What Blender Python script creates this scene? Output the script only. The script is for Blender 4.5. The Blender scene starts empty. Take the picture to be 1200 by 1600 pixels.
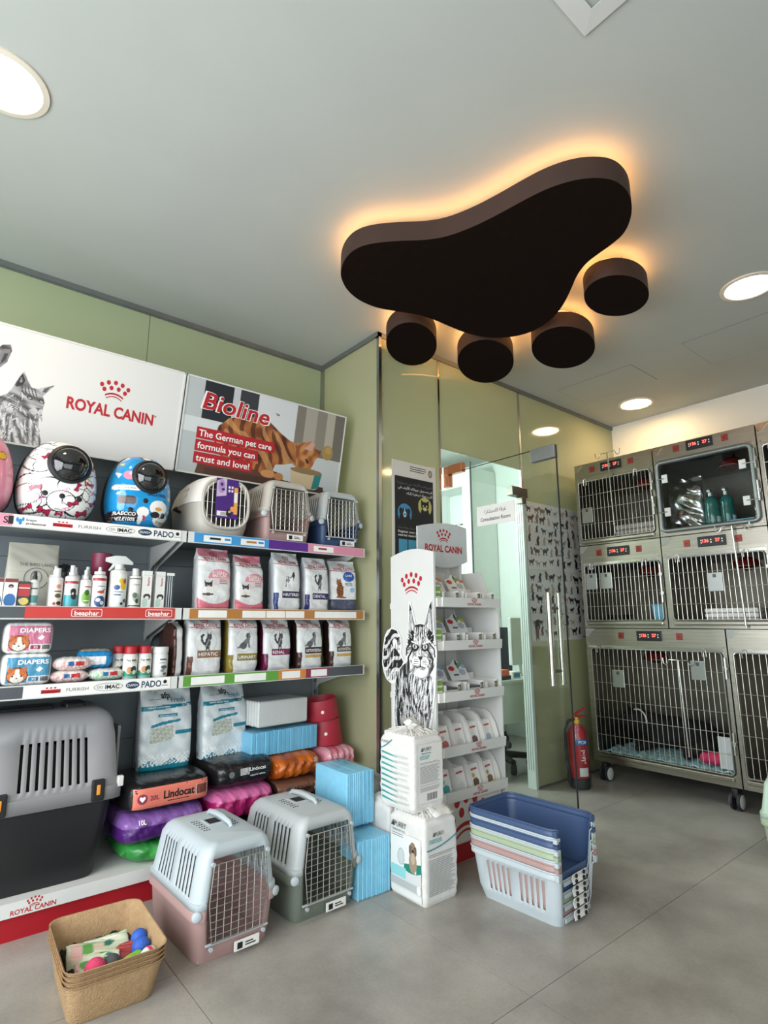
import bpy, bmesh, math, random
import numpy as np
from math import sin, cos, pi, radians as R
from mathutils import Vector, Matrix

random.seed(7)
rng = np.random.default_rng(7)
SC = bpy.context.scene
COL = SC.collection

# ---------------------------------------------------------------- camera
CAM_H, PITCH, YAW, ROLL = 1.12, .192607, .88271, -.00235
_fw = Vector((cos(YAW)*cos(PITCH), sin(YAW)*cos(PITCH), sin(PITCH)))
_rt = Vector((sin(YAW), -cos(YAW), 0)); _up = _rt.cross(_fw)
_rt, _up = _rt*cos(ROLL)+_up*sin(ROLL), _up*cos(ROLL)-_rt*sin(ROLL)
cd = bpy.data.cameras.new('camera'); cam = bpy.data.objects.new('camera', cd); COL.objects.link(cam)
cd.sensor_fit = 'HORIZONTAL'; cd.sensor_width = 36; cd.lens = 883.2*36/1200; cd.clip_start = .02
cam.matrix_world = Matrix(((_rt.x, _up.x, -_fw.x, 0), (_rt.y, _up.y, -_fw.y, 0), (_rt.z, _up.z, -_fw.z, CAM_H), (0, 0, 0, 1)))
SC.camera = cam

# ---------------------------------------------------------------- world, daylight, exposure
W = bpy.data.worlds.new('sky'); SC.world = W; W.use_nodes = True
W.node_tree.nodes['Background'].inputs[0].default_value = (.80, .90, 1, 1)
W.node_tree.nodes['Background'].inputs[1].default_value = .30
def area(name, loc, direction, sx, sy, power, color):
    l = bpy.data.lights.new(name, 'AREA'); l.shape = 'RECTANGLE'; l.size = sx; l.size_y = sy; l.energy = power; l.color = color
    o = bpy.data.objects.new(name, l); COL.objects.link(o); o.location = loc
    o.rotation_euler = Vector(direction).to_track_quat('-Z', 'Y').to_euler(); return o
# the shopfront is glazed behind the camera and to its left: daylight comes in through both
area('daylight_front', (-.1, -1.72, 1.25), (.1, 1, -.75), 2.8, 2.2, 46, (.93, .97, 1))
area('daylight_side', (-1.52, .9, 1.30), (1, 0, -.28), 3.4, 2.3, 165, (.93, .97, 1))
_l = bpy.data.lights.new('consulting_room_fill', 'POINT'); _l.energy = 95; _l.color = (.90, 1, .98); _l.shadow_soft_size = .16  # unseen point light added to brighten the consulting room
_o = bpy.data.objects.new('consulting_room_fill', _l); COL.objects.link(_o); _o.location = (2.55, 3.70, 2.30)
vs = SC.view_settings; vs.view_transform = 'Standard'; vs.look = 'None'; vs.gamma = 1; vs.exposure = 0.0; vs.use_curve_mapping = False

# ---------------------------------------------------------------- materials
def S(h):
    if not isinstance(h, str): return tuple(h)
    h = h.lstrip('#'); c = [int(h[i:i+2], 16)/255 for i in (0, 2, 4)]
    return tuple(x/12.92 if x <= .04045 else ((x+.055)/1.055)**2.4 for x in c)
MATS = {}
def M(key, col='#cccccc', rough=.5, metal=0, noise=.06, nscale=9, bump=0, bscale=60, emit=None, estr=0, coat=0, spec=.5, stretch=None):
    if key in MATS: return MATS[key]
    m = bpy.data.materials.new(key); m.use_nodes = True; nt = m.node_tree; n = nt.nodes; L = nt.links
    b = n['Principled BSDF']; c = S(col)
    b.inputs['Roughness'].default_value = rough; b.inputs['Metallic'].default_value = metal
    b.inputs['Coat Weight'].default_value = coat; b.inputs['Coat Roughness'].default_value = .08
    b.inputs['Specular IOR Level'].default_value = spec
    b.inputs['Base Color'].default_value = (*c, 1)
    tc = n.new('ShaderNodeTexCoord'); src = tc.outputs['Object']
    if stretch:
        mp = n.new('ShaderNodeMapping'); mp.inputs['Scale'].default_value = stretch; L.new(src, mp.inputs[0]); src = mp.outputs[0]
    if noise:
        t = n.new('ShaderNodeTexNoise'); t.inputs['Scale'].default_value = nscale; t.inputs['Detail'].default_value = 5; L.new(src, t.inputs['Vector'])
        r = n.new('ShaderNodeValToRGB'); r.color_ramp.elements[0].position = .3; r.color_ramp.elements[1].position = .7
        r.color_ramp.elements[0].color = (*[x*(1-noise) for x in c], 1); r.color_ramp.elements[1].color = (*[min(1, x*(1+noise)) for x in c], 1)
        L.new(t.outputs['Fac'], r.inputs[0]); L.new(r.outputs[0], b.inputs['Base Color'])
    if bump:
        t2 = n.new('ShaderNodeTexNoise'); t2.inputs['Scale'].default_value = bscale; t2.inputs['Detail'].default_value = 3; L.new(src, t2.inputs['Vector'])
        bp = n.new('ShaderNodeBump'); bp.inputs['Strength'].default_value = bump; bp.inputs['Distance'].default_value = .01
        L.new(t2.outputs['Fac'], bp.inputs['Height']); L.new(bp.outputs[0], b.inputs['Normal'])
    if emit:
        b.inputs['Emission Color'].default_value = (*S(emit), 1); b.inputs['Emission Strength'].default_value = estr
    MATS[key] = m; return m
def printmat(key, rough, coat=0, bump=0, bscale=40):
    m = M(key, '#ffffff', rough, noise=0, coat=coat, bump=bump, bscale=bscale); nt = m.node_tree
    a = nt.nodes.new('ShaderNodeAttribute'); a.attribute_name = 'Col'
    nt.links.new(a.outputs['Color'], nt.nodes['Principled BSDF'].inputs['Base Color']); return m
PRM = printmat('print_matte', .55); PRG = printmat('print_gloss', .28, bump=.12); PRS = printmat('print_shell', .12, coat=.6)
PRF = printmat('print_film', .26, bump=.55, bscale=30)
def clearglass(key, tint, ior=1.45, rough=0.0):
    m = bpy.data.materials.new(key); m.use_nodes = True; nt = m.node_tree; n = nt.nodes
    n.remove(n['Principled BSDF']); o = n['Material Output']
    t = n.new('ShaderNodeBsdfTransparent'); t.inputs[0].default_value = (*tint, 1)
    g = n.new('ShaderNodeBsdfGlossy'); g.inputs['Roughness'].default_value = rough
    lw = n.new('ShaderNodeLayerWeight'); lw.inputs[0].default_value = .5; pw = n.new('ShaderNodeMath'); pw.operation = 'POWER'; pw.inputs[1].default_value = 4.5; nt.links.new(lw.outputs['Facing'], pw.inputs[0])
    f = n.new('ShaderNodeMath'); f.operation = 'MULTIPLY_ADD'; f.inputs[1].default_value = .85; f.inputs[2].default_value = ((ior-1)/(ior+1))**2; nt.links.new(pw.outputs[0], f.inputs[0])
    x = n.new('ShaderNodeMixShader'); nt.links.new(f.outputs[0], x.inputs[0]); nt.links.new(t.outputs[0], x.inputs[1]); nt.links.new(g.outputs[0], x.inputs[2])
    nt.links.new(x.outputs[0], o.inputs[0]); MATS[key] = m; return m
GLASS = clearglass('door_glass', (.965, .995, .98), 1.35)
PLEXI = clearglass('acrylic', (.90, .92, .92), 1.4)
FILM = clearglass('wrap_film', (.95, .97, .98), 1.5, .12)

M('ceiling_paint', '#bbbfba', .7, noise=.02, nscale=3)
M('wall_paint', '#e6e2d8', .45, noise=.02, nscale=3)
M('room_white', '#e4ebe8', .5, noise=.02)
M('grout', '#4a4744', .9)
M('green_glass', '#b2b192', .07, noise=.015, nscale=2, coat=.4)
_m = M('green_glass'); _nt = _m.node_tree; _n = _nt.nodes; _p = _n['Principled BSDF']; _tr = _n.new('ShaderNodeBsdfTranslucent'); _tr.inputs[0].default_value = (*S('#c9c8a6'), 1)
_mx = _n.new('ShaderNodeMixShader'); _mx.inputs[0].default_value = .30; _nt.links.new(_p.outputs[0], _mx.inputs[1]); _nt.links.new(_tr.outputs[0], _mx.inputs[2]); _nt.links.new(_mx.outputs[0], _n['Material Output'].inputs[0])
M('green_panel', '#a6b28e', .16, noise=.015, nscale=2)
M('alu', '#b9bcbb', .3, 1, noise=.05)
M('alu_dull', '#8f9391', .45, .8, noise=.08)
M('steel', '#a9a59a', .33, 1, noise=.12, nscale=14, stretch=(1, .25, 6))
M('steel_shaded', '#7d796e', .42, 1, noise=.12)  # darker steel: the dimness inside the cages put into the colour
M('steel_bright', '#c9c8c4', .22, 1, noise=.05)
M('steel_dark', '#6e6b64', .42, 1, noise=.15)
M('wire', '#c6c3ba', .3, .85, noise=.03)
M('chrome', '#b5afa2', .2, 1, noise=0)
M('copper_film', '#d08a68', .2, .9, noise=.1)
M('brown_board', '#1b110d', .95, noise=.12, nscale=30, spec=.08)
M('brown_rim', '#3c2820', .7, noise=.1)
M('led', '#ffb060', .5, noise=0, emit=(1, .47, .14), estr=19)
M('lamp_white', '#ffffff', .4, noise=0, emit=(1, .97, .92), estr=9)
M('lamp_warm', '#ffffff', .4, noise=0, emit=(1, .70, .36), estr=62)
M('lamp_trim', '#e6dccb', .5, noise=.02)
M('white_metal', '#d5d6d3', .4, noise=.03)
M('grey_metal', '#848b8f', .5, noise=.05, bump=.05)
M('grey_back', '#7d8488', .55, noise=.06)
M('white_plastic', '#d9dad7', .35, noise=.02)
M('paper', '#e8e6e1', .6, noise=.02)
M('red_kick', '#a4101f', .4, noise=.05)
M('red_ink', '#b3202b', .45, noise=.03)
M('red_strip', '#c23a34', .4, noise=.04)
M('white_ink', '#f2f1ee', .5, noise=0)
M('black_ink', '#17171a', .5, noise=0)
M('grey_ink', '#6d6f70', .5, noise=0)
M('navy_ink', '#1d3557', .5, noise=0)
M('teal_ink', '#17788a', .45, noise=0)
M('blue_ink', '#2f86c4', .45, noise=0)
M('orange_ink', '#e58a2a', .45, noise=0)
M('carrier_grey', '#b6bbbc', .42, noise=.03, bump=.06, bscale=400)
M('carrier_warm', '#b9b5ac', .42, noise=.03, bump=.06, bscale=400)
M('carrier_light', '#b6c0c5', .42, noise=.03, bump=.06, bscale=400)
M('carrier_pink', '#a98a86', .45, noise=.03, bump=.05, bscale=400)
M('carrier_blue', '#3a5076', .42, noise=.03, bump=.05, bscale=400)
M('carrier_sage', '#6f776c', .45, noise=.03, bump=.05, bscale=400)
M('carrier_green', '#9fae92', .45, noise=.03, bump=.05, bscale=400)
M('carrier_mint', '#b9cdbb', .45, noise=.03)
M('big_grey', '#8b8a8c', .45, noise=.03, bump=.06, bscale=400)
M('black_plastic', '#191a1d', .4, noise=.08)
M('inside_shade', '#1a1614', .8, noise=.1)  # near black, the shade of holes and hollows as a colour
M('orange_plastic', '#e8932d', .4, noise=.03)
M('rubber', '#26282c', .7, noise=.1)
M('pulp', '#b0906a', .85, noise=.10, nscale=60, bump=.5, bscale=220)
M('blue_pad', '#8fd3ee', .55, noise=.05, nscale=40)
M('blue_film', '#7cc4e4', .25, noise=.08, nscale=14, bump=.3, bscale=30)
M('pink_film', '#dd8f9c', .3, noise=.1, bump=.3, bscale=30)
M('tissue', '#dddbd7', .6, noise=.02, bump=.2, bscale=50)
M('red_rubber', '#a8283a', .5, noise=.06)
M('desk_white', '#cfdad6', .4, noise=.02)
M('chair_navy', '#141c30', .7, noise=.1)
M('chair_black', '#141416', .6, noise=.1)
M('led_red', '#ff2a20', .5, noise=0, emit=(1, .08, .06), estr=5)
M('button_red', '#8e2a1c', .45, noise=.1)
M('lamp_red', '#5c1712', .2, noise=.1)
M('foil', '#c4c6c8', .2, 1, noise=.1, bump=.6, bscale=14)
M('green_bottle', '#1d6a66', .15, noise=.05, coat=.5)
M('bed_teal', '#8fb4b8', .8, noise=.25, nscale=40, bump=.5, bscale=60)
M('toy_pink', '#c02f5a', .7, noise=.1, bump=.4, bscale=80)
M('fur_black', '#0b0a0a', .8, noise=.3, nscale=40, bump=.6, bscale=120)
M('ext_red', '#a9202c', .3, noise=.05)
M('box_orange', '#e2674a', .5)
M('dome', '#141416', .04, noise=0, coat=1)
M('pink_shell', '#e58aa3', .14, noise=.02, coat=.5)
M('amber', '#d9b03f', .4)
# ---------------------------------------------------------------- mesh helpers
class MB:
    def __init__(s): s.v = []; s.f = []; s.mi = []
    def add(s, V, F, mi=0):
        o = len(s.v); s.v += [tuple(p) for p in V]; s.f += [tuple(i+o for i in f) for f in F]; s.mi += [mi]*len(F); return s
    def box(s, x0, x1, y0, y1, z0, z1, mi=0):
        V = [(x, y, z) for z in (z0, z1) for y in (y0, y1) for x in (x0, x1)]
        return s.add(V, [(0, 2, 3, 1), (4, 5, 7, 6), (0, 1, 5, 4), (2, 6, 7, 3), (0, 4, 6, 2), (1, 3, 7, 5)], mi)
    def rbox(s, x0, x1, y0, y1, z0, z1, r=.004, seg=2, mi=0):
        b = bmesh.new(); bmesh.ops.create_cube(b, size=1)
        for v in b.verts: v.co = Vector(((x0+x1)/2+v.co.x*(x1-x0), (y0+y1)/2+v.co.y*(y1-y0), (z0+z1)/2+v.co.z*(z1-z0)))
        r = min(r, .49*min(x1-x0, y1-y0, z1-z0))
        bmesh.ops.bevel(b, geom=list(b.edges), offset=r, segments=seg, profile=.5, affect='EDGES'); b.verts.index_update()
        s.add([v.co for v in b.verts], [[v.index for v in f.verts] for f in b.faces], mi); b.free(); return s
    def tube(s, pts, r, n=8, closed=False, mi=0):
        P = [Vector(p) for p in pts]; k = len(P); rs = r if isinstance(r, (list, tuple)) else [r]*k; V = []; ref = None
        for i in range(k):
            a = P[i-1] if (i or closed) else P[i]; c = P[(i+1) % k] if (i < k-1 or closed) else P[i]
            t = (c-a).normalized()
            if ref is None: ref = t.orthogonal().normalized()
            ref = (ref-t*ref.dot(t)); ref = ref.normalized() if ref.length > 1e-6 else t.orthogonal().normalized()
            w = t.cross(ref)
            V += [P[i]+(ref*cos(2*pi*j/n)+w*sin(2*pi*j/n))*rs[i] for j in range(n)]
        F = [(i*n+j, i*n+(j+1) % n, ((i+1) % k)*n+(j+1) % n, ((i+1) % k)*n+j) for i in range(k if closed else k-1) for j in range(n)]
        if not closed: F += [tuple(range(n))[::-1], tuple((k-1)*n+j for j in range(n))]
        return s.add(V, F, mi)
    def lathe(s, prof, n=24, c=(0, 0, 0), mi=0, ax=None, sx=1, sy=1):
        V = [(r*cos(2*pi*j/n)*sx, r*sin(2*pi*j/n)*sy, z) for r, z in prof for j in range(n)]
        if ax is not None:
            q = Vector((0, 0, 1)).rotation_difference(Vector(ax)); V = [q @ Vector(p) for p in V]
        V = [(p[0]+c[0], p[1]+c[1], p[2]+c[2]) for p in V]; k = len(prof)
        F = [(i*n+j, i*n+(j+1) % n, (i+1)*n+(j+1) % n, (i+1)*n+j) for i in range(k-1) for j in range(n)]
        F += [tuple(range(n))[::-1], tuple((k-1)*n+j for j in range(n))]
        if isinstance(mi, (list, tuple)):
            s.add(V, F); m0 = len(s.mi)-len(F)
            for i in range(k-1):
                for j in range(n): s.mi[m0+i*n+j] = mi[i]
            s.mi[-2] = mi[0]; s.mi[-1] = mi[-1]; return s
        return s.add(V, F, mi)
    def loft(s, rings, cap=(1, 1), closed=True, mi=0, skip=None):
        n = len(rings[0]); k = len(rings); V = [p for r in rings for p in r]
        F = [(i*n+j, i*n+(j+1) % n, (i+1)*n+(j+1) % n, (i+1)*n+j) for i in range(k-1) for j in range(n if closed else n-1) if not (skip and skip(i, j))]
        if cap[0]: F.append(tuple(range(n))[::-1])
        if cap[1]: F.append(tuple((k-1)*n+j for j in range(n)))
        return s.add(V, F, mi)
    def prism(s, pts, h0, h1, ax='z', mi=0):
        n = len(pts)
        g = {'z': lambda a, b, h: (a, b, h), 'y': lambda a, b, h: (a, h, b), 'x': lambda a, b, h: (h, a, b)}[ax]
        V = [g(a, b, h0) for a, b in pts]+[g(a, b, h1) for a, b in pts]
        return s.add(V, [tuple(range(n))[::-1], tuple(range(n, 2*n))]+[(i, (i+1) % n, n+(i+1) % n, n+i) for i in range(n)], mi)
    def ball(s, c, r, n=16, m=10, mi=0):
        r = (r, r, r) if not isinstance(r, (tuple, list)) else r
        rings = [[(c[0]+r[0]*sin(t)*cos(2*pi*j/n), c[1]+r[1]*sin(t)*sin(2*pi*j/n), c[2]-r[2]*cos(t)) for j in range(n)] for t in [max(.02, pi*i/m) if i < m else pi-.02 for i in range(m+1)]]
        return s.loft(rings, mi=mi)
    def build(s, name, mats, parent=None, loc=(0, 0, 0), rz=0, smooth=False, solid=0, rot=None, sub=0):
        me = bpy.data.meshes.new(name); me.from_pydata(s.v, [], s.f)
        mats = mats if isinstance(mats, (list, tuple)) else [mats]
        for m in mats: me.materials.append(MATS[m] if isinstance(m, str) else m)
        me.polygons.foreach_set('material_index', s.mi)
        b = bmesh.new(); b.from_mesh(me); bmesh.ops.recalc_face_normals(b, faces=b.faces); b.to_mesh(me); b.free()
        return link(name, me, parent, loc, rz, smooth, solid, rot, sub)
def shade(me, ang=40):
    me.polygons.foreach_set('use_smooth', [True]*len(me.polygons)); me.set_sharp_from_angle(angle=R(ang))
def link(name, me, parent=None, loc=(0, 0, 0), rz=0, smooth=False, solid=0, rot=None, sub=0):
    if smooth: shade(me)
    o = bpy.data.objects.new(name, me); COL.objects.link(o); o.location = loc; o.rotation_euler = rot or (0, 0, rz)
    if parent: o.parent = parent
    if sub: q = o.modifiers.new('s', 'SUBSURF'); q.levels = q.render_levels = sub
    if solid: q = o.modifiers.new('t', 'SOLIDIFY'); q.thickness = solid; q.offset = 0
    return o
def tag(o, label=None, cat=None, group=None, kind=None):
    for k, v in (('label', label), ('category', cat), ('group', group), ('kind', kind)):
        if v: o[k] = v
    return o
def thing(name, label, cat, loc=(0, 0, 0), rz=0, group=None, kind=None, rot=None):
    o = bpy.data.objects.new(name, None); COL.objects.link(o); o.empty_display_size = .05
    o.location = loc; o.rotation_euler = rot or (0, 0, rz); return tag(o, label, cat, group, kind)
def copytree(o, parent=None, **k):
    c = o.copy(); COL.objects.link(c)
    if parent: c.parent = parent
    for ch in list(o.children): copytree(ch, c)
    for a, v in k.items():
        if a in ('location', 'rotation_euler', 'scale'): setattr(c, a, v)
        else: c[a] = v
    return c
def one(mb, name, mats, label, cat, loc=(0, 0, 0), rz=0, group=None, **k):
    return tag(mb.build(name, mats, None, loc, rz, **k), label, cat, group)
def rrect(w, l, r, n=5):          # rounded rectangle outline, counter-clockwise
    P = []
    for cx, cy, a in ((w/2-r, l/2-r, 0), (-w/2+r, l/2-r, 90), (-w/2+r, -l/2+r, 180), (w/2-r, -l/2+r, 270)):
        P += [(cx+r*cos(R(a+90*i/n)), cy+r*sin(R(a+90*i/n))) for i in range(n+1)]
    return P

# ---------------------------------------------------------------- flat print: a fine grid whose vertices carry the print's colours
class Cv:
    def __init__(s, X, Y, base='#ffffff'):
        s.X = np.asarray(X, float); s.Y = np.asarray(Y, float); s.C = np.empty((s.X.size, 3)); s.C[:] = S(base)
    def m(s, mask, col, a=1):
        s.C[mask] = s.C[mask]*(1-a)+np.array(S(col))*a; return s
    def rect(s, x0, y0, x1, y1, col, a=1): return s.m((s.X >= min(x0, x1)) & (s.X <= max(x0, x1)) & (s.Y >= min(y0, y1)) & (s.Y <= max(y0, y1)), col, a)
    def ein(s, cx, cy, rx, ry, rot=0):
        dx = s.X-cx; dy = s.Y-cy; c, q = cos(R(rot)), sin(R(rot)); return ((dx*c+dy*q)/rx)**2+((dy*c-dx*q)/ry)**2 <= 1
    def ell(s, cx, cy, rx, ry, col, rot=0, a=1): return s.m(s.ein(cx, cy, rx, ry, rot), col, a)
    def pin(s, pts):
        k = np.zeros(s.X.shape, bool); n = len(pts)
        for i in range(n):
            (x1, y1), (x2, y2) = pts[i], pts[(i+1) % n]
            if y1 == y2: continue
            k ^= ((y1 > s.Y) != (y2 > s.Y)) & (s.X < (x2-x1)*(s.Y-y1)/(y2-y1)+x1)
        return k
    def poly(s, pts, col, a=1): return s.m(s.pin(pts), col, a)
    def lin(s, pts, w):
        k = np.zeros(s.X.shape, bool)
        for (x1, y1), (x2, y2) in zip(pts[:-1], pts[1:]):
            dx, dy = x2-x1, y2-y1; t = np.clip(((s.X-x1)*dx+(s.Y-y1)*dy)/max(dx*dx+dy*dy, 1e-12), 0, 1)
            k |= (s.X-x1-t*dx)**2+(s.Y-y1-t*dy)**2 <= (w/2)**2
        return k
    def line(s, pts, w, col, a=1): return s.m(s.lin(pts, w), col, a)
    def grad(s, t, c0, c1, mask=None):
        t = np.clip(t, 0, 1)[:, None]; g = np.array(S(c0))*(1-t)+np.array(S(c1))*t
        if mask is None: s.C[:] = g
        else: s.C[mask] = g[mask]
        return s
    def nz(s, sx, sy, seed=0, ang=0):      # cheap smooth noise from sines, 0..1
        r = np.random.default_rng(seed); a = np.zeros(s.X.shape); c, q = cos(R(ang)), sin(R(ang)); U = s.X*c+s.Y*q; V = s.Y*c-s.X*q
        for k in range(7):
            a += np.sin(U*sx*r.uniform(.5, 2)+V*sy*r.uniform(-.6, .6)+r.uniform(0, 7))*np.sin(V*sy*r.uniform(.5, 2)+U*sx*r.uniform(-.6, .6)+r.uniform(0, 7))
        return .5+.5*np.tanh(a*.7)
def setcol(me, C):
    at = me.color_attributes.new('Col', 'FLOAT_COLOR', 'POINT'); q = np.ones((len(C), 4), np.float32); q[:, :3] = C; at.data.foreach_set('color', q.ravel())
def sheet(name, F, x0, x1, z0, z1, nx, nz, paint, parent=None, mat=PRM, keep=None, solid=0, smooth=False):
    xs = np.linspace(x0, x1, nx+1); zs = np.linspace(z0, z1, nz+1); X, Z = np.meshgrid(xs, zs); X = X.ravel(); Z = Z.ravel()
    cv = paint(Cv(X, Z)); V = [F(a, b) for a, b in zip(X, Z)]; n = nx+1
    Fc = [(i*n+j, i*n+j+1, (i+1)*n+j+1, (i+1)*n+j) for i in range(nz) for j in range(nx)]
    if keep is not None:
        kp = keep(Cv(X, Z)); Fc = [f for f in Fc if kp[f[0]] and kp[f[1]] and kp[f[2]] and kp[f[3]]]
    me = bpy.data.meshes.new(name); me.from_pydata(V, [], Fc); setcol(me, cv.C); me.materials.append(mat)
    return link(name, me, parent, smooth=smooth, solid=solid)

# ---------------------------------------------------------------- lettering
_TC = {}
def glyphs(t, bold):
    if (t, bold) not in _TC:
        c = bpy.data.curves.new('t', 'FONT'); c.body = t; c.offset = bold; c.resolution_u = 3
        o = bpy.data.objects.new('t', c); COL.objects.link(o); dg = bpy.context.evaluated_depsgraph_get()
        m = bpy.data.meshes.new_from_object(o.evaluated_get(dg)); V = [tuple(v.co[:2]) for v in m.vertices]; F = [tuple(p.vertices) for p in m.polygons]
        bpy.data.objects.remove(o); bpy.data.curves.remove(c); bpy.data.meshes.remove(m); _TC[t, bold] = (V, F)
    return _TC[t, bold]
def text(parent, t, F, x, z, size, mat='black_ink', al='c', bold=.012, width=None, rot=0, name='lettering', shear=0, mb=None):
    """t written with cap height size at (x, z) of the surface F(x, z) -> point; width squeezes it to fit"""
    V, Fc = glyphs(t, bold)
    if not V: return None
    k = size/.70; xs = [v[0] for v in V]; x0, x1 = min(xs), max(xs); kx = k
    if width: kx = width/(x1-x0)
    ox = {'c': (x0+x1)/2, 'l': x0, 'r': x1}[al]; out = []; c, s = cos(R(rot)), sin(R(rot))
    for a, b in V:
        a2 = (a-ox)*kx+shear*b*k; b2 = (b-(.35 if al else 0))*k
        out.append(F(x+a2*c-b2*s, z+a2*s+b2*c))
    if mb is not None: mb.add(out, Fc); return None
    q = MB(); q.add(out, Fc); me = bpy.data.meshes.new(name); me.from_pydata(q.v, [], q.f); me.materials.append(MATS[mat]); return link(name, me, parent)
AR = {'ا': (0xFE8D, 0), 'أ': (0xFE83, 0), 'إ': (0xFE87, 0), 'ب': (0xFE8F, 1), 'ة': (0xFE93, 0), 'ت': (0xFE95, 1), 'ج': (0xFE9D, 1), 'ح': (0xFEA1, 1), 'د': (0xFEA9, 0), 'ر': (0xFEAD, 0),
      'س': (0xFEB1, 1), 'ش': (0xFEB5, 1), 'ط': (0xFEC1, 1), 'ع': (0xFEC9, 1), 'غ': (0xFECD, 1), 'ف': (0xFED1, 1), 'ق': (0xFED5, 1), 'ك': (0xFED9, 1), 'ل': (0xFEDD, 1), 'م': (0xFEE1, 1),
      'ن': (0xFEE5, 1), 'ه': (0xFEE9, 1), 'و': (0xFEED, 0), 'ي': (0xFEF1, 1), 'ى': (0xFEEF, 0), 'ؤ': (0xFE85, 0)}
def arabic(t):
    out = []
    for i, ch in enumerate(t):
        if ch not in AR: out.append(ch); continue
        b, dual = AR[ch]; pv = t[i-1] if i else ' '; nx = t[i+1] if i < len(t)-1 else ' '
        jp = pv in AR and AR[pv][1]; jn = dual and nx in AR
        out.append(chr(b+((3 if jn else 1) if jp else (2 if jn else 0))))
    return ''.join(out[::-1])
def crown(parent, F, x, z, w, mat='red_ink', mb=None):
    """five beads over four over a double arc"""
    q = MB(); k = w/2
    def disc(cx, cz, rx, rz): q.add([F(x+(cx+rx*cos(a*pi/6))*k, z+(cz+rz*sin(a*pi/6))*k) for a in range(12)], [tuple(range(12))])
    for cx, cz in ((-.87, .20), (-.46, .42), (0, .50), (.46, .42), (.87, .20), (-.68, -.10), (-.24, .08), (.24, .08), (.68, -.10)): disc(cx, cz, .135, .165)
    for z0, th, hw in ((-.30, .13, .60), (-.50, .075, .52)):
        P = [(hw*i/8, z0-.20*(i/8)**2) for i in range(-8, 9)]; n = len(P)
        V = [F(x+a*k, z+(c+th/2)*k) for a, c in P]+[F(x+a*k, z+(c-th/2)*k) for a, c in P]
        q.add(V, [(i, i+1, n+i+1, n+i) for i in range(n-1)])
    if mb is not None: mb.add(q.v, q.f); return None
    me = bpy.data.meshes.new('crown_emblem'); me.from_pydata(q.v, [], q.f); me.materials.append(MATS[mat]); return link('crown_emblem', me, parent)
def plane(ox=0, oy=0, oz=0, dx=(1, 0, 0), dz=(0, 0, 1)):
    return lambda a, b: (ox+a*dx[0]+b*dz[0], oy+a*dx[1]+b*dz[1], oz+a*dx[2]+b*dz[2])
def decal(parent, name, F, rects, mat):
    q = MB()
    for x0, z0, x1, z1 in rects: q.add([F(x0, z0), F(x1, z0), F(x1, z1), F(x0, z1)], [(0, 1, 2, 3)])
    me = bpy.data.meshes.new(name); me.from_pydata(q.v, [], q.f); me.materials.append(MATS[mat]); return link(name, me, parent)
# ================================================================ THE SETTING
CEIL = 2.90; WY = 3.17; RX = 2.05; PY = 2.54; EX = 4.84; SY = -1.8; WX = -1.6
# floor: a bed of grout with separate large tiles
fl = tag(MB().box(WX-.05, EX+.05, SY-.05, 4.75, -.06, -.004).build('floor', 'grout'), kind='structure')
tile_m = M('floor_tile', '#8d8983', .34, noise=0)
nt = tile_m.node_tree; n = nt.nodes; L = nt.links; b = n['Principled BSDF']
g = n.new('ShaderNodeNewGeometry'); t1 = n.new('ShaderNodeTexNoise'); t1.inputs['Scale'].default_value = 2.3; t1.inputs['Detail'].default_value = 8; t1.inputs['Roughness'].default_value = .62
t2 = n.new('ShaderNodeTexNoise'); t2.inputs['Scale'].default_value = 90; t2.inputs['Detail'].default_value = 2
L.new(g.outputs['Position'], t1.inputs['Vector']); L.new(g.outputs['Position'], t2.inputs['Vector'])
r1 = n.new('ShaderNodeValToRGB'); e = r1.color_ramp.elements; e[0].position = .32; e[0].color = (*S('#8b867f'), 1); e[1].position = .68; e[1].color = (*S('#b4afa7'), 1)
mx = n.new('ShaderNodeMixRGB'); mx.blend_type = 'MULTIPLY'; mx.inputs[0].default_value = .22
L.new(t1.outputs['Fac'], r1.inputs[0]); L.new(r1.outputs[0], mx.inputs[1]); L.new(t2.outputs['Fac'], mx.inputs[2]); L.new(mx.outputs[0], b.inputs['Base Color'])
xs = [round(.799+.797*i, 3) for i in range(-3, 5)]; ys = [round(1.24+.803*i, 3) for i in range(-4, 4)]
xs = [WX]+[x for x in xs if WX+.02 < x < EX-.02]+[EX]; ys = [SY]+[y for y in ys if SY+.02 < y < 4.68]+[4.7]
for i in range(len(xs)-1):
    for j in range(len(ys)-1):
        MB().box(xs[i]+.0012, xs[i+1]-.0012, ys[j]+.0012, ys[j+1]-.0012, -.02, 0).build('tile', tile_m, fl)

# ceiling with two access hatches
ce = tag(MB().box(WX-.05, EX+.05, SY-.05, 4.75, CEIL, CEIL+.08).build('ceiling', 'ceiling_paint'), kind='structure')
for x0, x1, y0, y1 in ((3.665, 4.15, .80, 1.40), (3.70, 4.10, 1.76, 2.36)):
    q = MB(); g_ = .003
    for a in ((x0, x0+g_, y0, y1), (x1-g_, x1, y0, y1), (x0, x1, y0, y0+g_), (x0, x1, y1-g_, y1)): q.box(*a, CEIL-.0015, CEIL+.001)
    MB().box(x0+g_, x1-g_, y0+g_, y1-g_, CEIL-.002, CEIL+.001).build('access_hatch', 'ceiling_paint', ce); q.build('hatch_gap', 'grey_ink', ce)

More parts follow.
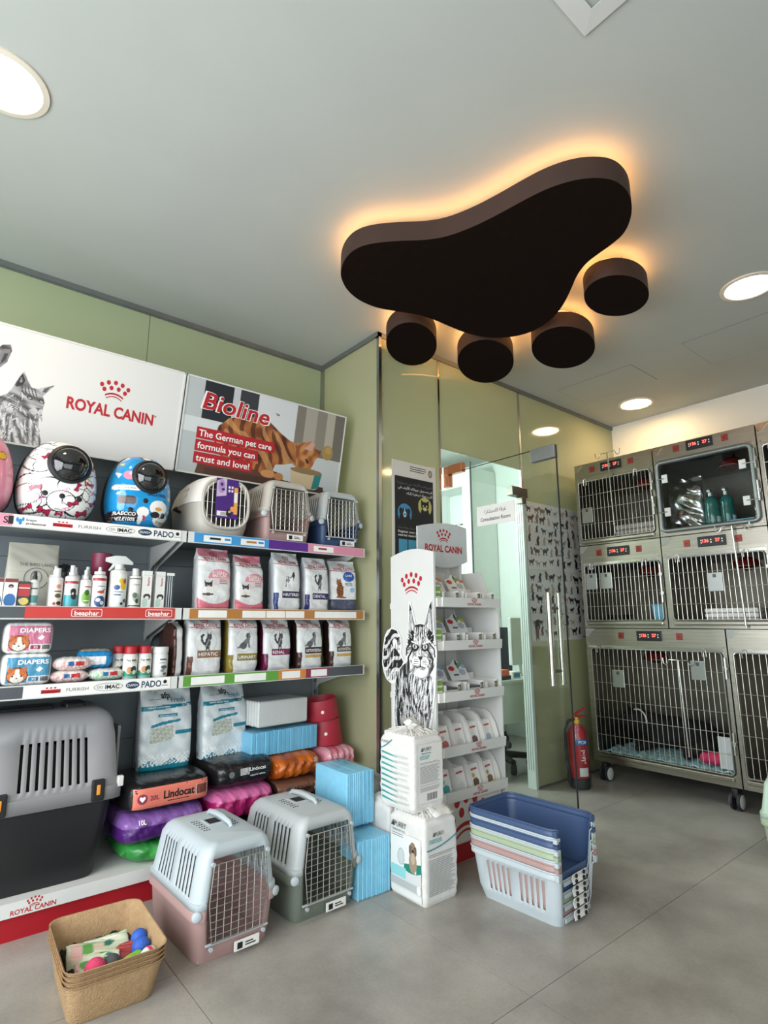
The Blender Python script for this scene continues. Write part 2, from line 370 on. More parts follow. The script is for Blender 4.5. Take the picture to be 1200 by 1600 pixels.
# left wall: pale green glass panels under an aluminium ceiling profile
wl = tag(MB().box(WX-.05, RX+.06, WY+.012, WY+.08, 0, CEIL).build('wall_left', 'wall_paint'), kind='structure')
for a, c in ((WX, -.352), (-.348, .856), (.860, RX-.004)): MB().box(a, c, WY, WY+.012, 0, CEIL-.03).build('glass_panel', 'green_panel', wl)
tag(MB().box(WX, RX+.012, WY-.014, WY+.012, CEIL-.03, CEIL).box(WX, RX, WY-.008, WY, CEIL-.036, CEIL-.03).build('trim_1', 'alu_dull'), kind='structure')
# walls behind and beside the camera: low spandrels and posts of the glazed shopfront
def front(name, a, b_, fixed, axis):
    q = MB(); w_ = .06
    def bx(u0, u1, z0, z1):
        if axis == 'y': q.box(u0, u1, fixed-w_, fixed, z0, z1)
        else: q.box(fixed-w_, fixed, u0, u1, z0, z1)
    bx(a, b_, 0, .12); bx(a, b_, 2.5, CEIL)
    k = 4
    for i in range(k+1): u = a+(b_-a)*i/k; bx(max(a, u-.03), min(b_, u+.03), .12, 2.5)
    o = tag(q.build(name, 'alu_dull'), kind='structure')
    for i in range(k):
        u0 = a+(b_-a)*i/k+.03; u1 = a+(b_-a)*(i+1)/k-.03
        (MB().box(u0, u1, fixed-.035, fixed-.025, .12, 2.5) if axis == 'y' else MB().box(fixed-.035, fixed-.025, u0, u1, .12, 2.5)).build('pane', GLASS, o)
    return o
front('window_1', WX, EX, SY, 'y'); front('window_2', SY, WY, WX, 'x')
# right wall
tag(MB().box(EX, EX+.06, SY, 4.75, 0, CEIL).build('wall_right', 'wall_paint'), kind='structure')
# consulting room behind the partition
tag(MB().box(RX-.04, EX+.06, 4.7, 4.76, 0, CEIL).build('wall_consulting_room', 'room_white'), kind='structure')
tag(MB().box(RX-.04, RX-.002, WY+.08, 4.7, 0, CEIL).build('wall_consulting_side', 'room_white'), kind='structure')
tag(MB().box(EX-.012, EX, PY+.05, 4.7, 0, CEIL).build('wall_consulting_end', 'room_white'), kind='structure')

# partition: glass panes with green film, slim bright edge joints
pt = tag(thing('window_3', 'green filmed glass partition around the consulting room doorway', None), kind='structure')
T = .012
MB().box(RX-T/2, RX+T/2, PY, WY, 0, CEIL-.03).build('return_pane', 'green_glass', pt)
MB().box(RX+.012, 2.556, PY, PY+T, 0, CEIL-.03).build('pane', 'green_glass', pt)
MB().box(2.572, 3.424, PY, PY+T, 2.25, CEIL-.03).build('transom_pane', 'green_glass', pt)
MB().box(2.572, 3.424, PY, PY+T, 2.085, 2.248).build('clear_transom_pane', GLASS, pt)
MB().box(3.446, EX, PY, PY+T, 0, CEIL-.03).build('pane', 'green_glass', pt)
MB().box(2.556, 2.572, PY-.004, PY+T+.004, 0, CEIL-.03).build('joint', 'steel_bright', pt)
MB().box(3.424, 3.446, PY-.004, PY+T+.004, 2.085, CEIL-.03).build('joint', 'steel_bright', pt)
MB().box(RX-.010, RX+.012, PY-.012, PY+.010, 0, CEIL-.03).build('corner_joint', 'alu', pt)
MB().box(RX-.006, RX+.006, PY-.0135, PY-.0119, 0, 1.25).build('corner_seal', 'rubber', pt)
MB().box(RX-.022, RX+.0, WY-.03, WY-.002, 0, CEIL-.03).build('wall_channel', 'alu', pt)
q = MB().box(3.420, 3.446, PY-.006, PY+.062, 0, 2.085)
j = q.build('jamb', 'desk_white', pt)
for y_ in (.008, .026, .044): MB().box(3.4188, 3.4205, PY+y_, PY+y_+.003, .12, 2.08).build('jamb_groove', 'grey_ink', pt)
tag(MB().box(RX-.02, EX, PY-.012, PY+.022, CEIL-.03, CEIL).box(RX-.022, RX+.014, PY-.012, WY-.014, CEIL-.03, CEIL).build('trim_2', 'alu_dull'), kind='structure')
MB().box(3.446, EX, PY-.006, PY+.018, 0, .012).build('floor_channel', 'alu_dull', pt)
# patch fitting left on the transom for the closed door
MB().rbox(3.29, 3.47, PY-.022, PY+.034, 2.035, 2.105, .003).build('patch_fitting', 'steel_dark', pt)
MB().rbox(3.40, 3.45, PY-.022, PY+.034, 1.985, 2.035, .003).build('patch_fitting', 'steel_dark', pt)

# the glass door leaf, standing open at a right angle
d = tag(thing('door_1', 'clear frameless glass door standing open with two long steel bar handles', None, (2.615, 2.545, 0)), kind='structure')
Wd = .845; zt = 2.075
MB().box(-.005, .005, -Wd, -.012, .012, zt).build('glass_leaf', GLASS, d)
MB().box(-.0055, .0055, -Wd-.003, -Wd, .012, zt).build('leaf_edge', 'rubber', d)
MB().box(-.0055, .0055, -Wd, -.02, zt, zt+.002).build('leaf_edge', 'rubber', d)
MB().rbox(-.018, .018, -Wd-.002, -Wd+.155, zt-.072, zt+.003, .003).build('top_patch', 'alu_dull', d)
MB().rbox(-.020, .020, -.165, .0, zt-.01, zt+.05, .003).rbox(-.020, .020, -.05, -.0, zt-.09, zt-.01, .003).build('hinge_patch', 'copper_film', d)
MB().rbox(-.020, .020, -.165, -.0, .0, .05, .003).build('floor_pivot_patch', 'alu_dull', d)
for s in (-1, 1):
    y_ = -Wd+.07; q = MB().tube([(s*.045, y_, .80), (s*.045, y_, 1.27)], .015, 14)
    h = q.build('bar_handle', 'chrome', d, smooth=True)
    for z in (.87, 1.19): MB().tube([(0, y_, z), (s*.045, y_, z)], .008, 10).build('handle_stud', 'steel_dark', h, smooth=True)
# sign on the leaf
sg = tag(MB().box(-.0082, -.0052, -.555, -.272, 1.692, 1.812).build('room_sign', 'paper', None, (2.615, 2.545, 0)), 'white sign lettered Consultation Room stuck to the open glass door', 'sign')
Fs = plane(-.0088, -.4135, 0, (0, -1, 0))
text(sg, arabic('غرفة الاستشارة'), Fs, 0, 1.775, .022, width=.165, bold=.005)
text(sg, 'Consultation Room', Fs, 0, 1.728, .021, width=.225)

# recessed downlights
def downlight(x, y, warm, label):
    t = thing('downlight', label, 'light', (x, y, CEIL), group='recessed round downlights')
    MB().lathe([(.138, 0), (.138, -.006), (.118, -.009), (.112, -.004), (.112, 0)], 40).build('trim_ring', 'lamp_trim', t, smooth=True)
    MB().lathe([(.112, -.002), (.111, -.0045)], 40).build('diffuser', 'lamp_warm' if warm else 'lamp_white', t)
downlight(.02, 2.03, 1, 'round warm downlight with cream rim above the backpack carriers')
downlight(3.29, .885, 0, 'bright white round downlight beside the paw lamp')
downlight(4.44, 2.10, 1, 'small warm downlight in the ceiling corner above the cages')
downlight(.6, -.5, 0, 'white round downlight behind the viewer'); downlight(4.25, .05, 1, 'warm round downlight over the far cages')

# square air diffuser at the top edge of the picture
v = thing('air_diffuser', 'grey square four-way ceiling air diffuser', 'air vent', (1.10, .42, CEIL))
for k, (s, dz) in enumerate(((.29, .012), (.205, .026), (.125, .034))):
    q = MB(); r0, r1 = s, s-.058
    q.loft([[(a*r0, c*r0, -.002) for a, c in ((-1, -1), (1, -1), (1, 1), (-1, 1))], [(a*r0, c*r0, -dz*.5) for a, c in ((-1, -1), (1, -1), (1, 1), (-1, 1))], [(a*r1, c*r1, -.012+dz*.3) for a, c in ((-1, -1), (1, -1), (1, 1), (-1, 1))]], cap=(0, 0))
    q.build('frame' if k == 0 else 'vane', 'white_metal', v, solid=.002)
MB().box(-.07, .07, -.07, .07, -.012, -.006).build('centre_plate', 'white_metal', v)

# paw lamp: a big pad and four toes hung below the ceiling, lit from behind
ZB, ZT = 2.745, 2.838; PK = 1.0417
pad = [(1.316, 1.909), (1.278, 1.828), (1.267, 1.746), (1.292, 1.675), (1.367, 1.589), (1.461, 1.508), (1.521, 1.428), (1.559, 1.316), (1.58, 1.211), (1.594, 1.108), (1.612, 1.015), (1.651, .929), (1.707, .869), (1.77, .835), (1.849, .832), (1.928, .855), (2.003, .898), (2.067, .959), (2.09, 1.024), (2.105, 1.1), (2.121, 1.167), (2.169, 1.242), (2.253, 1.327), (2.339, 1.424), (2.409, 1.532), (2.439, 1.647), (2.429, 1.738), (2.379, 1.822), (2.283, 1.892), (2.173, 1.925), (2.039, 1.932), (1.929, 1.934), (1.821, 1.955), (1.719, 2.001), (1.63, 2.037), (1.519, 2.04), (1.421, 2.005), (1.353, 1.952)]
def chaikin(P, k=2):
    for _ in range(k): P = [p for i in range(len(P)) for p in ((.75*P[i][0]+.25*P[(i+1) % len(P)][0], .75*P[i][1]+.25*P[(i+1) % len(P)][1]), (.25*P[i][0]+.75*P[(i+1) % len(P)][0], .25*P[i][1]+.75*P[(i+1) % len(P)][1]))]
    return P
def inset(P, dd):
    n_ = len(P); out = []
    A = sum(P[i][0]*P[(i+1) % n_][1]-P[(i+1) % n_][0]*P[i][1] for i in range(n_)); sg_ = 1 if A > 0 else -1
    for i in range(n_):
        a, c = P[i-1], P[(i+1) % n_]; t = Vector((c[0]-a[0], c[1]-a[1])).normalized(); out.append((P[i][0]-sg_*t.y*dd, P[i][1]+sg_*t.x*dd))
    return out
def pawpiece(name, P, label, group=None):
    P = [(x*PK, y*PK) for x, y in P]; cx = sum(p[0] for p in P)/len(P); cy = sum(p[1] for p in P)/len(P); P = [(x-cx, y-cy) for x, y in P]
    t = thing(name, label, 'ceiling light', (cx, cy, ZB), group=group)
    h = ZT-ZB; n_ = len(P)
    q = MB().add([(x, y, 0) for x, y in P], [tuple(range(n_))]); q.build('face_panel', 'brown_board', t)
    q = MB().loft([[(x, y, 0) for x, y in P], [(x, y, h) for x, y in P]], cap=(0, 1)); q.build('rim', 'brown_rim', t, smooth=True)
    q = MB().tube([(x, y, h+.010) for x, y in inset(P, .026)], .006, 6, closed=True); q.build('led_strip', 'led', t)
    for k in range(3):
        x, y = inset(P, .06)[k*n_//3]; MB().tube([(x, y, h), (x, y, CEIL-ZB)], .002, 6).build('suspension_wire', 'steel_bright', t)
    return t
pawpiece('paw_pad_lamp', chaikin(pad), 'large brown paw-pad shaped ceiling panel with orange back light')
def toe(c, a, b_, ang):
    A = R(ang); return [(c[0]+a*cos(2*pi*i/48)*cos(A)-b_*sin(2*pi*i/48)*sin(A), c[1]+a*cos(2*pi*i/48)*sin(A)+b_*sin(2*pi*i/48)*cos(A)) for i in range(48)]
TOES = []
for c, a, b_, ang, lb in (((2.032, 2.219), .258, .144, 44, 'oval brown toe panel of the paw lamp, nearest the glass corner'), ((2.534, 2.097), .30, .168, 36, 'oval brown toe panel of the paw lamp, second from the glass corner'),
                          ((2.746, 1.692), .275, .172, 23.5, 'oval brown toe panel of the paw lamp, third from the glass corner'), ((2.477, 1.218), .204, .138, 9, 'smallest oval brown toe panel, nearest the white downlight')):
    pawpiece('paw_toe_lamp', toe(c, a, b_, ang), lb, 'toe panels of the paw lamp')
# ================================================================ SHELVING against the left wall
GY = 2.60; GB = 3.10           # front edge of the shelves, back panel
SH = (1.535, 1.180, .880)      # shelf tops
SHELF = []
def bay(x0, x1, label, strips, uprights):
    t = thing('shelving_bay', label, 'shelf', (x0, GB, 0), group='shop shelving bays'); w = x1-x0; D = GB-GY
    for k in range(5):           # back panels
        z0 = .13+k*.43; MB().box(.004, w-.004, -.012, 0, z0+.002, min(z0+.43, 2.30)).build('back_panel', 'grey_back', t)
    for x in uprights:
        u = MB().box(x-.022, x+.022, -.03, .028, 0, 2.36).build('upright', 'grey_metal', t)
        q = MB()
        for i in range(30): q.box(x-.008, x-.003, -.0312, -.0295, .2+i*.07, .225+i*.07).box(x+.003, x+.008, -.0312, -.0295, .2+i*.07, .225+i*.07)
        tag(q.build('slots', 'black_ink', u), kind='stuff')
    MB().box(0, w, -D+.012, 0, .105, .13).build('base_deck', 'white_metal', t)
    MB().box(0, w, -D+.016, -D+.03, 0, .085).build('kick_plate', 'red_kick', t)
    bs = MB().box(0, w, -D, -D+.014, .083, .132).build('base_strip', 'white_metal', t)
    for si, (z, spec) in enumerate(zip(SH, strips)):
        s = MB().box(0.003, w-.003, -D+.012, -.012, z-.022, z).box(.003, w-.003, -D+.012, -D+.03, z-.04, z).build('shelf', 'grey_metal', t)
        MB().box(.003, w-.003, -D+.004, -D+.012, z-.046, z+.006).build('price_channel', 'white_metal', s)
        for x in (.012, w-.018):
            MB().prism([(-D+.05, z-.024), (-.02, z-.024), (-.02, z-.16), (-.06, z-.13)], x, x+.004, 'x').build('bracket', 'white_metal', s)
        for a, c, m_ in spec: MB().box(a, c, -D+.0015, -D+.004, z-.042, z+.004).build('price_strip', m_, s)
        SHELF.append((s, plane(0, -D+.0008, z-.019)))
    return t, bs
M('st_blue', '#3f93cf', .4); M('st_purple', '#5a2a86', .4); M('st_pink', '#d98fa6', .4); M('st_brown', '#b3783c', .4); M('st_green', '#5f9a3c', .4)
M('st_white', '#e9e8e4', .45); M('st_dark', '#4b4f54', .4); M('st_orange', '#cf8140', .4); M('st_plum', '#8a2d4a', .4); M('st_card', '#efeeea', .4)
LX0, LX1, RX0, RX1 = -.20, .950, .953, 1.998
wL = LX1-LX0
bl, bsl = bay(LX0, LX1, 'grey shop shelving bay holding backpack carriers, bottles and diaper packs',
     ([(.0, .46, 'st_pink'), (.46, wL-.03, 'st_white')], [(.535, wL-.035, 'red_strip')], [(.56, wL-.035, 'st_white')]), (.0, wL-.004))
br, bsr = bay(RX0, RX1, 'grey shop shelving bay holding pet food bags beside the glass corner',
     ([(.03, .42, 'st_blue'), (.42, .655, 'st_purple'), (.655, 1.03, 'st_pink')], [(.03, 1.03, 'st_brown')], [(.02, .28, 'st_green'), (.28, .50, 'st_green'), (.50, .66, 'st_orange'), (.66, .80, 'st_plum'), (.80, 1.03, 'st_dark')]), (1.02,))
# lettering on the price strips
s, F = SHELF[0]
x = lambda wx: wx-LX0
decal(s, 'dark_block', F, [(x(.245), -.016, x(.262), .016)], 'black_ink'); text(s, 'S', F, x(.237), 0, .026)
text(s, 'bream', F, x(.305), .006, .010, 'navy_ink', 'l'); text(s, 'professional', F, x(.305), -.008, .010, 'black_ink', 'l')
def splash(s, F, cx):
    q = MB()
    for dx, dz, rr in ((-.010, .004, .007), (.0, -.004, .009), (.009, .007, .006)):
        q.add([F(cx+dx+rr*.7*cos(a*pi/6), dz+rr*1.4*sin(a*pi/6)) for a in range(12)], [tuple(range(12))])
    q.build('emblem', 'blue_ink', s)
splash(s, F, x(.285))
def brandrow(s, F, X0, X1, short=False):
    W_ = X1-X0; at = lambda f: x(X0+f*W_)
    decal(s, 'red_badge', F, [(at(.07), -.010, at(.205), .004)], 'red_ink'); text(s, 'Padovan', F, at(.137), -.003, .008, 'white_ink', width=.11*W_)
    q = MB()
    for k in (-1, 0, 1): q.add([F(at(.137)+k*.014+.005*cos(a*pi/4), .010+.003*sin(a*pi/4)) for a in range(8)], [tuple(range(8))])
    q.build('emblem', 'red_ink', s)
    text(s, 'FURRISH', F, at(.325), -.001, .013, 'grey_ink', width=.16*W_, bold=0)
    q = MB(); P = [(at(.555)+.155*W_*.72*cos(a*pi/16), .0155*sin(a*pi/16)) for a in range(32)]; P2 = [(at(.555)+.15*W_*.72*cos(a*pi/16), .0142*sin(a*pi/16)) for a in range(32)]
    q.add([F(*p) for p in P]+[F(*p) for p in P2], [(i, (i+1) % 32, 32+(i+1) % 32, 32+i) for i in range(32)]); q.build('oval', 'black_ink', s)
    text(s, 'OO', F, at(.49), 0, .010, 'grey_ink'); text(s, 'IMAC', F, at(.585), 0, .015, 'black_ink', width=.11*W_, bold=.03)
    q = MB(); q.add([F(at(.745)+.055*W_*cos(a*pi/12), .0145*sin(a*pi/12)) for a in range(24)], [tuple(range(24))]); q.build('badge', 'navy_ink', s)
    text(s, 'DUVO+', plane(0, F(0, 0)[1]-.0006, F(0, 0)[2]), at(.745), 0, .010, 'white_ink', width=.085*W_)
    text(s, 'PADO', F, at(.90), 0, .026, 'navy_ink', width=.165*W_, bold=.02)
    q = MB(); q.add([F(at(1.015)+.008*cos(a*pi/8), .006+.008*sin(a*pi/8)) for a in range(16)], [tuple(range(16))]); q.build('emblem', 'black_ink', s); decal(s, 'emblem_rule', F, [(at(1.015)-.014, -.010, at(1.015)+.014, -.008)], 'black_ink')
brandrow(s, F, .36, .895)
s, F = SHELF[1]
for cx in (.555, .845):
    q = MB(); P = rrect(.115, .032, .007); P2 = rrect(.111, .028, .006); n_ = len(P)
    q.add([F(x(cx)+a, c) for a, c in P]+[F(x(cx)+a, c) for a, c in P2], [(i, (i+1) % n_, n_+(i+1) % n_, n_+i) for i in range(n_)]); q.build('outline', 'white_ink', s)
    text(s, 'beaphar', F, x(cx), -.001, .018, 'white_ink', width=.092, bold=.02)
s, F = SHELF[2]; brandrow(s, F, .385, .885)
# base strip lettering
Fb = plane(0, -(GB-GY)-.0006, .1085)
crown(bsl, Fb, x(.474), .0115, .052); text(bsl, 'ROYAL CANIN', Fb, x(.472), -.011, .016, 'red_ink', width=.145, bold=.02)
# price cards on the right bay
s, F = SHELF[3]
F2 = plane(0, F(0, 0)[1]-.0006, F(0, 0)[2])
for a, c in ((.075, .215), (.265, .395)):
    decal(s, 'price_card', F, [(a, -.017, c, .014)], 'st_card'); decal(s, 'card_bar', F2, [(a+.03, -.005, a+.085, .005)], 'black_ink' if a < .2 else 'st_brown')
    decal(s, 'card_price', F2, [(c-.035, -.004, c-.006, .006)], 'blue_ink')
decal(s, 'price_card', F, [(.69, -.017, .82, .014)], 'st_card'); decal(s, 'card_bar', F2, [(.72, -.005, .775, .005)], 'st_plum')
s, F = SHELF[4]
for a, c in ((.07, .215), (.29, .42), (.42, .53), (.53, .645), (.705, .985)): decal(s, 'price_card', F, [(a, -.018, c-.004, .016)], 'st_card')
s, F = SHELF[5]
for a, c in ((.055, .215), (.265, .43), (.52, .625), (.69, .79)): decal(s, 'price_card', F, [(a, -.018, c, .016)], 'st_card')
# dark strip end of the second shelf's left part
decal(SHELF[1][0], 'dark_strip_tape', SHELF[1][1], [(.0, -.021, .535, .021)], 'st_dark'); decal(SHELF[2][0], 'strip_tape', SHELF[2][1], [(.0, -.021, .56, .021)], 'st_dark')

# ---------------------------------------------------------------- the two picture boards leaning over the top shelf
zt_, zb_, yt_, yb_ = 2.385, 1.885, 2.752, 2.850
LH = math.hypot(zt_-zb_, yt_-yb_); dzv = ((0), (yt_-yb_)/LH, (zt_-zb_)/LH)
def board(name, x0, x1, label, paint, nx, nz):
    t = thing(name, label, 'sign', (x0, yb_, zb_)); w = x1-x0
    n_ = Vector((0, -dzv[2], dzv[1])).normalized()
    Fp = lambda o: (lambda a, c: (a, c*dzv[1]+n_.y*o, c*dzv[2]+n_.z*o))
    q = MB(); P = [Fp(0)(0, 0), Fp(0)(w, 0), Fp(0)(w, LH), Fp(0)(0, LH)]; Q = [Fp(-.018)(0, 0), Fp(-.018)(w, 0), Fp(-.018)(w, LH), Fp(-.018)(0, LH)]
    q.add(P+Q, [(0, 1, 2, 3), (7, 6, 5, 4), (0, 4, 5, 1), (1, 5, 6, 2), (2, 6, 7, 3), (3, 7, 4, 0)]); q.build('backing', 'st_dark', t)
    sheet('printed_face', Fp(.0008), .008, w-.008, .008, LH-.008, nx, nz, paint, t, PRM)
    for a0, c0, a1, c1 in ((0, 0, w, .008), (0, LH-.008, w, LH), (0, 0, .008, LH), (w-.008, 0, w, LH)):
        q = MB(); V = [Fp(.0)(a0, c0), Fp(0)(a1, c0), Fp(0)(a1, c1), Fp(0)(a0, c1)]; V2 = [Fp(.004)(a0, c0), Fp(.004)(a1, c0), Fp(.004)(a1, c1), Fp(.004)(a0, c1)]
        q.add(V+V2, [(0, 1, 2, 3), (7, 6, 5, 4), (0, 4, 5, 1), (1, 5, 6, 2), (2, 6, 7, 3), (3, 7, 4, 0)]); q.build('frame_strip', 'white_metal', t)
    return t, Fp
def catboard(c):                 # canvas in metres; board spans x -.2..0.945 (w 1.145), height .51
    c.C[:] = S('#d9d9d8')
    X0 = .20                     # board-local x of world x = 0
    # big dog, only an ear and neck in view
    dog = [(.0, .0), (.33, .0), (.325, .10), (.332, .17), (.342, .25), (.36, .31), (.385, .345), (.398, .40), (.39, .425), (.36, .415), (.335, .375), (.29, .45), (.1, .48), (0, .45)]
    k = c.pin(dog); c.grad(c.nz(60, 22, 5, 70), '#1f2022', '#8b8b8c', k)
    c.poly([(.352, .31), (.385, .35), (.393, .405), (.37, .40), (.352, .365)], '#77777a'); c.poly([(.362, .33), (.38, .352), (.386, .385), (.372, .38)], '#3a3a3d')
    # long-haired cat looking right
    body = [(.315, .008), (.555, .008), (.548, .045), (.535, .085), (.532, .13), (.54, .16), (.545, .205), (.535, .235), (.555, .262), (.572, .292), (.53, .272), (.512, .262), (.487, .262), (.468, .292), (.452, .325), (.437, .295), (.422, .25), (.405, .215), (.378, .195), (.362, .165), (.368, .135), (.352, .10), (.345, .05)]
    k = c.pin(body); n1 = c.nz(95, 30, 9, 62); c.grad(n1, '#3c3c3e', '#b9b9ba', k)
    k2 = c.pin([(.37, .008), (.555, .008), (.535, .09), (.50, .125), (.43, .115), (.375, .14), (.36, .07)]); c.grad(c.nz(170, 26, 3, 15), '#4a4a4c', '#d4d4d4', k2)
    c.poly([(.448, .315), (.436, .285), (.428, .25), (.452, .262), (.462, .285)], '#2a2a2c'); c.poly([(.446, .30), (.44, .272), (.452, .275)], '#8b8b8d')
    c.poly([(.562, .286), (.535, .268), (.53, .25), (.545, .252)], '#55555a')
    for a in range(5): c.line([(.452+a*.012, .258), (.456+a*.013, .236), (.47+a*.011, .222)], .004, '#2a2a2d')
    for ex, ez in ((.487, .214), (.532, .207)): c.ell(ex, ez, .012, .007, '#232325', -20); c.ell(ex, ez, .007, .004, '#a5a5a6', -20)
    c.poly([(.512, .178), (.534, .178), (.524, .165)], '#57575a'); c.line([(.524, .165), (.522, .15), (.50, .142)], .003, '#2f2f32'); c.line([(.522, .15), (.54, .146)], .003, '#2f2f32')
    c.ell(.508, .158, .017, .013, '#c9c9ca', 0, .7); c.ell(.534, .157, .01, .011, '#c9c9ca', 0, .7)
    r = random.Random(3)
    for j in range(420):         # strands of fur
        x = r.uniform(.33, .55); z = r.uniform(.01, .25); l_ = r.uniform(.008, .022); a_ = R(-70 if x > .45 else -110)+r.uniform(-.5, .5)
        if x < .36+max(0, z-.16)*1.2 or (z > .13 and x > .545) or (z < .13 and x > .56-.25*z): continue
        if z > .165 and x > .46: continue
        c.line([(x, z), (x+l_*cos(a_), z+l_*sin(a_))], r.uniform(.0015, .0035), r.choice(['#2a2a2c', '#5a5a5d', '#d8d8d8', '#8d8d8f', '#efefef']), .8)
    for j in range(120):
        x = r.uniform(.2, .335); z = r.uniform(.02, .40); c.line([(x, z), (x+r.uniform(-.006, .006), z-.018)], .003, r.choice(['#151517', '#4a4a4c', '#9a9a9c']), .8)
    for a in range(5): c.line([(.405+a*.006, .205-a*.012), (.445+a*.004, .19-a*.011)], .0045, '#333336', .8)
    return c
t, Fp = board('brand_board', -.20, .945, 'white wall board with grey cat photo and red crown logo', catboard, 460, 204)
F = Fp(.0014); crown(t, F, .822, .337, .135); text(t, 'ROYAL CANIN', F, .822, .232, .052, 'red_ink', width=.385, bold=.035); text(t, '®', F, 1.022, .252, .010, 'red_ink')
def bioboard(c):
    # interior snapshot: pale room, wooden table, tabby cat bending to a bowl; x 0..1.0, z 0..0.51
    c.grad(c.Y/.5, '#a9b0b2', '#c4c6c6'); c.rect(.0, .0, .25, .51, '#b4bbbd'); c.grad((c.X-.55)/.4, '#8d877c', '#6f6a62', c.X > .62)
    for a, b_, col in ((.10, .26, '#20242a'), (.30, .41, '#34383e'), (.41, .66, '#d2d6d8'), (.66, .72, '#7f786d'), (.72, .80, '#a7a094'), (.80, .87, '#8a8378'), (.87, .93, '#b1aa9c')): c.m((c.X > a) & (c.X < b_) & (c.Y > .27), col)
    c.m((c.Y < .30) & (c.X < .30) & (c.Y > .22), '#cfd5d7'); c.rect(.55, .0, 1, .22, '#c3c8ca'); c.ell(.90, .26, .04, .045, '#a5854f'); c.ell(.905, .275, .022, .022, '#b5965a')
    c.poly([(.10, 0), (.98, 0), (.98, .02), (.62, .05), (.60, .085), (.32, .12), (.12, .10)], '#5a3a2a'); c.rect(.15, .0, .9, .045, '#4a2f23')
    catp = [(.19, .16), (.185, .22), (.20, .28), (.25, .33), (.33, .36), (.43, .375), (.50, .36), (.57, .315), (.63, .285), (.69, .275), (.73, .283), (.76, .30), (.79, .315), (.808, .30), (.80, .27), (.84, .265), (.855, .262), (.85, .235), (.82, .205), (.80, .16), (.775, .118), (.735, .115), (.70, .135), (.665, .155), (.62, .14), (.56, .13), (.55, .10), (.565, .065), (.55, .05), (.49, .055), (.46, .075), (.38, .09), (.28, .10), (.21, .13)]
    k = c.pin(catp); c.grad(c.nz(26, 26, 4), '#6b321a', '#b5713c', k)
    st = (np.sin(c.X*95+np.sin(c.Y*28)*1.6+c.Y*22) > .35) & k & (c.X < .69); c.m(st, '#43190d', .8)
    c.m(k & (c.nz(60, 14, 8, 40) > .72), '#d9a26a', .5)
    hd = c.pin([(.68, .28), (.76, .30), (.82, .265), (.85, .24), (.82, .2), (.79, .12), (.73, .115), (.69, .16)]); c.grad(c.nz(50, 50, 6), '#8a4a24', '#c98a52', hd)
    c.poly([(.735, .255), (.785, .312), (.806, .295), (.79, .25)], '#c99c8a'); c.poly([(.80, .27), (.853, .262), (.845, .235)], '#7b3d1e'); c.ell(.765, .185, .018, .008, '#3b160c', -50)
    c.ell(.52, .07, .045, .022, '#c98f5c'); c.ell(.59, .065, .03, .022, '#b97b48')
    c.poly([(.66, .125), (.88, .125), (.865, .035), (.835, .02), (.70, .02), (.675, .035)], '#cdb795'); c.poly([(.815, .022), (.865, .035), (.88, .125), (.83, .125)], '#2a7f82'); c.ell(.77, .125, .11, .018, '#8b7250')
    return c
t, Fp = board('bioline_board', .952, 1.960, 'picture board of a ginger cat eating from a bowl', bioboard, 430, 216)
F = Fp(.0014); F2 = Fp(.0020)
text(t, 'Bioline', F, .292, .392, .088, 'white_ink', width=.405, bold=.045, shear=.15, rot=-2); text(t, 'Bioline', F2, .292, .392, .088, 'red_ink', width=.385, bold=.02, shear=.15, rot=-2); text(t, 'TM', F, .535, .415, .012, 'black_ink')
for k, (tx, wd) in enumerate((('The German pet care', .455), ('formula you can', .36), ('trust and love!', .335))):
    z = .222-k*.066; decal(t, 'red_band', F, [(.085, z-.030, .085+wd, z+.030)], 'red_ink'); text(t, tx, F2, .098, z, .034, 'white_ink', 'l', width=wd-.03, bold=.015)
# ================================================================ CARRIERS
def ringpts(a, bf, bb, z, FX, SYs, fc=.80, nc=4, cx=0):
    """outline: front left to right, right side, back, left side; a half width, bf / bb front and back half length"""
    P = [(f*a, -bf, z) for f in FX]
    for i in range(1, nc): t = pi/2*i/nc; P.append((a*(fc+(1-fc)*sin(t)), -bf*(fc+(1-fc)*cos(t)), z))
    P += [(a, (s*bf if s < 0 else s*bb), z) for s in SYs]
    for i in range(1, nc): t = pi/2*i/nc; P.append((a*(fc+(1-fc)*cos(t)), bb*(fc+(1-fc)*sin(t)), z))
    P += [(f*a, bb, z) for f in (fc, .3, -.3, -fc)]
    for i in range(1, nc): t = pi/2*i/nc; P.append((-a*(fc+(1-fc)*sin(t)), bb*(fc+(1-fc)*cos(t)), z))
    P += [(-a, (s*bf if s < 0 else s*bb), z) for s in SYs[::-1]]
    for i in range(1, nc): t = pi/2*i/nc; P.append((-a*(fc+(1-fc)*cos(t)), -bf*(fc+(1-fc)*sin(t)), z))
    return P
FX = (-.80, -.74, -.3, .3, .74, .80)
SLOTS = [(-.72+.125*i, -.66+.125*i) for i in range(5)]+[(.06+.125*i, .12+.125*i) for i in range(5)]
SYS = tuple([-.80]+[v for p in SLOTS for v in p]+[.80])
def slotmask(nfront=len(FX), nc=4, ns=len(SYS)):
    r0 = nfront+nc-1; out = set()
    for k in range(len(SLOTS)): out.add(r0+1+2*k)
    l0 = r0+ns+(nc-1)+4+(nc-1)
    for k in range(len(SLOTS)): out.add(l0+ns-1-(1+2*k)-1)
    return out
SM = slotmask()
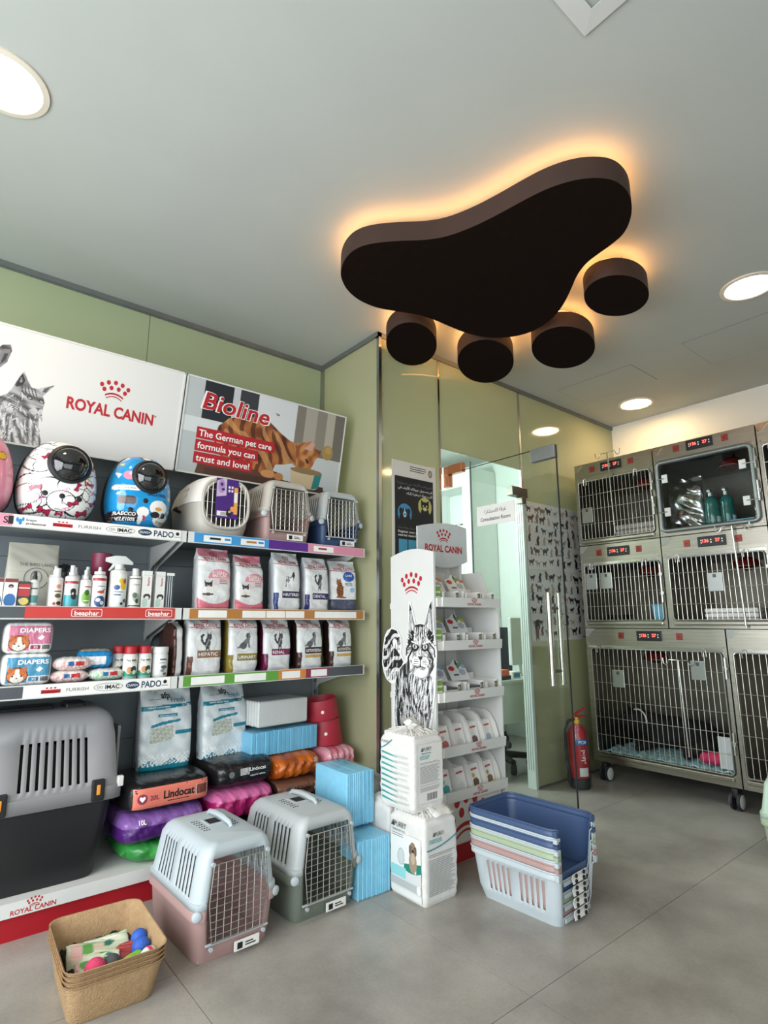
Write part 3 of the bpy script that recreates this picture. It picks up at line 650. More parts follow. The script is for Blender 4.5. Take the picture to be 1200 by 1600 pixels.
def wiregrid(door, x0, x1, z0, z1, y, nv, nh, r, mat='wire', chamfer=.0):
    fr = [(x0+chamfer, y, z0), (x1-chamfer, y, z0), (x1, y, (z0+z1)/2), (x1-chamfer*.8, y, z1), (x0+chamfer*.8, y, z1), (x0, y, (z0+z1)/2)]
    MB().tube(fr, r*1.5, 6, closed=True).build('door_frame', mat, door, smooth=True)
    v = MB().tube([(0, y, z0), (0, y, z1)], r, 5); me = None
    for i in range(1, nv):
        xx = x0+(x1-x0)*i/nv
        if me is None: o = v.build('bar', mat, door, (xx, 0, 0)); me = o.data
        else: link('bar', me, door, (xx, 0, 0))
    me = None; h = MB().tube([(x0+.004, y-r, 0), (x1-.004, y-r, 0)], r, 5)
    for i in range(1, nh):
        zz = z0+(z1-z0)*i/nh
        if me is None: o = h.build('cross_bar', mat, door, (0, 0, zz)); me = o.data
        else: link('cross_bar', me, door, (0, 0, zz))
def carrier(label, loc, rz, w, l, h, roofmat, basemat, group, nv=8, nh=11, sl=(.02, .10)):
    t = thing('pet_carrier', label, 'pet carrier', loc, rz, group); a, b = w/2, l/2; zs = h*.47
    # lower shell
    lv = [(.012, .80, .84, .88), (.0, .84, .87, .90), (.02, .88, .89, .92), (zs*.35, .90, .92, .94), (zs*.80, .94, .96, .97), (zs*.82, 1, 1, 1), (zs, 1, 1, 1)]
    rings = [ringpts(a*sa, b*sf, b*sb, z, FX, SYS) for z, sa, sf, sb in lv]
    MB().loft(rings, cap=(1, 0), skip=lambda i, j: i >= 3 and 1 <= j <= 3).build('lower_shell', basemat, t, smooth=True, solid=.004)
    for sx in (-1, 1):
        for sy in (-1, 1): MB().rbox(sx*a*.70-.018, sx*a*.70+.018, sy*b*.78-.02, sy*b*.78+.02, 0, .022, .006).build('foot', basemat, t)
    # roof shell with open slots
    H = h-zs
    lv = [(zs, 1.0, 1.0, 1.0), (zs+.018, 1.0, 1.0, 1.0), (zs+.020, .965, .975, .97), (zs+H*.14, .95, .975, .95), (zs+H*.78, .83, .965, .85), (zs+H*.90, .76, .955, .78), (zs+H*.97, .68, .92, .70), (h, .58, .84, .58)]
    rings = [ringpts(a*sa, b*sf, b*sb, z, FX, SYS) for z, sa, sf, sb in lv]
    rf = MB().loft(rings, cap=(0, 1), skip=lambda i, j: (i == 3 and j in SM) or (i < 4 and 1 <= j <= 3)).build('roof_shell', roofmat, t, smooth=True, solid=.004)
    # carrying handle over a dark patch that paints the shade of a well
    MB().rbox(-a*.20, a*.20, -b*.14, b*.22, h-.001, h+.004, .003).build('handle_surround', roofmat, rf)
    MB().box(-a*.14, a*.14, -b*.08, b*.16, h+.0035, h+.005).build('well_shade', 'inside_shade', rf)
    hd = MB().tube([(0+a*.18, -b*.42, h+.002), (a*.18, -b*.34, h+.014), (a*.18, -b*.1, h+.019), (a*.18, b*.2, h+.019), (a*.18, b*.42, h+.014), (a*.18, b*.5, h+.002)], [.006, .009, .011, .011, .009, .006], 8).build('handle', roofmat, rf, smooth=True)
    q = MB()
    for gx in (-1, 1):
        for i in range(3):
            for jj in range(6): q.lathe([(.0032, h+.0018), (.0032, h+.0034)], 6, (gx*a*(.30+.06*i), -b*.3+jj*b*.10, 0))
    q.build('vent_holes', 'inside_shade', rf)  # dark discs carry the shade of the holes in their colour
    # wire door
    d = MB().rbox(-a*.74, a*.74, -b-.004, -b+.004, zs*.36, zs*.40, .002).build('door', roofmat, t)
    wiregrid(d, -a*.70, a*.70, zs*.40, zs+H*.70, -b-.005, nv, nh, .0014, chamfer=a*.09)
    for sx in (-1, 1):
        MB().lathe([(.016, 0), (.016, .010), (.010, .014)], 14, (sx*a*.93, -b*.95, zs-.012), ax=(sx*.35, -1, 0)).build('latch', 'carrier_light', t, smooth=True)
        MB().lathe([(.007, 0), (.007, .008)], 10, (sx*a*.66, -b-.004, zs+H*.72), ax=(0, -1, 0)).build('hinge_knob', roofmat, t, smooth=True)
        MB().lathe([(.007, 0), (.007, .008)], 10, (sx*a*.62, -b*.97-.006, zs*.30), ax=(0, -1, 0)).build('hinge_knob', roofmat, t, smooth=True)
    tg = MB().rbox(-.01, .085, -b*.96-.012, -b*.96-.006, zs*.08, zs*.08+.032, .002).build('paper_tag', 'paper', t)
    decal(tg, 'tag_print', plane(0, -b*.96-.0126, 0), [(.0, zs*.08+.006, .02, zs*.08+.026), (.03, zs*.08+.010, .07, zs*.08+.014), (.03, zs*.08+.018, .06, zs*.08+.022)], 'black_ink')
    return t
carrier('grey roofed pet carrier with dusty pink base on the floor', (.992, 2.245, 0), R(1.5), .315, .46, .365, 'carrier_light', 'carrier_pink', 'pet carriers')
carrier('grey roofed pet carrier with dark sage base on the floor', (1.385, 2.27, 0), R(1.5), .325, .46, .365, 'carrier_grey', 'carrier_sage', 'pet carriers')
carrier('grey roofed pet carrier with brownish pink base on the top shelf', (1.505, 2.825, 1.535), R(-3), .30, .42, .335, 'carrier_warm', 'carrier_pink', 'pet carriers', 8, 9)
carrier('grey roofed pet carrier with navy blue base on the top shelf', (1.860, 2.84, 1.535), R(-3), .285, .42, .33, 'carrier_grey', 'carrier_blue', 'pet carriers', 8, 9)

# rounded carrier with an oval wire door and a purple hang tag
t = thing('pet_carrier', 'rounded cream and grey carrier with purple tag behind its oval door', 'pet carrier', (1.150, 2.85, 1.535), R(-2), 'pet carriers')
w, l, h = .325, .44, .315; a, b = w/2, l/2
def ovr(z, sa, sf, sb): return [(a*sa*math.copysign(abs(cos(th))**.55, cos(th)), (b*sf if sin(th) < 0 else b*sb)*math.copysign(abs(sin(th))**.55, sin(th)), z) for th in [2*pi*i/48 for i in range(48)]]
MB().loft([ovr(z, *s_) for z, s_ in ((.004, (.72, .86, .80)), (0, (.76, .89, .84)), (.02, (.86, .94, .92)), (.07, (.95, .975, .98)), (.15, (1, .985, 1)), (.165, (1.02, 1, 1.01)))], cap=(1, 1)).build('lower_shell', 'carrier_warm', t, smooth=True)
MB().loft([ovr(z, *s_) for z, s_ in ((.166, (1.03, 1.01, 1.02)), (.185, (1.02, 1.005, 1.0)), (.22, (.97, .985, .92)), (.265, (.86, .96, .78)), (.295, (.70, .92, .62)), (.310, (.48, .86, .42)), (.316, (.2, .74, .2)))], cap=(1, 1)).build('roof_shell', 'paper', t, smooth=True)
d = MB().add([(.112*cos(th)*(1 if abs(cos(th)) < .7 else .98), -b-.004, .165+.118*sin(th)) for th in [2*pi*i/36 for i in range(36)]], [tuple(range(36))]).build('door', 'inside_shade', t)  # dark disc paints the shaded inside behind the bars
def supel(A, B, e, y, cz): return [(A*math.copysign(abs(cos(th))**e, cos(th)), y, cz+B*math.copysign(abs(sin(th))**e, sin(th))) for th in [2*pi*i/40 for i in range(40)]]
MB().tube(supel(.118, .122, .7, -b-.005, .165), .008, 8, closed=True).build('door_rim', 'carrier_warm', d, smooth=True)
for i in range(-4, 5):
    xx = i*.024; hz = .118*(1-(abs(xx)/.118)**2.8)**(1/2.8); MB().tube([(xx, -b-.009, .165-hz), (xx, -b-.009, .165+hz)], .0018, 5).build('bar', 'wire', d)
for zz in (.10, .165, .23): hz = .118*(1-(abs(zz-.165)/.122)**2.8)**(1/2.8); MB().tube([(-hz, -b-.007, zz), (hz, -b-.007, zz)], .0018, 5).build('cross_bar', 'wire', d)
def tagpaint(c):
    c.C[:] = S('#4b2a78'); c.poly([(-.055, .10), (-.005, .125), (-.005, .03), (-.055, .02)], '#c7b0cf'); c.ell(-.03, .075, .018, .035, '#a58bb8'); c.ell(-.03, .085, .008, .01, '#4b2a78'); c.ell(-.022, .06, .008, .007, '#3a1f60')
    for i in range(2):
        for k in range(2): c.rect(.004+i*.016, .05+k*.018, .014+i*.016, .062+k*.018, '#e5dcec')
    c.rect(.035, -.06, .055, .075, '#e3a14e'); c.rect(.036, 0, .054, .05, '#e9e6e0'); c.rect(-.05, -.075, .004, -.05, '#e9e6e0')
    for i in range(8): c.rect(-.03+i*.004, -.072, -.028+i*.004, -.054, '#222222')
    c.ell(.012, -.055, .014, .02, '#2a2320'); c.ell(.015, -.05, .007, .006, '#c9b7a0'); c.ell(.03, -.035, .012, .014, '#e3a14e'); return c
sheet('hang_tag', plane(0, -b-.013, .175), -.058, .058, -.085, .115, 60, 100, tagpaint, t, PRG)
q = MB()
for sx in (-1, 1):
    for i in range(8): q.tube([(sx*a*(.985-.012*i*.2), -b*.45+i*.018, .20), (sx*a*(.90-.01), -b*.45+i*.018+.006, .25)], .0022, 5)
q.build('vent_slots', 'grey_ink', t); MB().tube([(-.05, .06, .31), (-.045, .05, .335), (.045, .05, .335), (.05, .06, .31)], .009, 8).build('handle', 'orange_plastic', t, smooth=True)
MB().tube([(-a*1.02, .02, .165), (-a*1.12, .0, .15), (-a*1.05, -.05, .13)], .008, 8).build('latch', 'black_plastic', t, smooth=True)

# big transport box, seen side on
t = thing('large_pet_carrier', 'very large grey and black pet carrier with orange latches on the bottom shelf', 'pet carrier', (.33, 2.855, .13))
w, l, h = .86, .44, .635; a, b = w/2, l/2; zs = .315
SL2 = [(-.70+.070*i, -.672+.070*i) for i in range(9)]; SL2x = [(p[0]+.83, p[1]+.83) for p in SL2]
FX2 = tuple([-.86]+[v for p in SL2+SL2x for v in p]+[.86])
lv = [(0, .80, .86, .86), (.012, .82, .885, .885), (.10, .86, .91, .91), (.27, .92, .945, .945), (zs, .94, .96, .96)]
MB().loft([ringpts(a*sa, b*sf, b*sb, z, FX2, (-.8, 0, .8), fc=.86) for z, sa, sf, sb in lv], cap=(1, 1)).build('lower_shell', 'black_plastic', t, smooth=True)
lv = [(zs-.03, 1.0, 1.0, 1.0), (zs+.02, 1.0, 1.0, 1.0), (zs+.022, .965, .97, .97), (zs+.045, .96, .965, .965), (zs+.215, .925, .86, .86), (h-.045, .90, .80, .80), (h-.018, .86, .72, .72), (h, .80, .60, .60)]
MB().loft([ringpts(a*sa, b*sf, b*sb, z, FX2, (-.8, 0, .8), fc=.86) for z, sa, sf, sb in lv], cap=(0, 1), skip=lambda i, j: i == 3 and j < len(FX2)-1 and j % 2 == 1).build('roof_shell', 'big_grey', t, smooth=True, solid=.005)
MB().box(-a*.9, a*.9, -b*.8, b*.8, zs, zs+.2).build('inside_block', 'inside_shade', t)  # dark block added as the shade seen through the slots
for xx in (-.30, .0, .335):
    c_ = MB().rbox(xx-.024, xx+.024, -b*1.0-.012, -b*1.0+.012, zs-.028, zs+.052, .005).build('latch', 'black_plastic', t)
    MB().rbox(xx-.007, xx+.007, -b-.017, -b-.011, zs-.004, zs+.034, .003).build('latch_tab', 'orange_plastic', c_)
MB().rbox(-.22, .18, -.05, .05, h-.002, h+.016, .008).build('handle', 'black_plastic', t); MB().rbox(.22, .30, -.05, .05, h-.012, h+.022, .01).build('lid_catch', 'black_plastic', t)
MB().rbox(a*.97, a*1.0, -b*.6, b*.6, zs+.03, zs+.24, .012).build('door_edge', 'big_grey', t); MB().rbox(a*.955, a*1.01, -b*.98, -b*.86, zs+.01, zs+.05, .004).build('door_pin', 'white_plastic', t)

# ---------------------------------------------------------------- nested carrier halves on the floor
def half(name, label, loc, rz, w, l, h, mat, slots, group, plate):
    t = thing(name, label, 'carrier half', loc, rz, group); a, b = w/2, l/2
    lv = [(.004, .74, .86, .74), (0, .78, .88, .78), (.03, .83, .91, .83), (h*.25, .86, .93, .87), (h*.80, .93, .97, .945), (h-.024, .95, .98, .96), (h-.022, 1, 1, 1), (h, 1.0, 1.0, 1.0)]
    MB().loft([ringpts(a*sa, b*sf, b*sb, z, FX, SYS) for z, sa, sf, sb in lv], cap=(1, 0), skip=lambda i, j: (i >= 2 and 0 <= j <= 4) or (slots and i == 3 and j in SM)).build('shell', mat, t, smooth=True, solid=.0035)
    q = MB().tube([(x_, y_, z_) for x_, y_, z_ in ringpts(a*1.005, b*1.0, b*1.005, h, FX, SYS)[5:]], .004, 6); q.build('rim_bead', mat, t, smooth=True)
    for sx in (-1, 1): MB().rbox(sx*a*.93-.008, sx*a*.93+.008, -b*.985-.006, -b*.985+.012, h-.026, h-.002, .003).build('end_clip', mat, t)
    if plate:
        p_ = MB().loft([[(x_, -b*.93-.012-.006*abs(i-3)/3, .03+(i-3)*.0058) for x_ in (-.048, -.016, .016, .048)] for i in range(7)], cap=(0, 0), closed=False).build('paper_tag', 'paper', t, solid=.002)
        q = MB()
        for sx in (-1, 1):
            for dz in (.0205, .0395): q.lathe([(.0075, 0), (.0075, .004)], 10, (sx*.028, -b*.93-.019, dz), ax=(0, -1, 0))
        q.build('tag_print', 'black_ink', p_)
        MB().box(-a*.6, a*.6, -b*.93-.004, -b*.93, .012, .026).build('sill', mat, t)
    return t
BX, BY, BR = 2.108, 1.605, R(3); HH = .192; zz_ = 0
stack = [('carrier_light', 'pale grey slotted carrier half at the bottom of the floor stack', 1), ('carrier_pink', 'dusty pink carrier half nested second from the bottom of the floor stack', 0),
         ('carrier_light', 'pale grey carrier half nested between the pink and the green one', 0), ('carrier_green', 'sage green carrier half nested in the middle of the floor stack', 0),
         ('carrier_light', 'pale grey carrier half nested between the green and the lower blue one', 0), ('carrier_blue', 'lower navy blue carrier half nested under the pale grey rim', 0),
         ('carrier_light', 'pale grey carrier half nested between the two blue ones', 0), ('carrier_blue', 'topmost navy blue carrier half of the floor stack', 0)]
for k, (m_, lb, sl) in enumerate(stack): 
    half('carrier_half', lb, (BX, BY, zz_), BR, .30, .425, HH, m_, sl, 'nested carrier halves on the floor', k % 2 == 0); zz_ += .0285 if k % 2 == 0 else .0125
# mint carrier cut by the right edge of the picture
carrier('mint green pet carrier at the right edge beside the cage wheel', (3.62, 1.04, 0), R(100), .34, .50, .36, 'carrier_mint', 'carrier_green', 'pet carriers')

# ---------------------------------------------------------------- pulp litter trays with toys
TX, TY, TR = .602, 2.135, R(-3)
for k, lb in enumerate(('bottom brown pulp litter tray of the nested stack', 'second brown pulp litter tray from the bottom of the nested stack', 'third brown pulp litter tray from the bottom of the nested stack', 'top brown pulp litter tray holding the toys')):
    w, l, h = .285, .385, .112; z0 = k*.0125
    def rr(s_, z): return [(x_, y_, z) for x_, y_ in rrect(w*s_, l*s_, .045*s_)]
    q = MB().loft([rr(.80, .0), rr(.83, .006), rr(.89, .058), rr(.90, .062), rr(.96, h-.008), rr(1.0, h-.003), rr(1.01, h), rr(.985, h), rr(.945, h-.008), rr(.885, .062), rr(.875, .058), rr(.82, .010), rr(.78, .006)], cap=(1, 1))
    one(q, 'litter_tray', 'pulp', lb, 'tray', (TX, TY, z0), TR, 'nested pulp litter trays', smooth=True)
# ================================================================ BACKPACK CARRIERS on the top shelf
def backpack(label, loc, rz, w, h, D, paint, mat, dome, holes=()):
    t = thing('backpack_carrier', label, 'pet backpack', loc, rz, 'bubble-window backpack carriers'); a, b = w/2, h/2
    def aw(z): return a*(1-.30*max(0, (z-.62*b)/(1.38*b))**2.0)
    def fy(x, z):
        s = (abs(x)/aw(z))**3.2+(abs(z-b)/b)**3.2
        return -D*max(0, 1-s)**.34
    nr, na = 84, 240; V = []; F = []; XZ = []
    for i in range(nr+1):
        s = sin(pi/2*i/nr) if i else .001
        for j in range(na):
            th = 2*pi*j/na; c, q = cos(th), sin(th); r = (abs(c)**3.2+abs(q)**3.2)**(-1/3.2)*s
            z = b+q*r*b; x = c*r*aw(z); XZ.append((x, z)); V.append((x, fy(x, z) if i < nr else 0, z))
    F = [(i*na+j, i*na+(j+1) % na, (i+1)*na+(j+1) % na, (i+1)*na+j) for i in range(nr) for j in range(na)]; F.append(tuple(range(na)))
    me = bpy.data.meshes.new('front_shell'); me.from_pydata(V, [], F); XZ = np.array(XZ)
    setcol(me, paint(Cv(XZ[:, 0], XZ[:, 1])).C); me.materials.append(mat); b_ = bmesh.new(); b_.from_mesh(me); bmesh.ops.recalc_face_normals(b_, faces=b_.faces); b_.to_mesh(me); b_.free()
    link('front_shell', me, t, smooth=True)
    rim = V[nr*na:]
    MB().tube(rim[::6], .006, 6, closed=True).build('zip_rim', 'black_plastic', t, smooth=True)
    MB().loft([[(x, .002, z) for x, y, z in rim], [(x*1.0, .05, z) for x, y, z in rim], [(x*.95, .085, b+(z-b)*.95) for x, y, z in rim], [(x*.8, .10, b+(z-b)*.85) for x, y, z in rim]], cap=(0, 1)).build('back_body', 'black_plastic', t, smooth=True)
    dx, dz, dr = dome; y0 = fy(dx, dz); ax = Vector((dx*.6, -.30, (dz-b)*.35)).normalized()
    o = Vector((dx, y0+.012, dz))
    MB().lathe([(dr*1.16, -.012), (dr*1.20, .002), (dr*1.14, .014), (dr*1.0, .018), (dr*.98, -.012)], 40, o, ax=ax).build('window_ring', 'black_plastic', t, smooth=True)
    MB().lathe([(dr*cos(k*pi/2/9), .010+dr*.62*sin(k*pi/2/9)) for k in range(9)]+[(.001, .010+dr*.62)], 40, o, ax=ax).build('bubble_window', 'dome', t, smooth=True)
    for hx, hz in holes:
        MB().lathe([(.010, -.004), (.011, .002), (.008, .003)], 16, (hx, fy(hx, hz), hz), ax=(hx*.6, -.3, 0)).build('vent_port', 'black_plastic', t, smooth=True)
    return t, (lambda x, z: (x, fy(x, z)-.0014, z))
def bow(c, x, z, s, rot, col='#b3244a'):
    ca, sa = cos(R(rot)), sin(R(rot)); P = lambda pts: [(x+(u*ca-v*sa)*s, z+(u*sa+v*ca)*s) for u, v in pts]
    for sg_ in (-1, 1):
        c.poly(P([(0, .12), (sg_*.5, .55), (sg_*1.05, .62), (sg_*1.1, -.1), (sg_*.95, -.6), (sg_*.45, -.45), (0, -.12)]), '#3a1420'); c.poly(P([(sg_*.05, .06), (sg_*.5, .42), (sg_*.95, .5), (sg_*.98, -.08), (sg_*.86, -.46), (sg_*.45, -.33), (sg_*.05, -.06)]), col)
    c.ell(x, z, s*.34, s*.34, '#3a1420'); c.ell(x, z, s*.25, s*.25, col)
def whitebp(c):
    c.C[:] = S('#f0eeec'); r = random.Random(4)
    spots = [(-.10, .06), (-.03, .03), (.06, .07), (.115, .12), (-.115, .15), (-.05, .13), (.03, .14), (-.09, .23), (.10, .21), (.0, .31), (-.06, .29), (.09, .28), (.0, .08), (-.125, .10), (.13, .17)]
    for x, z in spots:
        q = r.uniform(.032, .045); k = c.ein(x, z, q*1.25, q, r.uniform(-30, 30)); c.m(k, '#201f22'); k2 = c.ein(x, z, q*1.25-.0028, q-.0028, 0); c.m(k & c.ein(x, z, q*1.25-.0035, q-.0035, r.uniform(-4, 4)), '#f0eeec')
    for k in range(26):
        x0, z0 = r.uniform(-.14, .14), r.uniform(.0, .34); q = r.uniform(.018, .04); a0 = r.uniform(0, 6)
        c.line([(x0+q*1.2*cos(a0+u), z0+q*sin(a0+u)) for u in np.linspace(0, 2.6, 10)], .0024, '#201f22')
    for x, z, s, ro in ((-.095, .125, .020, 10), (-.115, .045, .018, 30), (-.055, .035, .023, -15), (.045, .075, .020, 25), (.055, .145, .018, 70), (.10, .165, .019, -10), (-.07, .26, .016, 40), (.045, .305, .016, -40), (.085, .04, .022, 20), (.115, .245, .015, 60), (.128, .09, .016, 40), (.0, .03, .014, 0)): bow(c, x, z, s, ro)
    for x, z in ((-.075, .085), (.01, .125), (.015, .045), (.118, .13), (.09, .265)):
        for k in (-1, 0, 1): c.line([(x+k*.010+.006*cos(a), z+k*.005+.006*sin(a)) for a in np.linspace(0, 5, 9)], .0032, '#d987b0')
    return c
backpack('white backpack carrier with red bows and black outlines', (.420, 2.757, 1.535), 0, .302, .356, .155, whitebp, PRS, (.018, .238, .072), ((-.062, .105), (.0, .10), (.065, .095)))
def bluebp(c):
    c.C[:] = S('#1d93d2'); r = random.Random(2)
    c.ell(-.085, .325, .022, .012, '#e9e9ec', 20); c.ell(.0, .335, .03, .016, '#2a2320'); c.ell(.005, .33, .018, .009, '#e8e3d8')
    c.ell(-.075, .235, .022, .020, '#e08fa8'); c.ell(-.065, .245, .010, .009, '#f1c5cf'); c.line([(-.055, .235), (-.02, .24)], .006, '#c98a6a'); c.poly([(-.12, .25), (-.112, .22), (-.10, .24)], '#f1efe9')
    P = rrect(.105, .022, .010); c.poly([(-.078+x, .178+z) for x, z in P], '#f3f2ee')
    c.poly([(-.075+x, .122+z) for x, z in rrect(.072, .038, .014)], '#4a2f2a'); c.rect(-.13, .03, -.025, .072, '#33242a')
    for x, z, rx, rz_ in ((.062, .10, .040, .034), (-.005, .075, .026, .022), (.085, .048, .042, .026)): c.ell(x, z, rx, rz_, '#f2f1ec')
    c.ell(.062, .094, .016, .009, '#d9a05a'); c.poly([(-.02, .04), (.012, .04), (.006, .06), (-.014, .06)], '#c2375a'); c.ell(-.012, .045, .010, .024, '#f2f1ec'); c.ell(.05, .068, .022, .014, '#232327'); c.ell(.088, .068, .012, .012, '#232327')
    for x, z in ((.11, .15), (.115, .19), (.118, .09), (-.11, .15), (-.095, .29), (.09, .31), (.105, .245)):
        k = [(x+(.010 if i % 2 else .0045)*cos(R(i*36)), z+(.010 if i % 2 else .0045)*sin(R(i*36))) for i in range(10)]; c.poly(k, r.choice(['#f2d98a', '#f1efe9', '#e59ab0']))
    return c
t, F = backpack('sky blue backpack carrier lettered SMILE100%', (.752, 2.757, 1.535), 0, .282, .352, .150, bluebp, PRS, (.014, .238, .067), ((.0, .125), (-.058, .08)))
text(t, 'BAECCO', F, -.076, .062, .014, 'white_ink', width=.085, bold=.03); text(t, 'SMILE100%', F, -.076, .040, .014, 'white_ink', width=.088, bold=.03)
text(t, 'SMILE100%', F, .048, .158, .013, 'navy_ink', width=.085, bold=.02); text(t, 'MY', F, .078, .056, .012, 'black_ink', bold=0); text(t, 'Friend!', F, .086, .038, .012, 'black_ink', width=.05, bold=0)
text(t, 'LOOK', F, -.075, .130, .010, 'grey_ink', bold=.01); text(t, 'AT ME', F, -.075, .115, .010, 'grey_ink', bold=.01); text(t, 'you are mine', F, -.078, .178, .009, 'grey_ink', bold=0)
def pinkbp(c):
    c.C[:] = S('#e08ea6'); c.ell(.085, .235, .018, .017, '#3a2a14'); c.ell(.085, .235, .015, .014, '#e0b23c'); c.ell(-.06, .1, .02, .02, '#f3d7df'); return c
backpack('glossy pink backpack carrier cut by the left edge', (.115, 2.757, 1.535), 0, .290, .350, .155, pinkbp, PRS, (-.02, .238, .072))

# ================================================================ FLEXIBLE BAGS
def bagshape(w, d, h, top=.22, n=5.0, crease=.004, lean=.0, seed=0, pinch=1.0):
    a, b = w/2, d/2; r = random.Random(seed); ph = [r.uniform(0, 6) for _ in range(8)]
    def dep(t):
        if t < .05: return b*(.86+.14*(t/.05))
        if t > 1-top: u = (t-1+top)/top; u = u*u*(3-2*u); return b*(1-u)+.004*u
        return b*(1+.05*sin(pi*t))
    def wid(t):
        u = max(0, (t-1+top)/top); return a*(.965+.035*sin(pi*min(1, t*1.2)))*(1+(pinch-1)*u)
    def cr(x, t): return crease*(sin(38*x+ph[0]+9*t)*sin(21*t*h/.3+ph[1])*.5+.35*sin(75*x+30*t+ph[2])*sin(11*t+ph[3])+.5*sin(14*t*h/.3+ph[4]+22*x))*(.35+.9*abs(2*t-1)**1.4)
    def front(x, t):
        W_ = wid(t); s = min(.9999, abs(x)/W_); return lean*t*t-dep(t)*(1-s**n)**(1/n)-cr(x, t)
    return dep, wid, cr, front
def foodbag(label, loc, rz, w, d, h, paint, side, group, seed=0, top=.22, lean=.02, mat=None, name='food_bag', cat='pet food bag', crease=.0065, pinch=1.0, nt=104, nf=84):
    t_ = thing(name, label, cat, loc, rz, group); dep, wid, cr, front = bagshape(w, d, h, top, lean=lean, seed=seed, crease=crease, pinch=pinch)
    xf = [sin(pi/2*s) for s in np.linspace(-1, 1, nf)]; xb = [sin(pi/2*s) for s in np.linspace(1, -1, 14)][1:-1]
    V = []; U = []; T = []; side_ = []
    for i in range(nt+1):
        t = i/nt; W_ = wid(t)
        for x in xf: V.append((x*W_, front(x*W_, t), t*h)); U.append(x*W_); T.append(t*h); side_.append(abs(x) > .985)
        for x in xb: V.append((x*W_, 2*lean*t*t-front(x*W_, t), t*h)); U.append(x*W_); T.append(t*h); side_.append(True)
    n_ = len(xf)+len(xb); F = [(i*n_+j, i*n_+(j+1) % n_, (i+1)*n_+(j+1) % n_, (i+1)*n_+j) for i in range(nt) for j in range(n_)]; F += [tuple(range(n_))[::-1], tuple(nt*n_+j for j in range(n_))]
    me = bpy.data.meshes.new('bag_body'); me.from_pydata(V, [], F); c = paint(Cv(np.array(U), np.array(T))); c.C[np.array(side_)] = S(side)
    setcol(me, c.C); me.materials.append(mat or PRF); link('bag_body', me, t_, smooth=True)
    return t_, (lambda x, z, o=.0016: (x, front(x, z/h)-o, z))
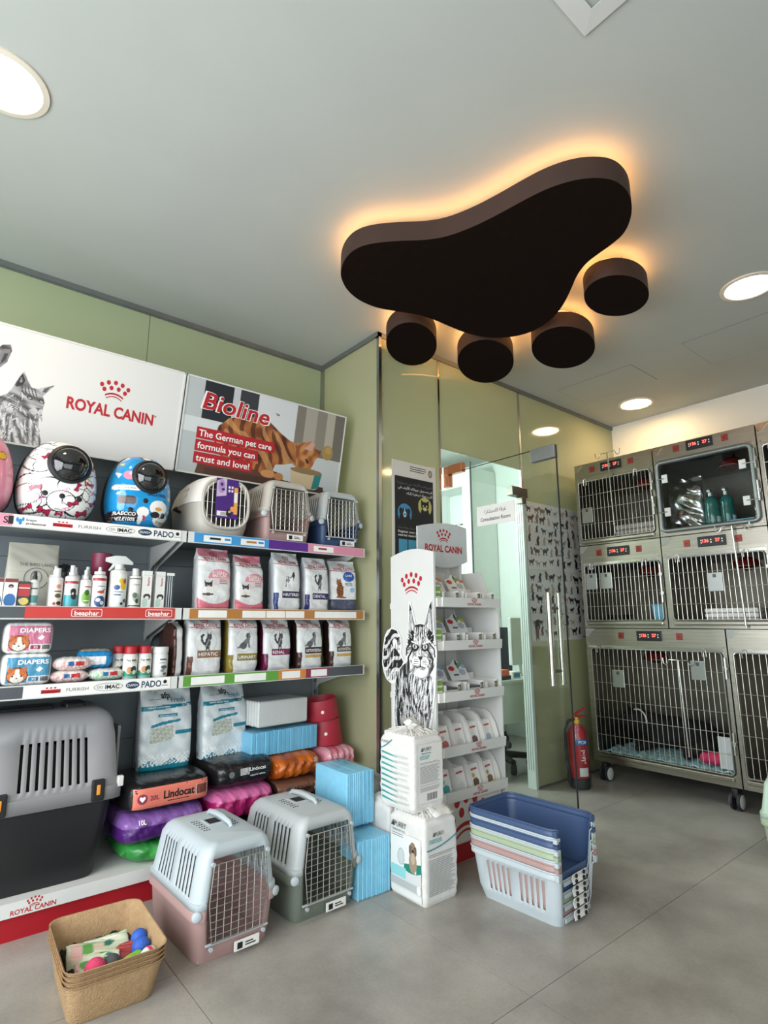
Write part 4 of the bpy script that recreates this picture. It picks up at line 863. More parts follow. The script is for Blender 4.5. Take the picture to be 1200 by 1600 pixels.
def rcpaint(kind, w, h, band='#555555', bandz=(.26, .40), pose=0, accent=None, bottom=None):
    def p(c):
        c.C[:] = S('#dfe0df'); a = w/2
        c.line([(-a, h*.80), (-a*.3, h*.775), (a, h*.785)], .0035, '#b3202b')
        if accent: c.rect(-a, 0, -a*.72, h*.30, accent); c.rect(-a*.70, 0, -a*.66, h*.30, '#dfe0df')
        if kind == 'baby':
            c.rect(-a, h*.86, a, h, '#d98494'); c.ell(a*.25, h*.50, a*.70, h*.16, '#e08f9c'); c.rect(-a, h*.30, a, h*.50, '#dfe0df'); c.m((c.Y < h*.20-.03*np.sin((c.X+a)/w*pi)*0) & (c.Y < h*(.10+.10*(c.X/a)**2)), '#d97585'); c.rect(a*-.1, h*.40, a, h*.54, '#e7b9c0', .5)
            c.ell(-a*.42, h*.34, a*.30, h*.10, '#eae6e0'); c.poly([(-a*.68, h*.48), (-a*.62, h*.37), (-a*.2, h*.37), (-a*.16, h*.48), (-a*.3, h*.44), (-a*.55, h*.44)], '#3d2d2a'); c.ell(-a*.42, h*.39, a*.18, h*.035, '#4d3a34'); c.ell(-a*.42, h*.355, a*.12, h*.03, '#f2eeea'); c.ell(-a*.5, h*.385, a*.035, h*.012, '#7fa6c9'); c.ell(-a*.34, h*.385, a*.035, h*.012, '#7fa6c9'); c.ell(-a*.4, h*.25, a*.34, h*.02, '#5a4a44')
        elif kind == 'vet':
            c.m(np.abs(np.hypot(c.X, (c.Y-h*.55)*.9)-a*.62) < .0012, '#b9bbbc')
            if pose == 0:    # cat, standing with raised tail
                c.ell(a*.10, h*.52, a*.16, h*.10, '#3a3a3c'); c.ell(a*.18, h*.62, a*.15, h*.055, '#4c4c4f'); c.poly([(a*.05, h*.66), (a*.09, h*.715), (a*.16, h*.67)], '#38383a'); c.poly([(a*.22, h*.67), (a*.29, h*.715), (a*.32, h*.65)], '#38383a'); c.line([(-a*.08, h*.50), (-a*.22, h*.56), (-a*.26, h*.64), (-a*.16, h*.66)], a*.12, '#3a3a3c'); c.line([(a*.06, h*.5), (a*.04, h*.40)], a*.09, '#4a4a4c'); c.line([(a*.18, h*.48), (a*.2, h*.40)], a*.09, '#6a6a6c'); c.m(c.ein(a*.1, h*.53, a*.13, h*.09) & (c.nz(160, 60, 3) > .55), '#8b8b8e')
            else:            # dog, seated with long ears
                c.poly([(-a*.55, h*.42), (-a*.2, h*.50), (a*.15, h*.60), (a*.20, h*.68), (a*.34, h*.70), (a*.40, h*.62), (a*.34, h*.55), (a*.36, h*.42), (a*.26, h*.42), (a*.2, h*.50), (a*.02, h*.43), (-a*.1, h*.42)], '#77787a'); c.ell(a*.18, h*.64, a*.09, h*.05, '#4e4e50'); c.ell(-a*.1, h*.46, a*.24, h*.06, '#5b5c5e')
        elif kind == 'dogwalk':
            c.poly([(-a*.2, h*.40), (-a*.12, h*.58), (a*.2, h*.56), (a*.42, h*.66), (a*.48, h*.6), (a*.35, h*.52), (a*.34, h*.38), (a*.24, h*.38), (a*.18, h*.47), (-a*.02, h*.47), (-a*.06, h*.38)], '#f0f0ee'); c.line([(-a*.2, h*.40), (-a*.12, h*.58), (a*.2, h*.56), (a*.42, h*.66), (a*.48, h*.6), (a*.35, h*.52)], .004, '#55565a'); c.ell(a*.38, h*.61, a*.09, h*.05, '#38383b'); c.ell(0, h*.52, a*.1, h*.04, '#8b8c8e')
        elif kind == 'adult':
            c.rect(-a, 0, a, h*.24, '#4b4f63'); c.ell(a*.35, h*.68, a*.42, h*.10, '#2c5aa6'); c.ell(-a*.28, h*.40, a*.26, h*.14, '#8a5330'); c.ell(-a*.36, h*.56, a*.18, h*.065, '#96603a'); c.poly([(-a*.52, h*.58), (-a*.5, h*.66), (-a*.38, h*.60)], '#7a4526'); c.poly([(-a*.34, h*.60), (-a*.22, h*.66), (-a*.2, h*.57)], '#7a4526'); c.m(c.ein(-a*.28, h*.42, a*.25, h*.15) & (np.sin(c.Y*420+c.X*160) > .3), '#5d3117'); c.line([(-a*.5, h*.28), (a*.1, h*.27)], .010, '#8a5330'); c.ell(a*.62, h*.42, a*.18, h*.05, '#8fb4d9')
        if kind in ('vet', 'dogwalk'): c.rect(-a*.48, h*bandz[0], a*.99, h*bandz[1], band)
        if bottom: c.rect(-a*.48, h*bottom[0], a*.99, h*bottom[1], bottom[2])
        return c
    return p
def rcbag(label, x, y, z, w, d, h, kind, word, side, seed, rz=0, group='bags of dry pet food', band='#555555', pose=0, accent=None, bottom=None, top=.22, sub=None, wordcol='white_ink', bandz=(.26, .40)):
    t, F = foodbag(label, (x, y, z), rz, w, d, h, rcpaint(kind, w, h, band, bandz, pose, accent, bottom), side, group, seed, top)
    crown(t, F, -w*.02, h*.905, w*.26); text(t, 'ROYAL CANIN', F, -w*.02, h*.825, .0165, 'red_ink', width=w*.68, bold=.02)
    if kind == 'baby':
        text(t, 'MOTHER &', F, w*.08, h*.605, .009, 'white_ink'); text(t, 'BABYCAT', F, w*.12, h*.56, .017, 'white_ink', width=w*.44, bold=.02)
        for k in range(3): decal(t, 'small_print', F, [(w*.12, h*(.48-.028*k), w*.36, h*(.49-.028*k))], 'grey_ink')
    elif kind == 'adult': text(t, 'CARE', F, w*.17, h*.70, .012, 'white_ink', width=w*.26); text(t, '90%', F, w*.17, h*.53, .020, 'navy_ink', bold=0)
    else: text(t, word, F, -w*.20, h*sum(bandz)/2, .0155, wordcol, 'l', width=min(w*.62, .0135*len(word)), bold=.01)
    return t
BS2 = 1.180; BS3 = .880
rcbag('pink and white kitten food bag, first on the middle right shelf', 1.135, 2.735, BS2, .170, .10, .305, 'baby', '', '#d7d8d8', 1)
rcbag('pink and white kitten food bag leaning with a creased top', 1.325, 2.735, BS2, .158, .10, .285, 'baby', '', '#d7d8d8', 2, rz=R(3), top=.30)
rcbag('white dog food bag lettered NEUTERED with navy band', 1.545, 2.735, BS2, .160, .095, .315, 'dogwalk', 'NEUTERED', '#ccd2d8', 3, band='#2c2a4a', accent='#2f3f7a', bandz=(.22, .33))
rcbag('white cat food bag lettered DENTAL with violet band', 1.735, 2.735, BS2, .155, .095, .30, 'vet', 'DENTAL', '#cdd0d8', 4, band='#332a5c', accent='#34306a', bandz=(.22, .33), top=.26)
rcbag('white cat food bag with blue oval and grey bottom at the shelf end', 1.925, 2.74, BS2, .170, .10, .295, 'adult', '', '#c9cdd0', 5, rz=R(-14))
rcbag('white cat food bag lettered HEPATIC with brown band', 1.105, 2.735, BS3, .170, .095, .275, 'vet', 'HEPATIC', '#cfcfcd', 6, band='#8d6a52', accent='#6b4030', bandz=(.27, .40), top=.16)
rcbag('white dog food bag lettered URINARY with olive gold side', 1.305, 2.735, BS3, .160, .10, .275, 'vet', 'URINARY', '#a38f3c', 7, band='#8c7c3c', pose=1, accent='#8f7d36', bandz=(.20, .32), top=.16)
rcbag('white cat food bag lettered RENAL with plum side', 1.495, 2.735, BS3, .160, .10, .270, 'vet', 'RENAL', '#5a1436', 8, band='#7d2450', accent='#6d1c44', bandz=(.27, .39), top=.30)
rcbag('white dog food bag lettered GASTROINTESTINAL, the nearer of two', 1.695, 2.735, BS3, .160, .10, .272, 'vet', 'GASTROINTESTINAL', '#33211c', 9, band='#3a2722', pose=1, accent='#47302a', bottom=(.20, .255, '#c9a05a'), bandz=(.27, .40), top=.2)
rcbag('white dog food bag lettered GASTROINTESTINAL at the shelf end', 1.900, 2.735, BS3, .152, .10, .268, 'vet', 'GASTROINTESTINAL', '#33211c', 10, band='#3a2722', pose=1, accent='#47302a', bottom=(.20, .255, '#c9a05a'), bandz=(.29, .40), top=.16)
foodbag('dark brown sided food bag squeezed in left of the HEPATIC bag', (.972, 2.76, BS3), R(4), .052, .13, .245, lambda c: c.rect(-1, 0, 1, 1, '#d9d9d7').rect(-.05, 0, -.008, .24, '#4a2a22'), '#4a2a22', 'bags of dry pet food', 11, .14)
foodbag('brown and white food bag edge at the start of the lower right shelf', (.995, 2.90, BS3), 0, .06, .09, .25, lambda c: c.rect(-1, 0, 1, 1, '#5a382c'), '#4a2a22', 'bags of dry pet food', 12, .14)
# brown bird-food pouch behind the bottles
t, F = foodbag('beige paper pouch with bird drawing behind the bottles', (.385, 2.90, BS2), 0, .20, .085, .285, lambda c: c.rect(-1, 0, 1, 1, '#c4c0b2'), '#b5b1a3', None, 14, .45, .01, PRM, 'paper_pouch', 'pouch', .003)
text(t, 'THE BIRD LAND', F, .01, .190, .014, 'grey_ink', width=.13, bold=0)
q = MB(); P = [F(.01+.045*cos(a), .13+.045*sin(a), .0022) for a in np.linspace(.2, pi*1.9, 30)]; q.tube(P, .0012, 5); q.tube([F(.01+.02*cos(a), .135+.028*sin(a), .0022) for a in np.linspace(0, 2*pi, 20)], .0012, 5); q.build('bird_drawing', 'grey_ink', t)
# crystal litter bags on the bottom deck
def afppaint(w, h):
    def p(c):
        a = w/2; c.C[:] = S('#d3dcde'); c.grad(c.nz(60, 40, 2), '#c6cfd2', '#e0e5e6')
        tl = '#1f7f92'
        c.poly([(-a, h*.74), (a, h*.785), (a, h*.82), (-a, h*.80)], tl) ; c.rect(-a*.35, h*.66, a*.35, h*.695, tl); c.poly([(-a*.62, h*.53), (-a*.2, h*.56), (a*.5, h*.59), (a*.5, h*.62), (-a*.2, h*.60), (-a*.62, h*.565)], tl)
        k = c.pin([(-a*.62, h*.52), (a*.2, h*.55), (a*.25, h*.40), (a*.12, h*.36), (-a*.66, h*.34)]); c.grad(c.nz(330, 330, 3), '#8f9688', '#d6d8cc', k); c.rect(a*.3, h*.43, a, h*.475, tl)
        c.m((c.Y < h*.10+.012*np.sin(c.X*60)), tl); c.m((c.Y < h*.20) & (c.Y > h*.06) & (c.nz(260, 260, 5) > .58), '#eef2f2')
        return c
    return p
for k, (x_, y_, z_, rz_, lb, sd) in enumerate(((.995, 2.86, .452, R(-2), 'crystal cat litter bag with teal print, beside the large carrier', 21), (1.285, 2.86, .452, R(4), 'crystal cat litter bag with teal print, beside the white tissue pack', 22))):
    w, h = .242, .352
    t, F = foodbag(lb, (x_, y_, z_), rz_, w, .10, h, afppaint(w, h), '#c6cfd2', 'crystal litter bags', sd, .24, .03, None, 'litter_bag', 'litter bag', .007)
    text(t, 'afp', F, -.005, h*.925, .026, 'black_ink', bold=.02); text(t, 'Fresh', F, .050, h*.865, .022, 'teal_ink', bold=.005); text(t, 'all for paws', F, -.055, h*.885, .008, 'grey_ink', bold=0)
    text(t, 'natural crystal litter', F, -.04, h*.787, .008, 'white_ink', width=.10); text(t, '2.7 kg', F, .085, h*.80, .011, 'white_ink'); text(t, 'fresh odour control', F, 0, h*.677, .007, 'white_ink', width=.07, bold=0)
# ================================================================ SOFT PACKS lying on the bottom deck
def softpack(name, label, cat, loc, rz, w, d, h, paint, mat=None, group=None, e=.30, seal=0, crease=.004, seed=0, nx=64, na=72, tilt=0):
    """pillow-like pack: superellipse section along x, optionally drawn out to flat end seals"""
    t_ = thing(name, label, cat, loc, group=group, rot=(0, tilt, rz)); r = random.Random(seed); ph = [r.uniform(0, 6) for _ in range(6)]
    V = []; X = []; Z = []; Y = []
    def sc(u): return max(.03, (1-abs(u)**8)**.25) if not seal else max(.05, (1-abs(u)**(2.2+seal))**.6)
    xs = [sin(pi/2*u) for u in np.linspace(-1, 1, nx+1)]
    for u in xs:
        s = sc(u)
        for j in range(na):
            th = 2*pi*j/na; c, q = cos(th), sin(th); rr_ = .5*(abs(c)**(1/e)+abs(q)**(1/e))**(-e)
            y = c*rr_*d*(s if not seal else max(.65, s)); z = q*rr_*h*s; cr = 1+crease*4*(sin(6*u+3*th+ph[0])*sin(11*u+ph[1])*.8+.5*sin(17*u+5*th+ph[2])*sin(4*th+ph[3])+.35*sin(41*u-7*th+ph[4])*sin(9*u+ph[5]))
            V.append((u*w/2, y*cr, h/2+z*cr)); X.append(u*w/2); Z.append(h/2+z); Y.append(y)
    F = [(i*na+j, i*na+(j+1) % na, (i+1)*na+(j+1) % na, (i+1)*na+j) for i in range(nx) for j in range(na)]; F += [tuple(range(na))[::-1], tuple(nx*na+j for j in range(na))]
    me = bpy.data.meshes.new('pack_body'); me.from_pydata(V, [], F); c = Cv(np.array(X), np.array(Z)); c.D = np.array(Y); c = paint(c); setcol(me, c.C); me.materials.append(mat or PRF); link('pack_body', me, t_, smooth=True)
    def Ff(x, z, o=.0025):
        s = sc(min(1, abs(2*x/w))); v = min(.999, abs(z-h/2)/(h/2*s)); c = (1-v**(1/e))**e; return (x, -d/2*c*(s if not seal else max(.65, s))-o, z)
    return t_, Ff
def solid(col): return lambda c: c.rect(-9, -9, 9, 9, col)
DK = .131
# dark litter sacks: bottom row, middle row, top row
softpack('litter_bag', 'bright green litter bag peeking out at the bottom of the pile', 'litter bag', (.955, 2.80, DK), 0, .34, .36, .085, lambda c: c.grad(c.nz(30, 40, 2), '#1c6b2a', '#4fb45a'), None, 'cat litter bags', seal=2)
softpack('litter_bag', 'dark litter bag under the magenta one', 'litter bag', (1.31, 2.80, DK), 0, .34, .36, .09, solid('#2a2228'), None, 'cat litter bags')
softpack('litter_bag', 'dark litter bag under the brown paper one', 'litter bag', (1.62, 2.80, DK), 0, .28, .36, .115, solid('#1d1b1e'), None, 'cat litter bags')
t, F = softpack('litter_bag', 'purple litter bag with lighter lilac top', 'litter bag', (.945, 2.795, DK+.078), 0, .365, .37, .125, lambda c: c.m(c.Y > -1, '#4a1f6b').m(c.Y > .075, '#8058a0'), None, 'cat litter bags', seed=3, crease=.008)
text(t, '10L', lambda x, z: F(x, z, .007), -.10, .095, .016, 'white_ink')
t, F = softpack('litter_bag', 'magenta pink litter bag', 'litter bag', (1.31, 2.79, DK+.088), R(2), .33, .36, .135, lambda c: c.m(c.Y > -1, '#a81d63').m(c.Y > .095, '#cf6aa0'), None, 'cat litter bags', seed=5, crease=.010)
t, F = softpack('litter_bag', 'brown paper coloured litter bag lettered Lindocat', 'litter bag', (1.605, 2.80, DK+.113), R(2), .275, .34, .10, lambda c: c.m(c.Y > -1, '#7a5140').m(c.X < -.12, '#2a1d1a'), None, 'cat litter bags', seed=6)
text(t, 'Lindocat', F, .02, .055, .024, 'black_ink', width=.10, bold=.03); decal(t, 'barcode', F, [(.088+.005*i, .04, .091+.005*i, .075) for i in range(8)], 'white_ink')
q = MB(); q.add([F(-.065+.016*cos(a*pi/8), .055+.016*sin(a*pi/8)) for a in range(16)], [tuple(range(16))]); q.build('seal_mark', 'st_dark', t)
def lindo(c):
    c.C[:] = S('#1c1a1c'); return c
t, F = softpack('litter_bag', 'black litter bag with a coral Lindocat label', 'litter bag', (.960, 2.80, DK+.200), R(1), .375, .36, .125, lambda c: lindo(c), None, 'cat litter bags', seed=7, e=.22)
F1 = lambda x, z: F(x, z, .0035); F2 = lambda x, z: F(x, z, .0045); M('coral', '#dd7a67', .4)
lab = sheet('coral_label', F1, -.160, .165, .022, .102, 30, 8, solid('#dd7a67'), t, PRG)
text(t, 'Lindocat', F2, .03, .066, .030, 'black_ink', width=.135, bold=.03); text(t, '20L', F2, -.075, .062, .018, 'st_plum', bold=.02); decal(t, 'small_print', F2, [(-.02, .038, .075, .041)], 'black_ink')
decal(t, 'barcode_patch', F2, [(.105, .042, .160, .085)], 'paper'); F3 = lambda x, z: F(x, z, .0052); decal(t, 'barcode', F3, [(.109+.0064*i, .045, .1125+.0064*i, .082) for i in range(8)], 'black_ink')
q = MB(); q.add([F2(-.125+.020*cos(a*pi/10), .062+.020*sin(a*pi/10)) for a in range(20)], [tuple(range(20))]); q.build('heart_badge', 'st_plum', t)
hp = [(0, -.012), (.011, .0), (.012, .007), (.006, .011), (0, .006), (-.006, .011), (-.012, .007), (-.011, 0)]
q = MB(); q.add([F3(-.125+u, .062+v_) for u, v_ in hp], [tuple(range(8))]); q.build('heart', 'white_ink', t)
t, F = softpack('litter_bag', 'black litter bag with small white print, beside the coral label one', 'litter bag', (1.318, 2.81, DK+.222), R(2), .315, .36, .125, lambda c: lindo(c), None, 'cat litter bags', seed=8)
text(t, 'Lindocat', F, .05, .082, .016, 'white_ink', width=.085); decal(t, 'barcode', F, [(-.04+.006*i, .06, -.037+.006*i, .09) for i in range(8)], 'white_ink'); text(t, 'natural white', F, .05, .055, .009, 'white_ink', width=.08, bold=0)
q = MB(); q.add([F(-.085+.014*cos(a*pi/8), .07+.014*sin(a*pi/8)) for a in range(16)], [tuple(range(16))]); q.build('heart_badge', 'grey_ink', t)
t, F = softpack('litter_bag', 'orange litter bag on top of the brown one', 'litter bag', (1.605, 2.81, DK+.211), R(3), .285, .34, .115, lambda c: c.grad(c.nz(25, 30, 3), '#a34a12', '#cf6a1c'), None, 'cat litter bags', seed=9, crease=.01)
text(t, 'fresh', F, -.03, .085, .012, 'grey_ink', bold=0); decal(t, 'barcode', F, [(.075+.006*i, .07, .078+.006*i, .09) for i in range(7)], 'white_ink')
# folded tissue pack and blue pad packs on top of the sacks
def padpack(name, label, loc, rz, w, d, h, n, mat, alongx=True, film=True, group='packs of absorbent pads'):
    t_ = thing(name, label, 'pad pack', loc, rz, group); r = random.Random(int(w*999)+n); me = None
    for i in range(n):
        jt = r.uniform(-.0025, .0025); jz = r.uniform(-.002, .0)
        if alongx: MB().rbox(-w/2+w*i/n+.0003, -w/2+w*(i+1)/n-.0003, -d/2+jt, d/2+jt, 0, h+jz, .0028, 1).build('pad', mat, t_)
        else: MB().rbox(-w/2+jt, w/2+jt, -d/2+d*i/n+.0003, -d/2+d*(i+1)/n-.0003, 0, h+jz, .0028, 1).build('pad', mat, t_)
    if film:
        q = MB().loft([[(x_*1.03, y_*1.03, z_) for x_, y_ in rrect(w, d, .012, 3)] for z_ in (.001, h*.5, h+.003)]+[[(x_*.5, y_*.55, h+.012) for x_, y_ in rrect(w, d, .012, 3)]], cap=(0, 1)); q.build('plastic_wrap', FILM, t_, smooth=True)
        q = MB(); rs = [[(-w*.32+w*.64*k/8, sx*.03, h+.006+.028*abs(sin(k*1.9))*(1 if sx > 0 else .3)) for k in range(9)] for sx in (-1, .2, 1)]; q.loft(rs, cap=(0, 0), closed=False); q.build('wrap_tuft', FILM, t_, smooth=True)
    return t_
padpack('pad_pack', 'blue absorbent pad pack lying under the white tissue pack', (1.575, 2.84, .459), R(3), .40, .22, .118, 16, 'blue_film')
t = thing('tissue_pack', 'white folded tissue pack on the blue pad pack', 'tissue pack', (1.56, 2.845, .596), R(5), None)
for i in range(8): MB().rbox(-.155, .155, -.105+.026*i, -.105+.026*(i+1)-.001, .002*(i % 2), .125, .006, 1).build('tissue_fold', 'tissue', t)
MB().loft([[(x_, y_, z_) for x_, y_ in rrect(.318, .222, .015, 3)] for z_ in (.001, .06, .129)], cap=(0, 1)).build('plastic_wrap', FILM, t, smooth=True)
softpack('pad_pack', 'pink pad pack in clear plastic beside the orange bag', 'pad pack', (1.885, 2.80, .352), 0, .205, .30, .10, lambda c: c.grad(c.nz(40, 30, 3), '#c9667a', '#eab4bd'), None, 'packs of absorbent pads', seed=12, crease=.012)
softpack('pad_pack', 'light blue bundle under the pink pad pack', 'pad pack', (1.875, 2.80, DK), 0, .205, .34, .115, lambda c: c.grad(c.nz(40, 30, 4), '#4f8fb9', '#9cc6de'), None, 'packs of absorbent pads', seed=13, crease=.012)
softpack('pad_pack', 'white and blue bundle squeezed beside the brown litter bag', 'pad pack', (1.875, 2.80, DK+.114), 0, .205, .32, .106, lambda c: c.grad(c.nz(50, 40, 5), '#6f8ea8', '#e2e4e4'), None, 'packs of absorbent pads', seed=14, crease=.012)
# two red cone collars / bowls
for z0, r0, r1, hh, x_, lb, tl in ((.455, .105, .083, .135, 1.885, 'lower red round pet bowl with flared base on the pink pack', 0), (.592, .098, .088, .105, 1.868, 'upper red round pet bowl tilted on the lower one', R(-9))):
    t = thing('pet_bowl', lb, 'pet bowl', (x_, 2.83, z0), group='stacked red pet bowls', rot=(0, tl, 0))
    MB().lathe([(r0, 0), (r0+.002, .004), (r1, hh), (r1-.004, hh+.002), (r1-.02, hh-.045), (.01, hh-.05)], 40).build('bowl_body', 'red_rubber', t, smooth=True)
    MB().lathe([(.009, 0), (.009, .003), (.004, .004)], 14, ((r0+r1)/2*sin(-.5), -(r0+r1)/2*cos(-.5), hh*.45), ax=(-.45, -1, .1)).build('button', 'paper', t, smooth=True)
# blue pad packs standing on the floor
padpack('pad_pack', 'lower upright light blue pad pack standing on the floor', (1.632, 2.165, 0), R(-2), .17, .23, .222, 15, 'blue_pad')
padpack('pad_pack', 'upper upright light blue pad pack stacked on the lower one', (1.650, 2.305, .238), R(-2), .15, .27, .222, 14, 'blue_pad')
padpack('pad_pack', 'upright light blue pad pack hidden behind the lower one', (1.64, 2.42, 0), R(0), .18, .22, .234, 12, 'blue_pad', film=False)
# clear bag bundle behind the blue packs
softpack('pad_pack', 'clear bag bundle wedged between the blue packs and the glass', 'pad pack', (1.86, 2.41, 0), R(0), .22, .22, .36, lambda c: c.grad(c.nz(30, 20, 3), '#8c8f90', '#c9cbca'), None, 'packs of absorbent pads', seed=16, crease=.01)

# ---------------------------------------------------------------- white training pad bags
def padbag(label, loc, rz, w, d, h, front, seed, tuft):
    t_ = thing('training_pad_bag', label, 'pad bag', loc, rz, 'white training pad bags'); r = random.Random(seed)
    P0 = rrect(w, d, .014, 4); n_ = 96
    # resample outline densely
    per = []; L_ = 0; Q = P0+[P0[0]]; seg = [math.dist(Q[i], Q[i+1]) for i in range(len(P0))]; tot = sum(seg)
    for k in range(n_):
        s = tot*k/n_; i = 0
        while s > seg[i]: s -= seg[i]; i += 1
        f_ = s/max(seg[i], 1e-9); per.append((Q[i][0]+(Q[i+1][0]-Q[i][0])*f_, Q[i][1]+(Q[i+1][1]-Q[i][1])*f_))
    V = []; nt = 70
    for i in range(nt+1):
        t = i/nt; bul = 1+.025*sin(pi*t)-(.05*(1-t/.05) if t < .05 else 0)
        if t > .93: bul *= 1-.10*((t-.93)/.07)**2
        for (x, y) in per:
            wv = .0022*sin(t*31+x*60+seed)*sin(y*55+t*9); V.append((x*(bul+wv*6), y*(bul+wv*6), t*h))
    F = [(i*n_+j, i*n_+(j+1) % n_, (i+1)*n_+(j+1) % n_, (i+1)*n_+j) for i in range(nt) for j in range(n_)]+[tuple(range(n_))[::-1]]
    # gathered top
    b0 = len(V)
    for k, (s, dz) in enumerate(((.90, .012), (.72, .020), (.45, .026), (.2, .028))):
        for j, (x, y) in enumerate(per): V.append((x*s, y*s, h+dz+.006*sin(j*.9+k)*(1-s)+.004*sin(j*2.3+k*2)))
    for k in range(4):
        o0 = nt*n_+k*n_
        F += [(o0+j, o0+(j+1) % n_, o0+n_+(j+1) % n_, o0+n_+j) for j in range(n_)]
    F.append(tuple(len(V)-n_+j for j in range(n_)))
    me = bpy.data.meshes.new('bag_body'); me.from_pydata(V, [], F); me.materials.append(MATS['tissue']); link('bag_body', me, t_, smooth=True)
    if tuft:
        q = MB(); rings = []
        for k in range(7):
            u = k/6; rings.append([(w*(.10-.22*u)+(.045+.012*sin(k*2))*cos(2*pi*j/14)*(1-.35*u), (-.02+.01*u)+(.03+.008*cos(k*3+j))*sin(2*pi*j/14), h+.018+.05*u+.006*sin(j*1.7+k)) for j in range(14)])
        q.loft(rings, cap=(0, 1)); q.build('gathered_top', 'tissue', t_, smooth=True)
    else:
        q = MB(); q.loft([[(w*.5*s_, -d*.5+d*k/10, h+.012+.028*sin(pi*k/10)+.006*sin(k*2.1+s_*9)) for k in range(11)] for s_ in (-.3, 0.05, .3, .62, .9)], cap=(0, 0), closed=False); q.build('folded_top', 'tissue', t_, smooth=True, solid=.002)
    # y-facing front and x-facing end, both a hair outside the bulged skin
    Ff = lambda x, z, o=.0015: (x, -d/2*(1+.025*sin(pi*z/h))-.0035-o, z)
    Fe = lambda y, z, o=.0015: (w/2*(1+.025*sin(pi*z/h))+.0035+o, y, z)
    Fl = lambda y, z, o=.0015: (-w/2*(1+.025*sin(pi*z/h))-.0035-o, -y, z)
    return t_, Ff, Fe, Fl
def brand(t_, F, x, z, s):
    text(t_, 'PURRY', F, x+s*.30, z, s, 'black_ink', width=s*3.3, bold=0); q = MB()
    q.add([F(x-s*2.35, z-s*.5), F(x-s*2.0, z-s*.5), F(x-s*1.9, z+s*.45), F(x-s*2.05, z+s*.3)], [(0, 1, 2, 3)]); q.add([F(x-s*1.9, z-s*.5), F(x-s*1.45, z-s*.5), F(x-s*1.55, z+s*.2), F(x-s*1.75, z+s*.62)], [(0, 1, 2, 3)]); q.build('dog_mark', 'black_ink', t_)
def lines(t_, F, x0, x1, z0, z1, n, mat, seed=1, th=.4):
    r = random.Random(seed); st_ = (z0-z1)/n
    decal(t_, 'small_print', F, [(x0, z0-st_*i-st_*th, x0+(x1-x0)*r.uniform(.8, 1), z0-st_*i) for i in range(n) if r.random() > .08], mat)
M('teal_print', '#2f9a98', .5); M('pale_print', '#c9cdcd', .5); M('grey_print', '#8f9394', .5)
# lower bag: the picture is on the side towards the shelves, the text panel faces the shop
t, Ff, Fe, Fl = padbag('lower white training pad bag with a dog picture', (1.811, 1.944, 0), R(0), .19, .22, .312, 'pic', 3, False)
def dogpic(c):
    c.C[:] = S('#e2e3e1'); c.rect(-.12, .0, .12, .115, '#d3d6d5'); c.m((c.Y < .135+.02*(c.X/.1)) & (c.Y > .106+.035*((c.X-.03)/.1)**2) & (c.X > -.01), '#1d7f6c'); c.rect(-.12, .075, .0, .115, '#8ecfd1'); c.rect(-.12, .04, .12, .07, '#b4b8b8'); c.m(c.Y < .035, '#e2e3e1')
    c.ell(.078, .055, .012, .016, '#eef0ef'); c.ell(-.028, .155, .022, .032, '#9aa3a4'); c.ell(-.028, .155, .019, .029, '#c6cccc'); c.rect(.052, .112, .064, .128, '#dfe6e4')
    c.ell(.045, .150, .024, .040, '#a08a72'); c.ell(.045, .202, .018, .024, '#8f7860'); c.ell(.028, .195, .007, .018, '#6f5a46'); c.ell(.062, .195, .007, .018, '#6f5a46'); c.ell(.046, .193, .008, .006, '#2a2320'); c.ell(.038, .207, .003, .003, '#1d1715'); c.ell(.054, .207, .003, .003, '#1d1715'); c.ell(.046, .165, .013, .022, '#b9a68e'); return c
sheet('front_print', lambda x, z: Fl(x, z, .0006), -.094, .094, .012, .245, 100, 120, dogpic, t, PRM)
F1 = lambda x, z: Fl(x, z, .0016); brand(t, F1, -.04, .275, .022); text(t, 'TRAINING PET PADS', F1, -.045, .252, .007, 'teal_ink', width=.08)
lines(t, F1, -.088, .0, .24, .215, 3, 'grey_print', 4)
F1 = lambda x, z: Ff(x, z, .0016); brand(t, F1, -.018, .262, .015); lines(t, F1, -.075, .0, .245, .222, 4, 'teal_print', 5)
q = MB(); q.tube([F1(-.088+.175*k/12, .208+.034*(k/12)**2) for k in range(13)], .0022, 5); q.build('green_rule', 'teal_ink', t); lines(t, F1, -.078, .075, .19, .035, 24, 'grey_print', 6, .35)
# upper bag
t, Ff, Fe, Fl = padbag('upper white training pad bag standing on the lower one', (1.795, 1.995, .336), R(2), .185, .215, .290, 'stripe', 5, True)
F1 = lambda x, z: Fl(x, z, .0016)
for k in range(9):
    z = .225-k*.023; q = MB(); n_ = 6
    q.add([F1(-.088+.10*i/n_, z-.014*i/n_) for i in range(n_+1)]+[F1(-.088+.10*i/n_, z-.014*i/n_-.008*(1-.6*i/n_)) for i in range(n_+1)], [(i, i+1, n_+2+i, n_+1+i) for i in range(n_)]); q.build('teal_stripe', 'teal_print', t)
    lines(t, F1, -.01, .088, z-.006, z-.018, 3, 'pale_print', k, .4)
text(t, 'PURRY', F1, -.066, .265, .011, 'grey_ink', bold=0); q = MB(); q.tube([F1(-.090+.066*k/10, .236+.012*(k/10)**2+.028*(k/10)) for k in range(11)], .002, 5); q.build('green_rule', 'teal_ink', t)
F0 = lambda x, z: Ff(x, z, .0008); F1 = lambda x, z: Ff(x, z, .0018)
decal(t, 'white_label', F0, [(-.070, .035, .078, .110), (-.070, .11, .078, .19), (-.070, .19, .078, .268)], 'paper'); brand(t, F1, -.018, .248, .015); text(t, 'TRAINING PET PADS', F1, -.022, .231, .006, 'teal_ink', width=.06)
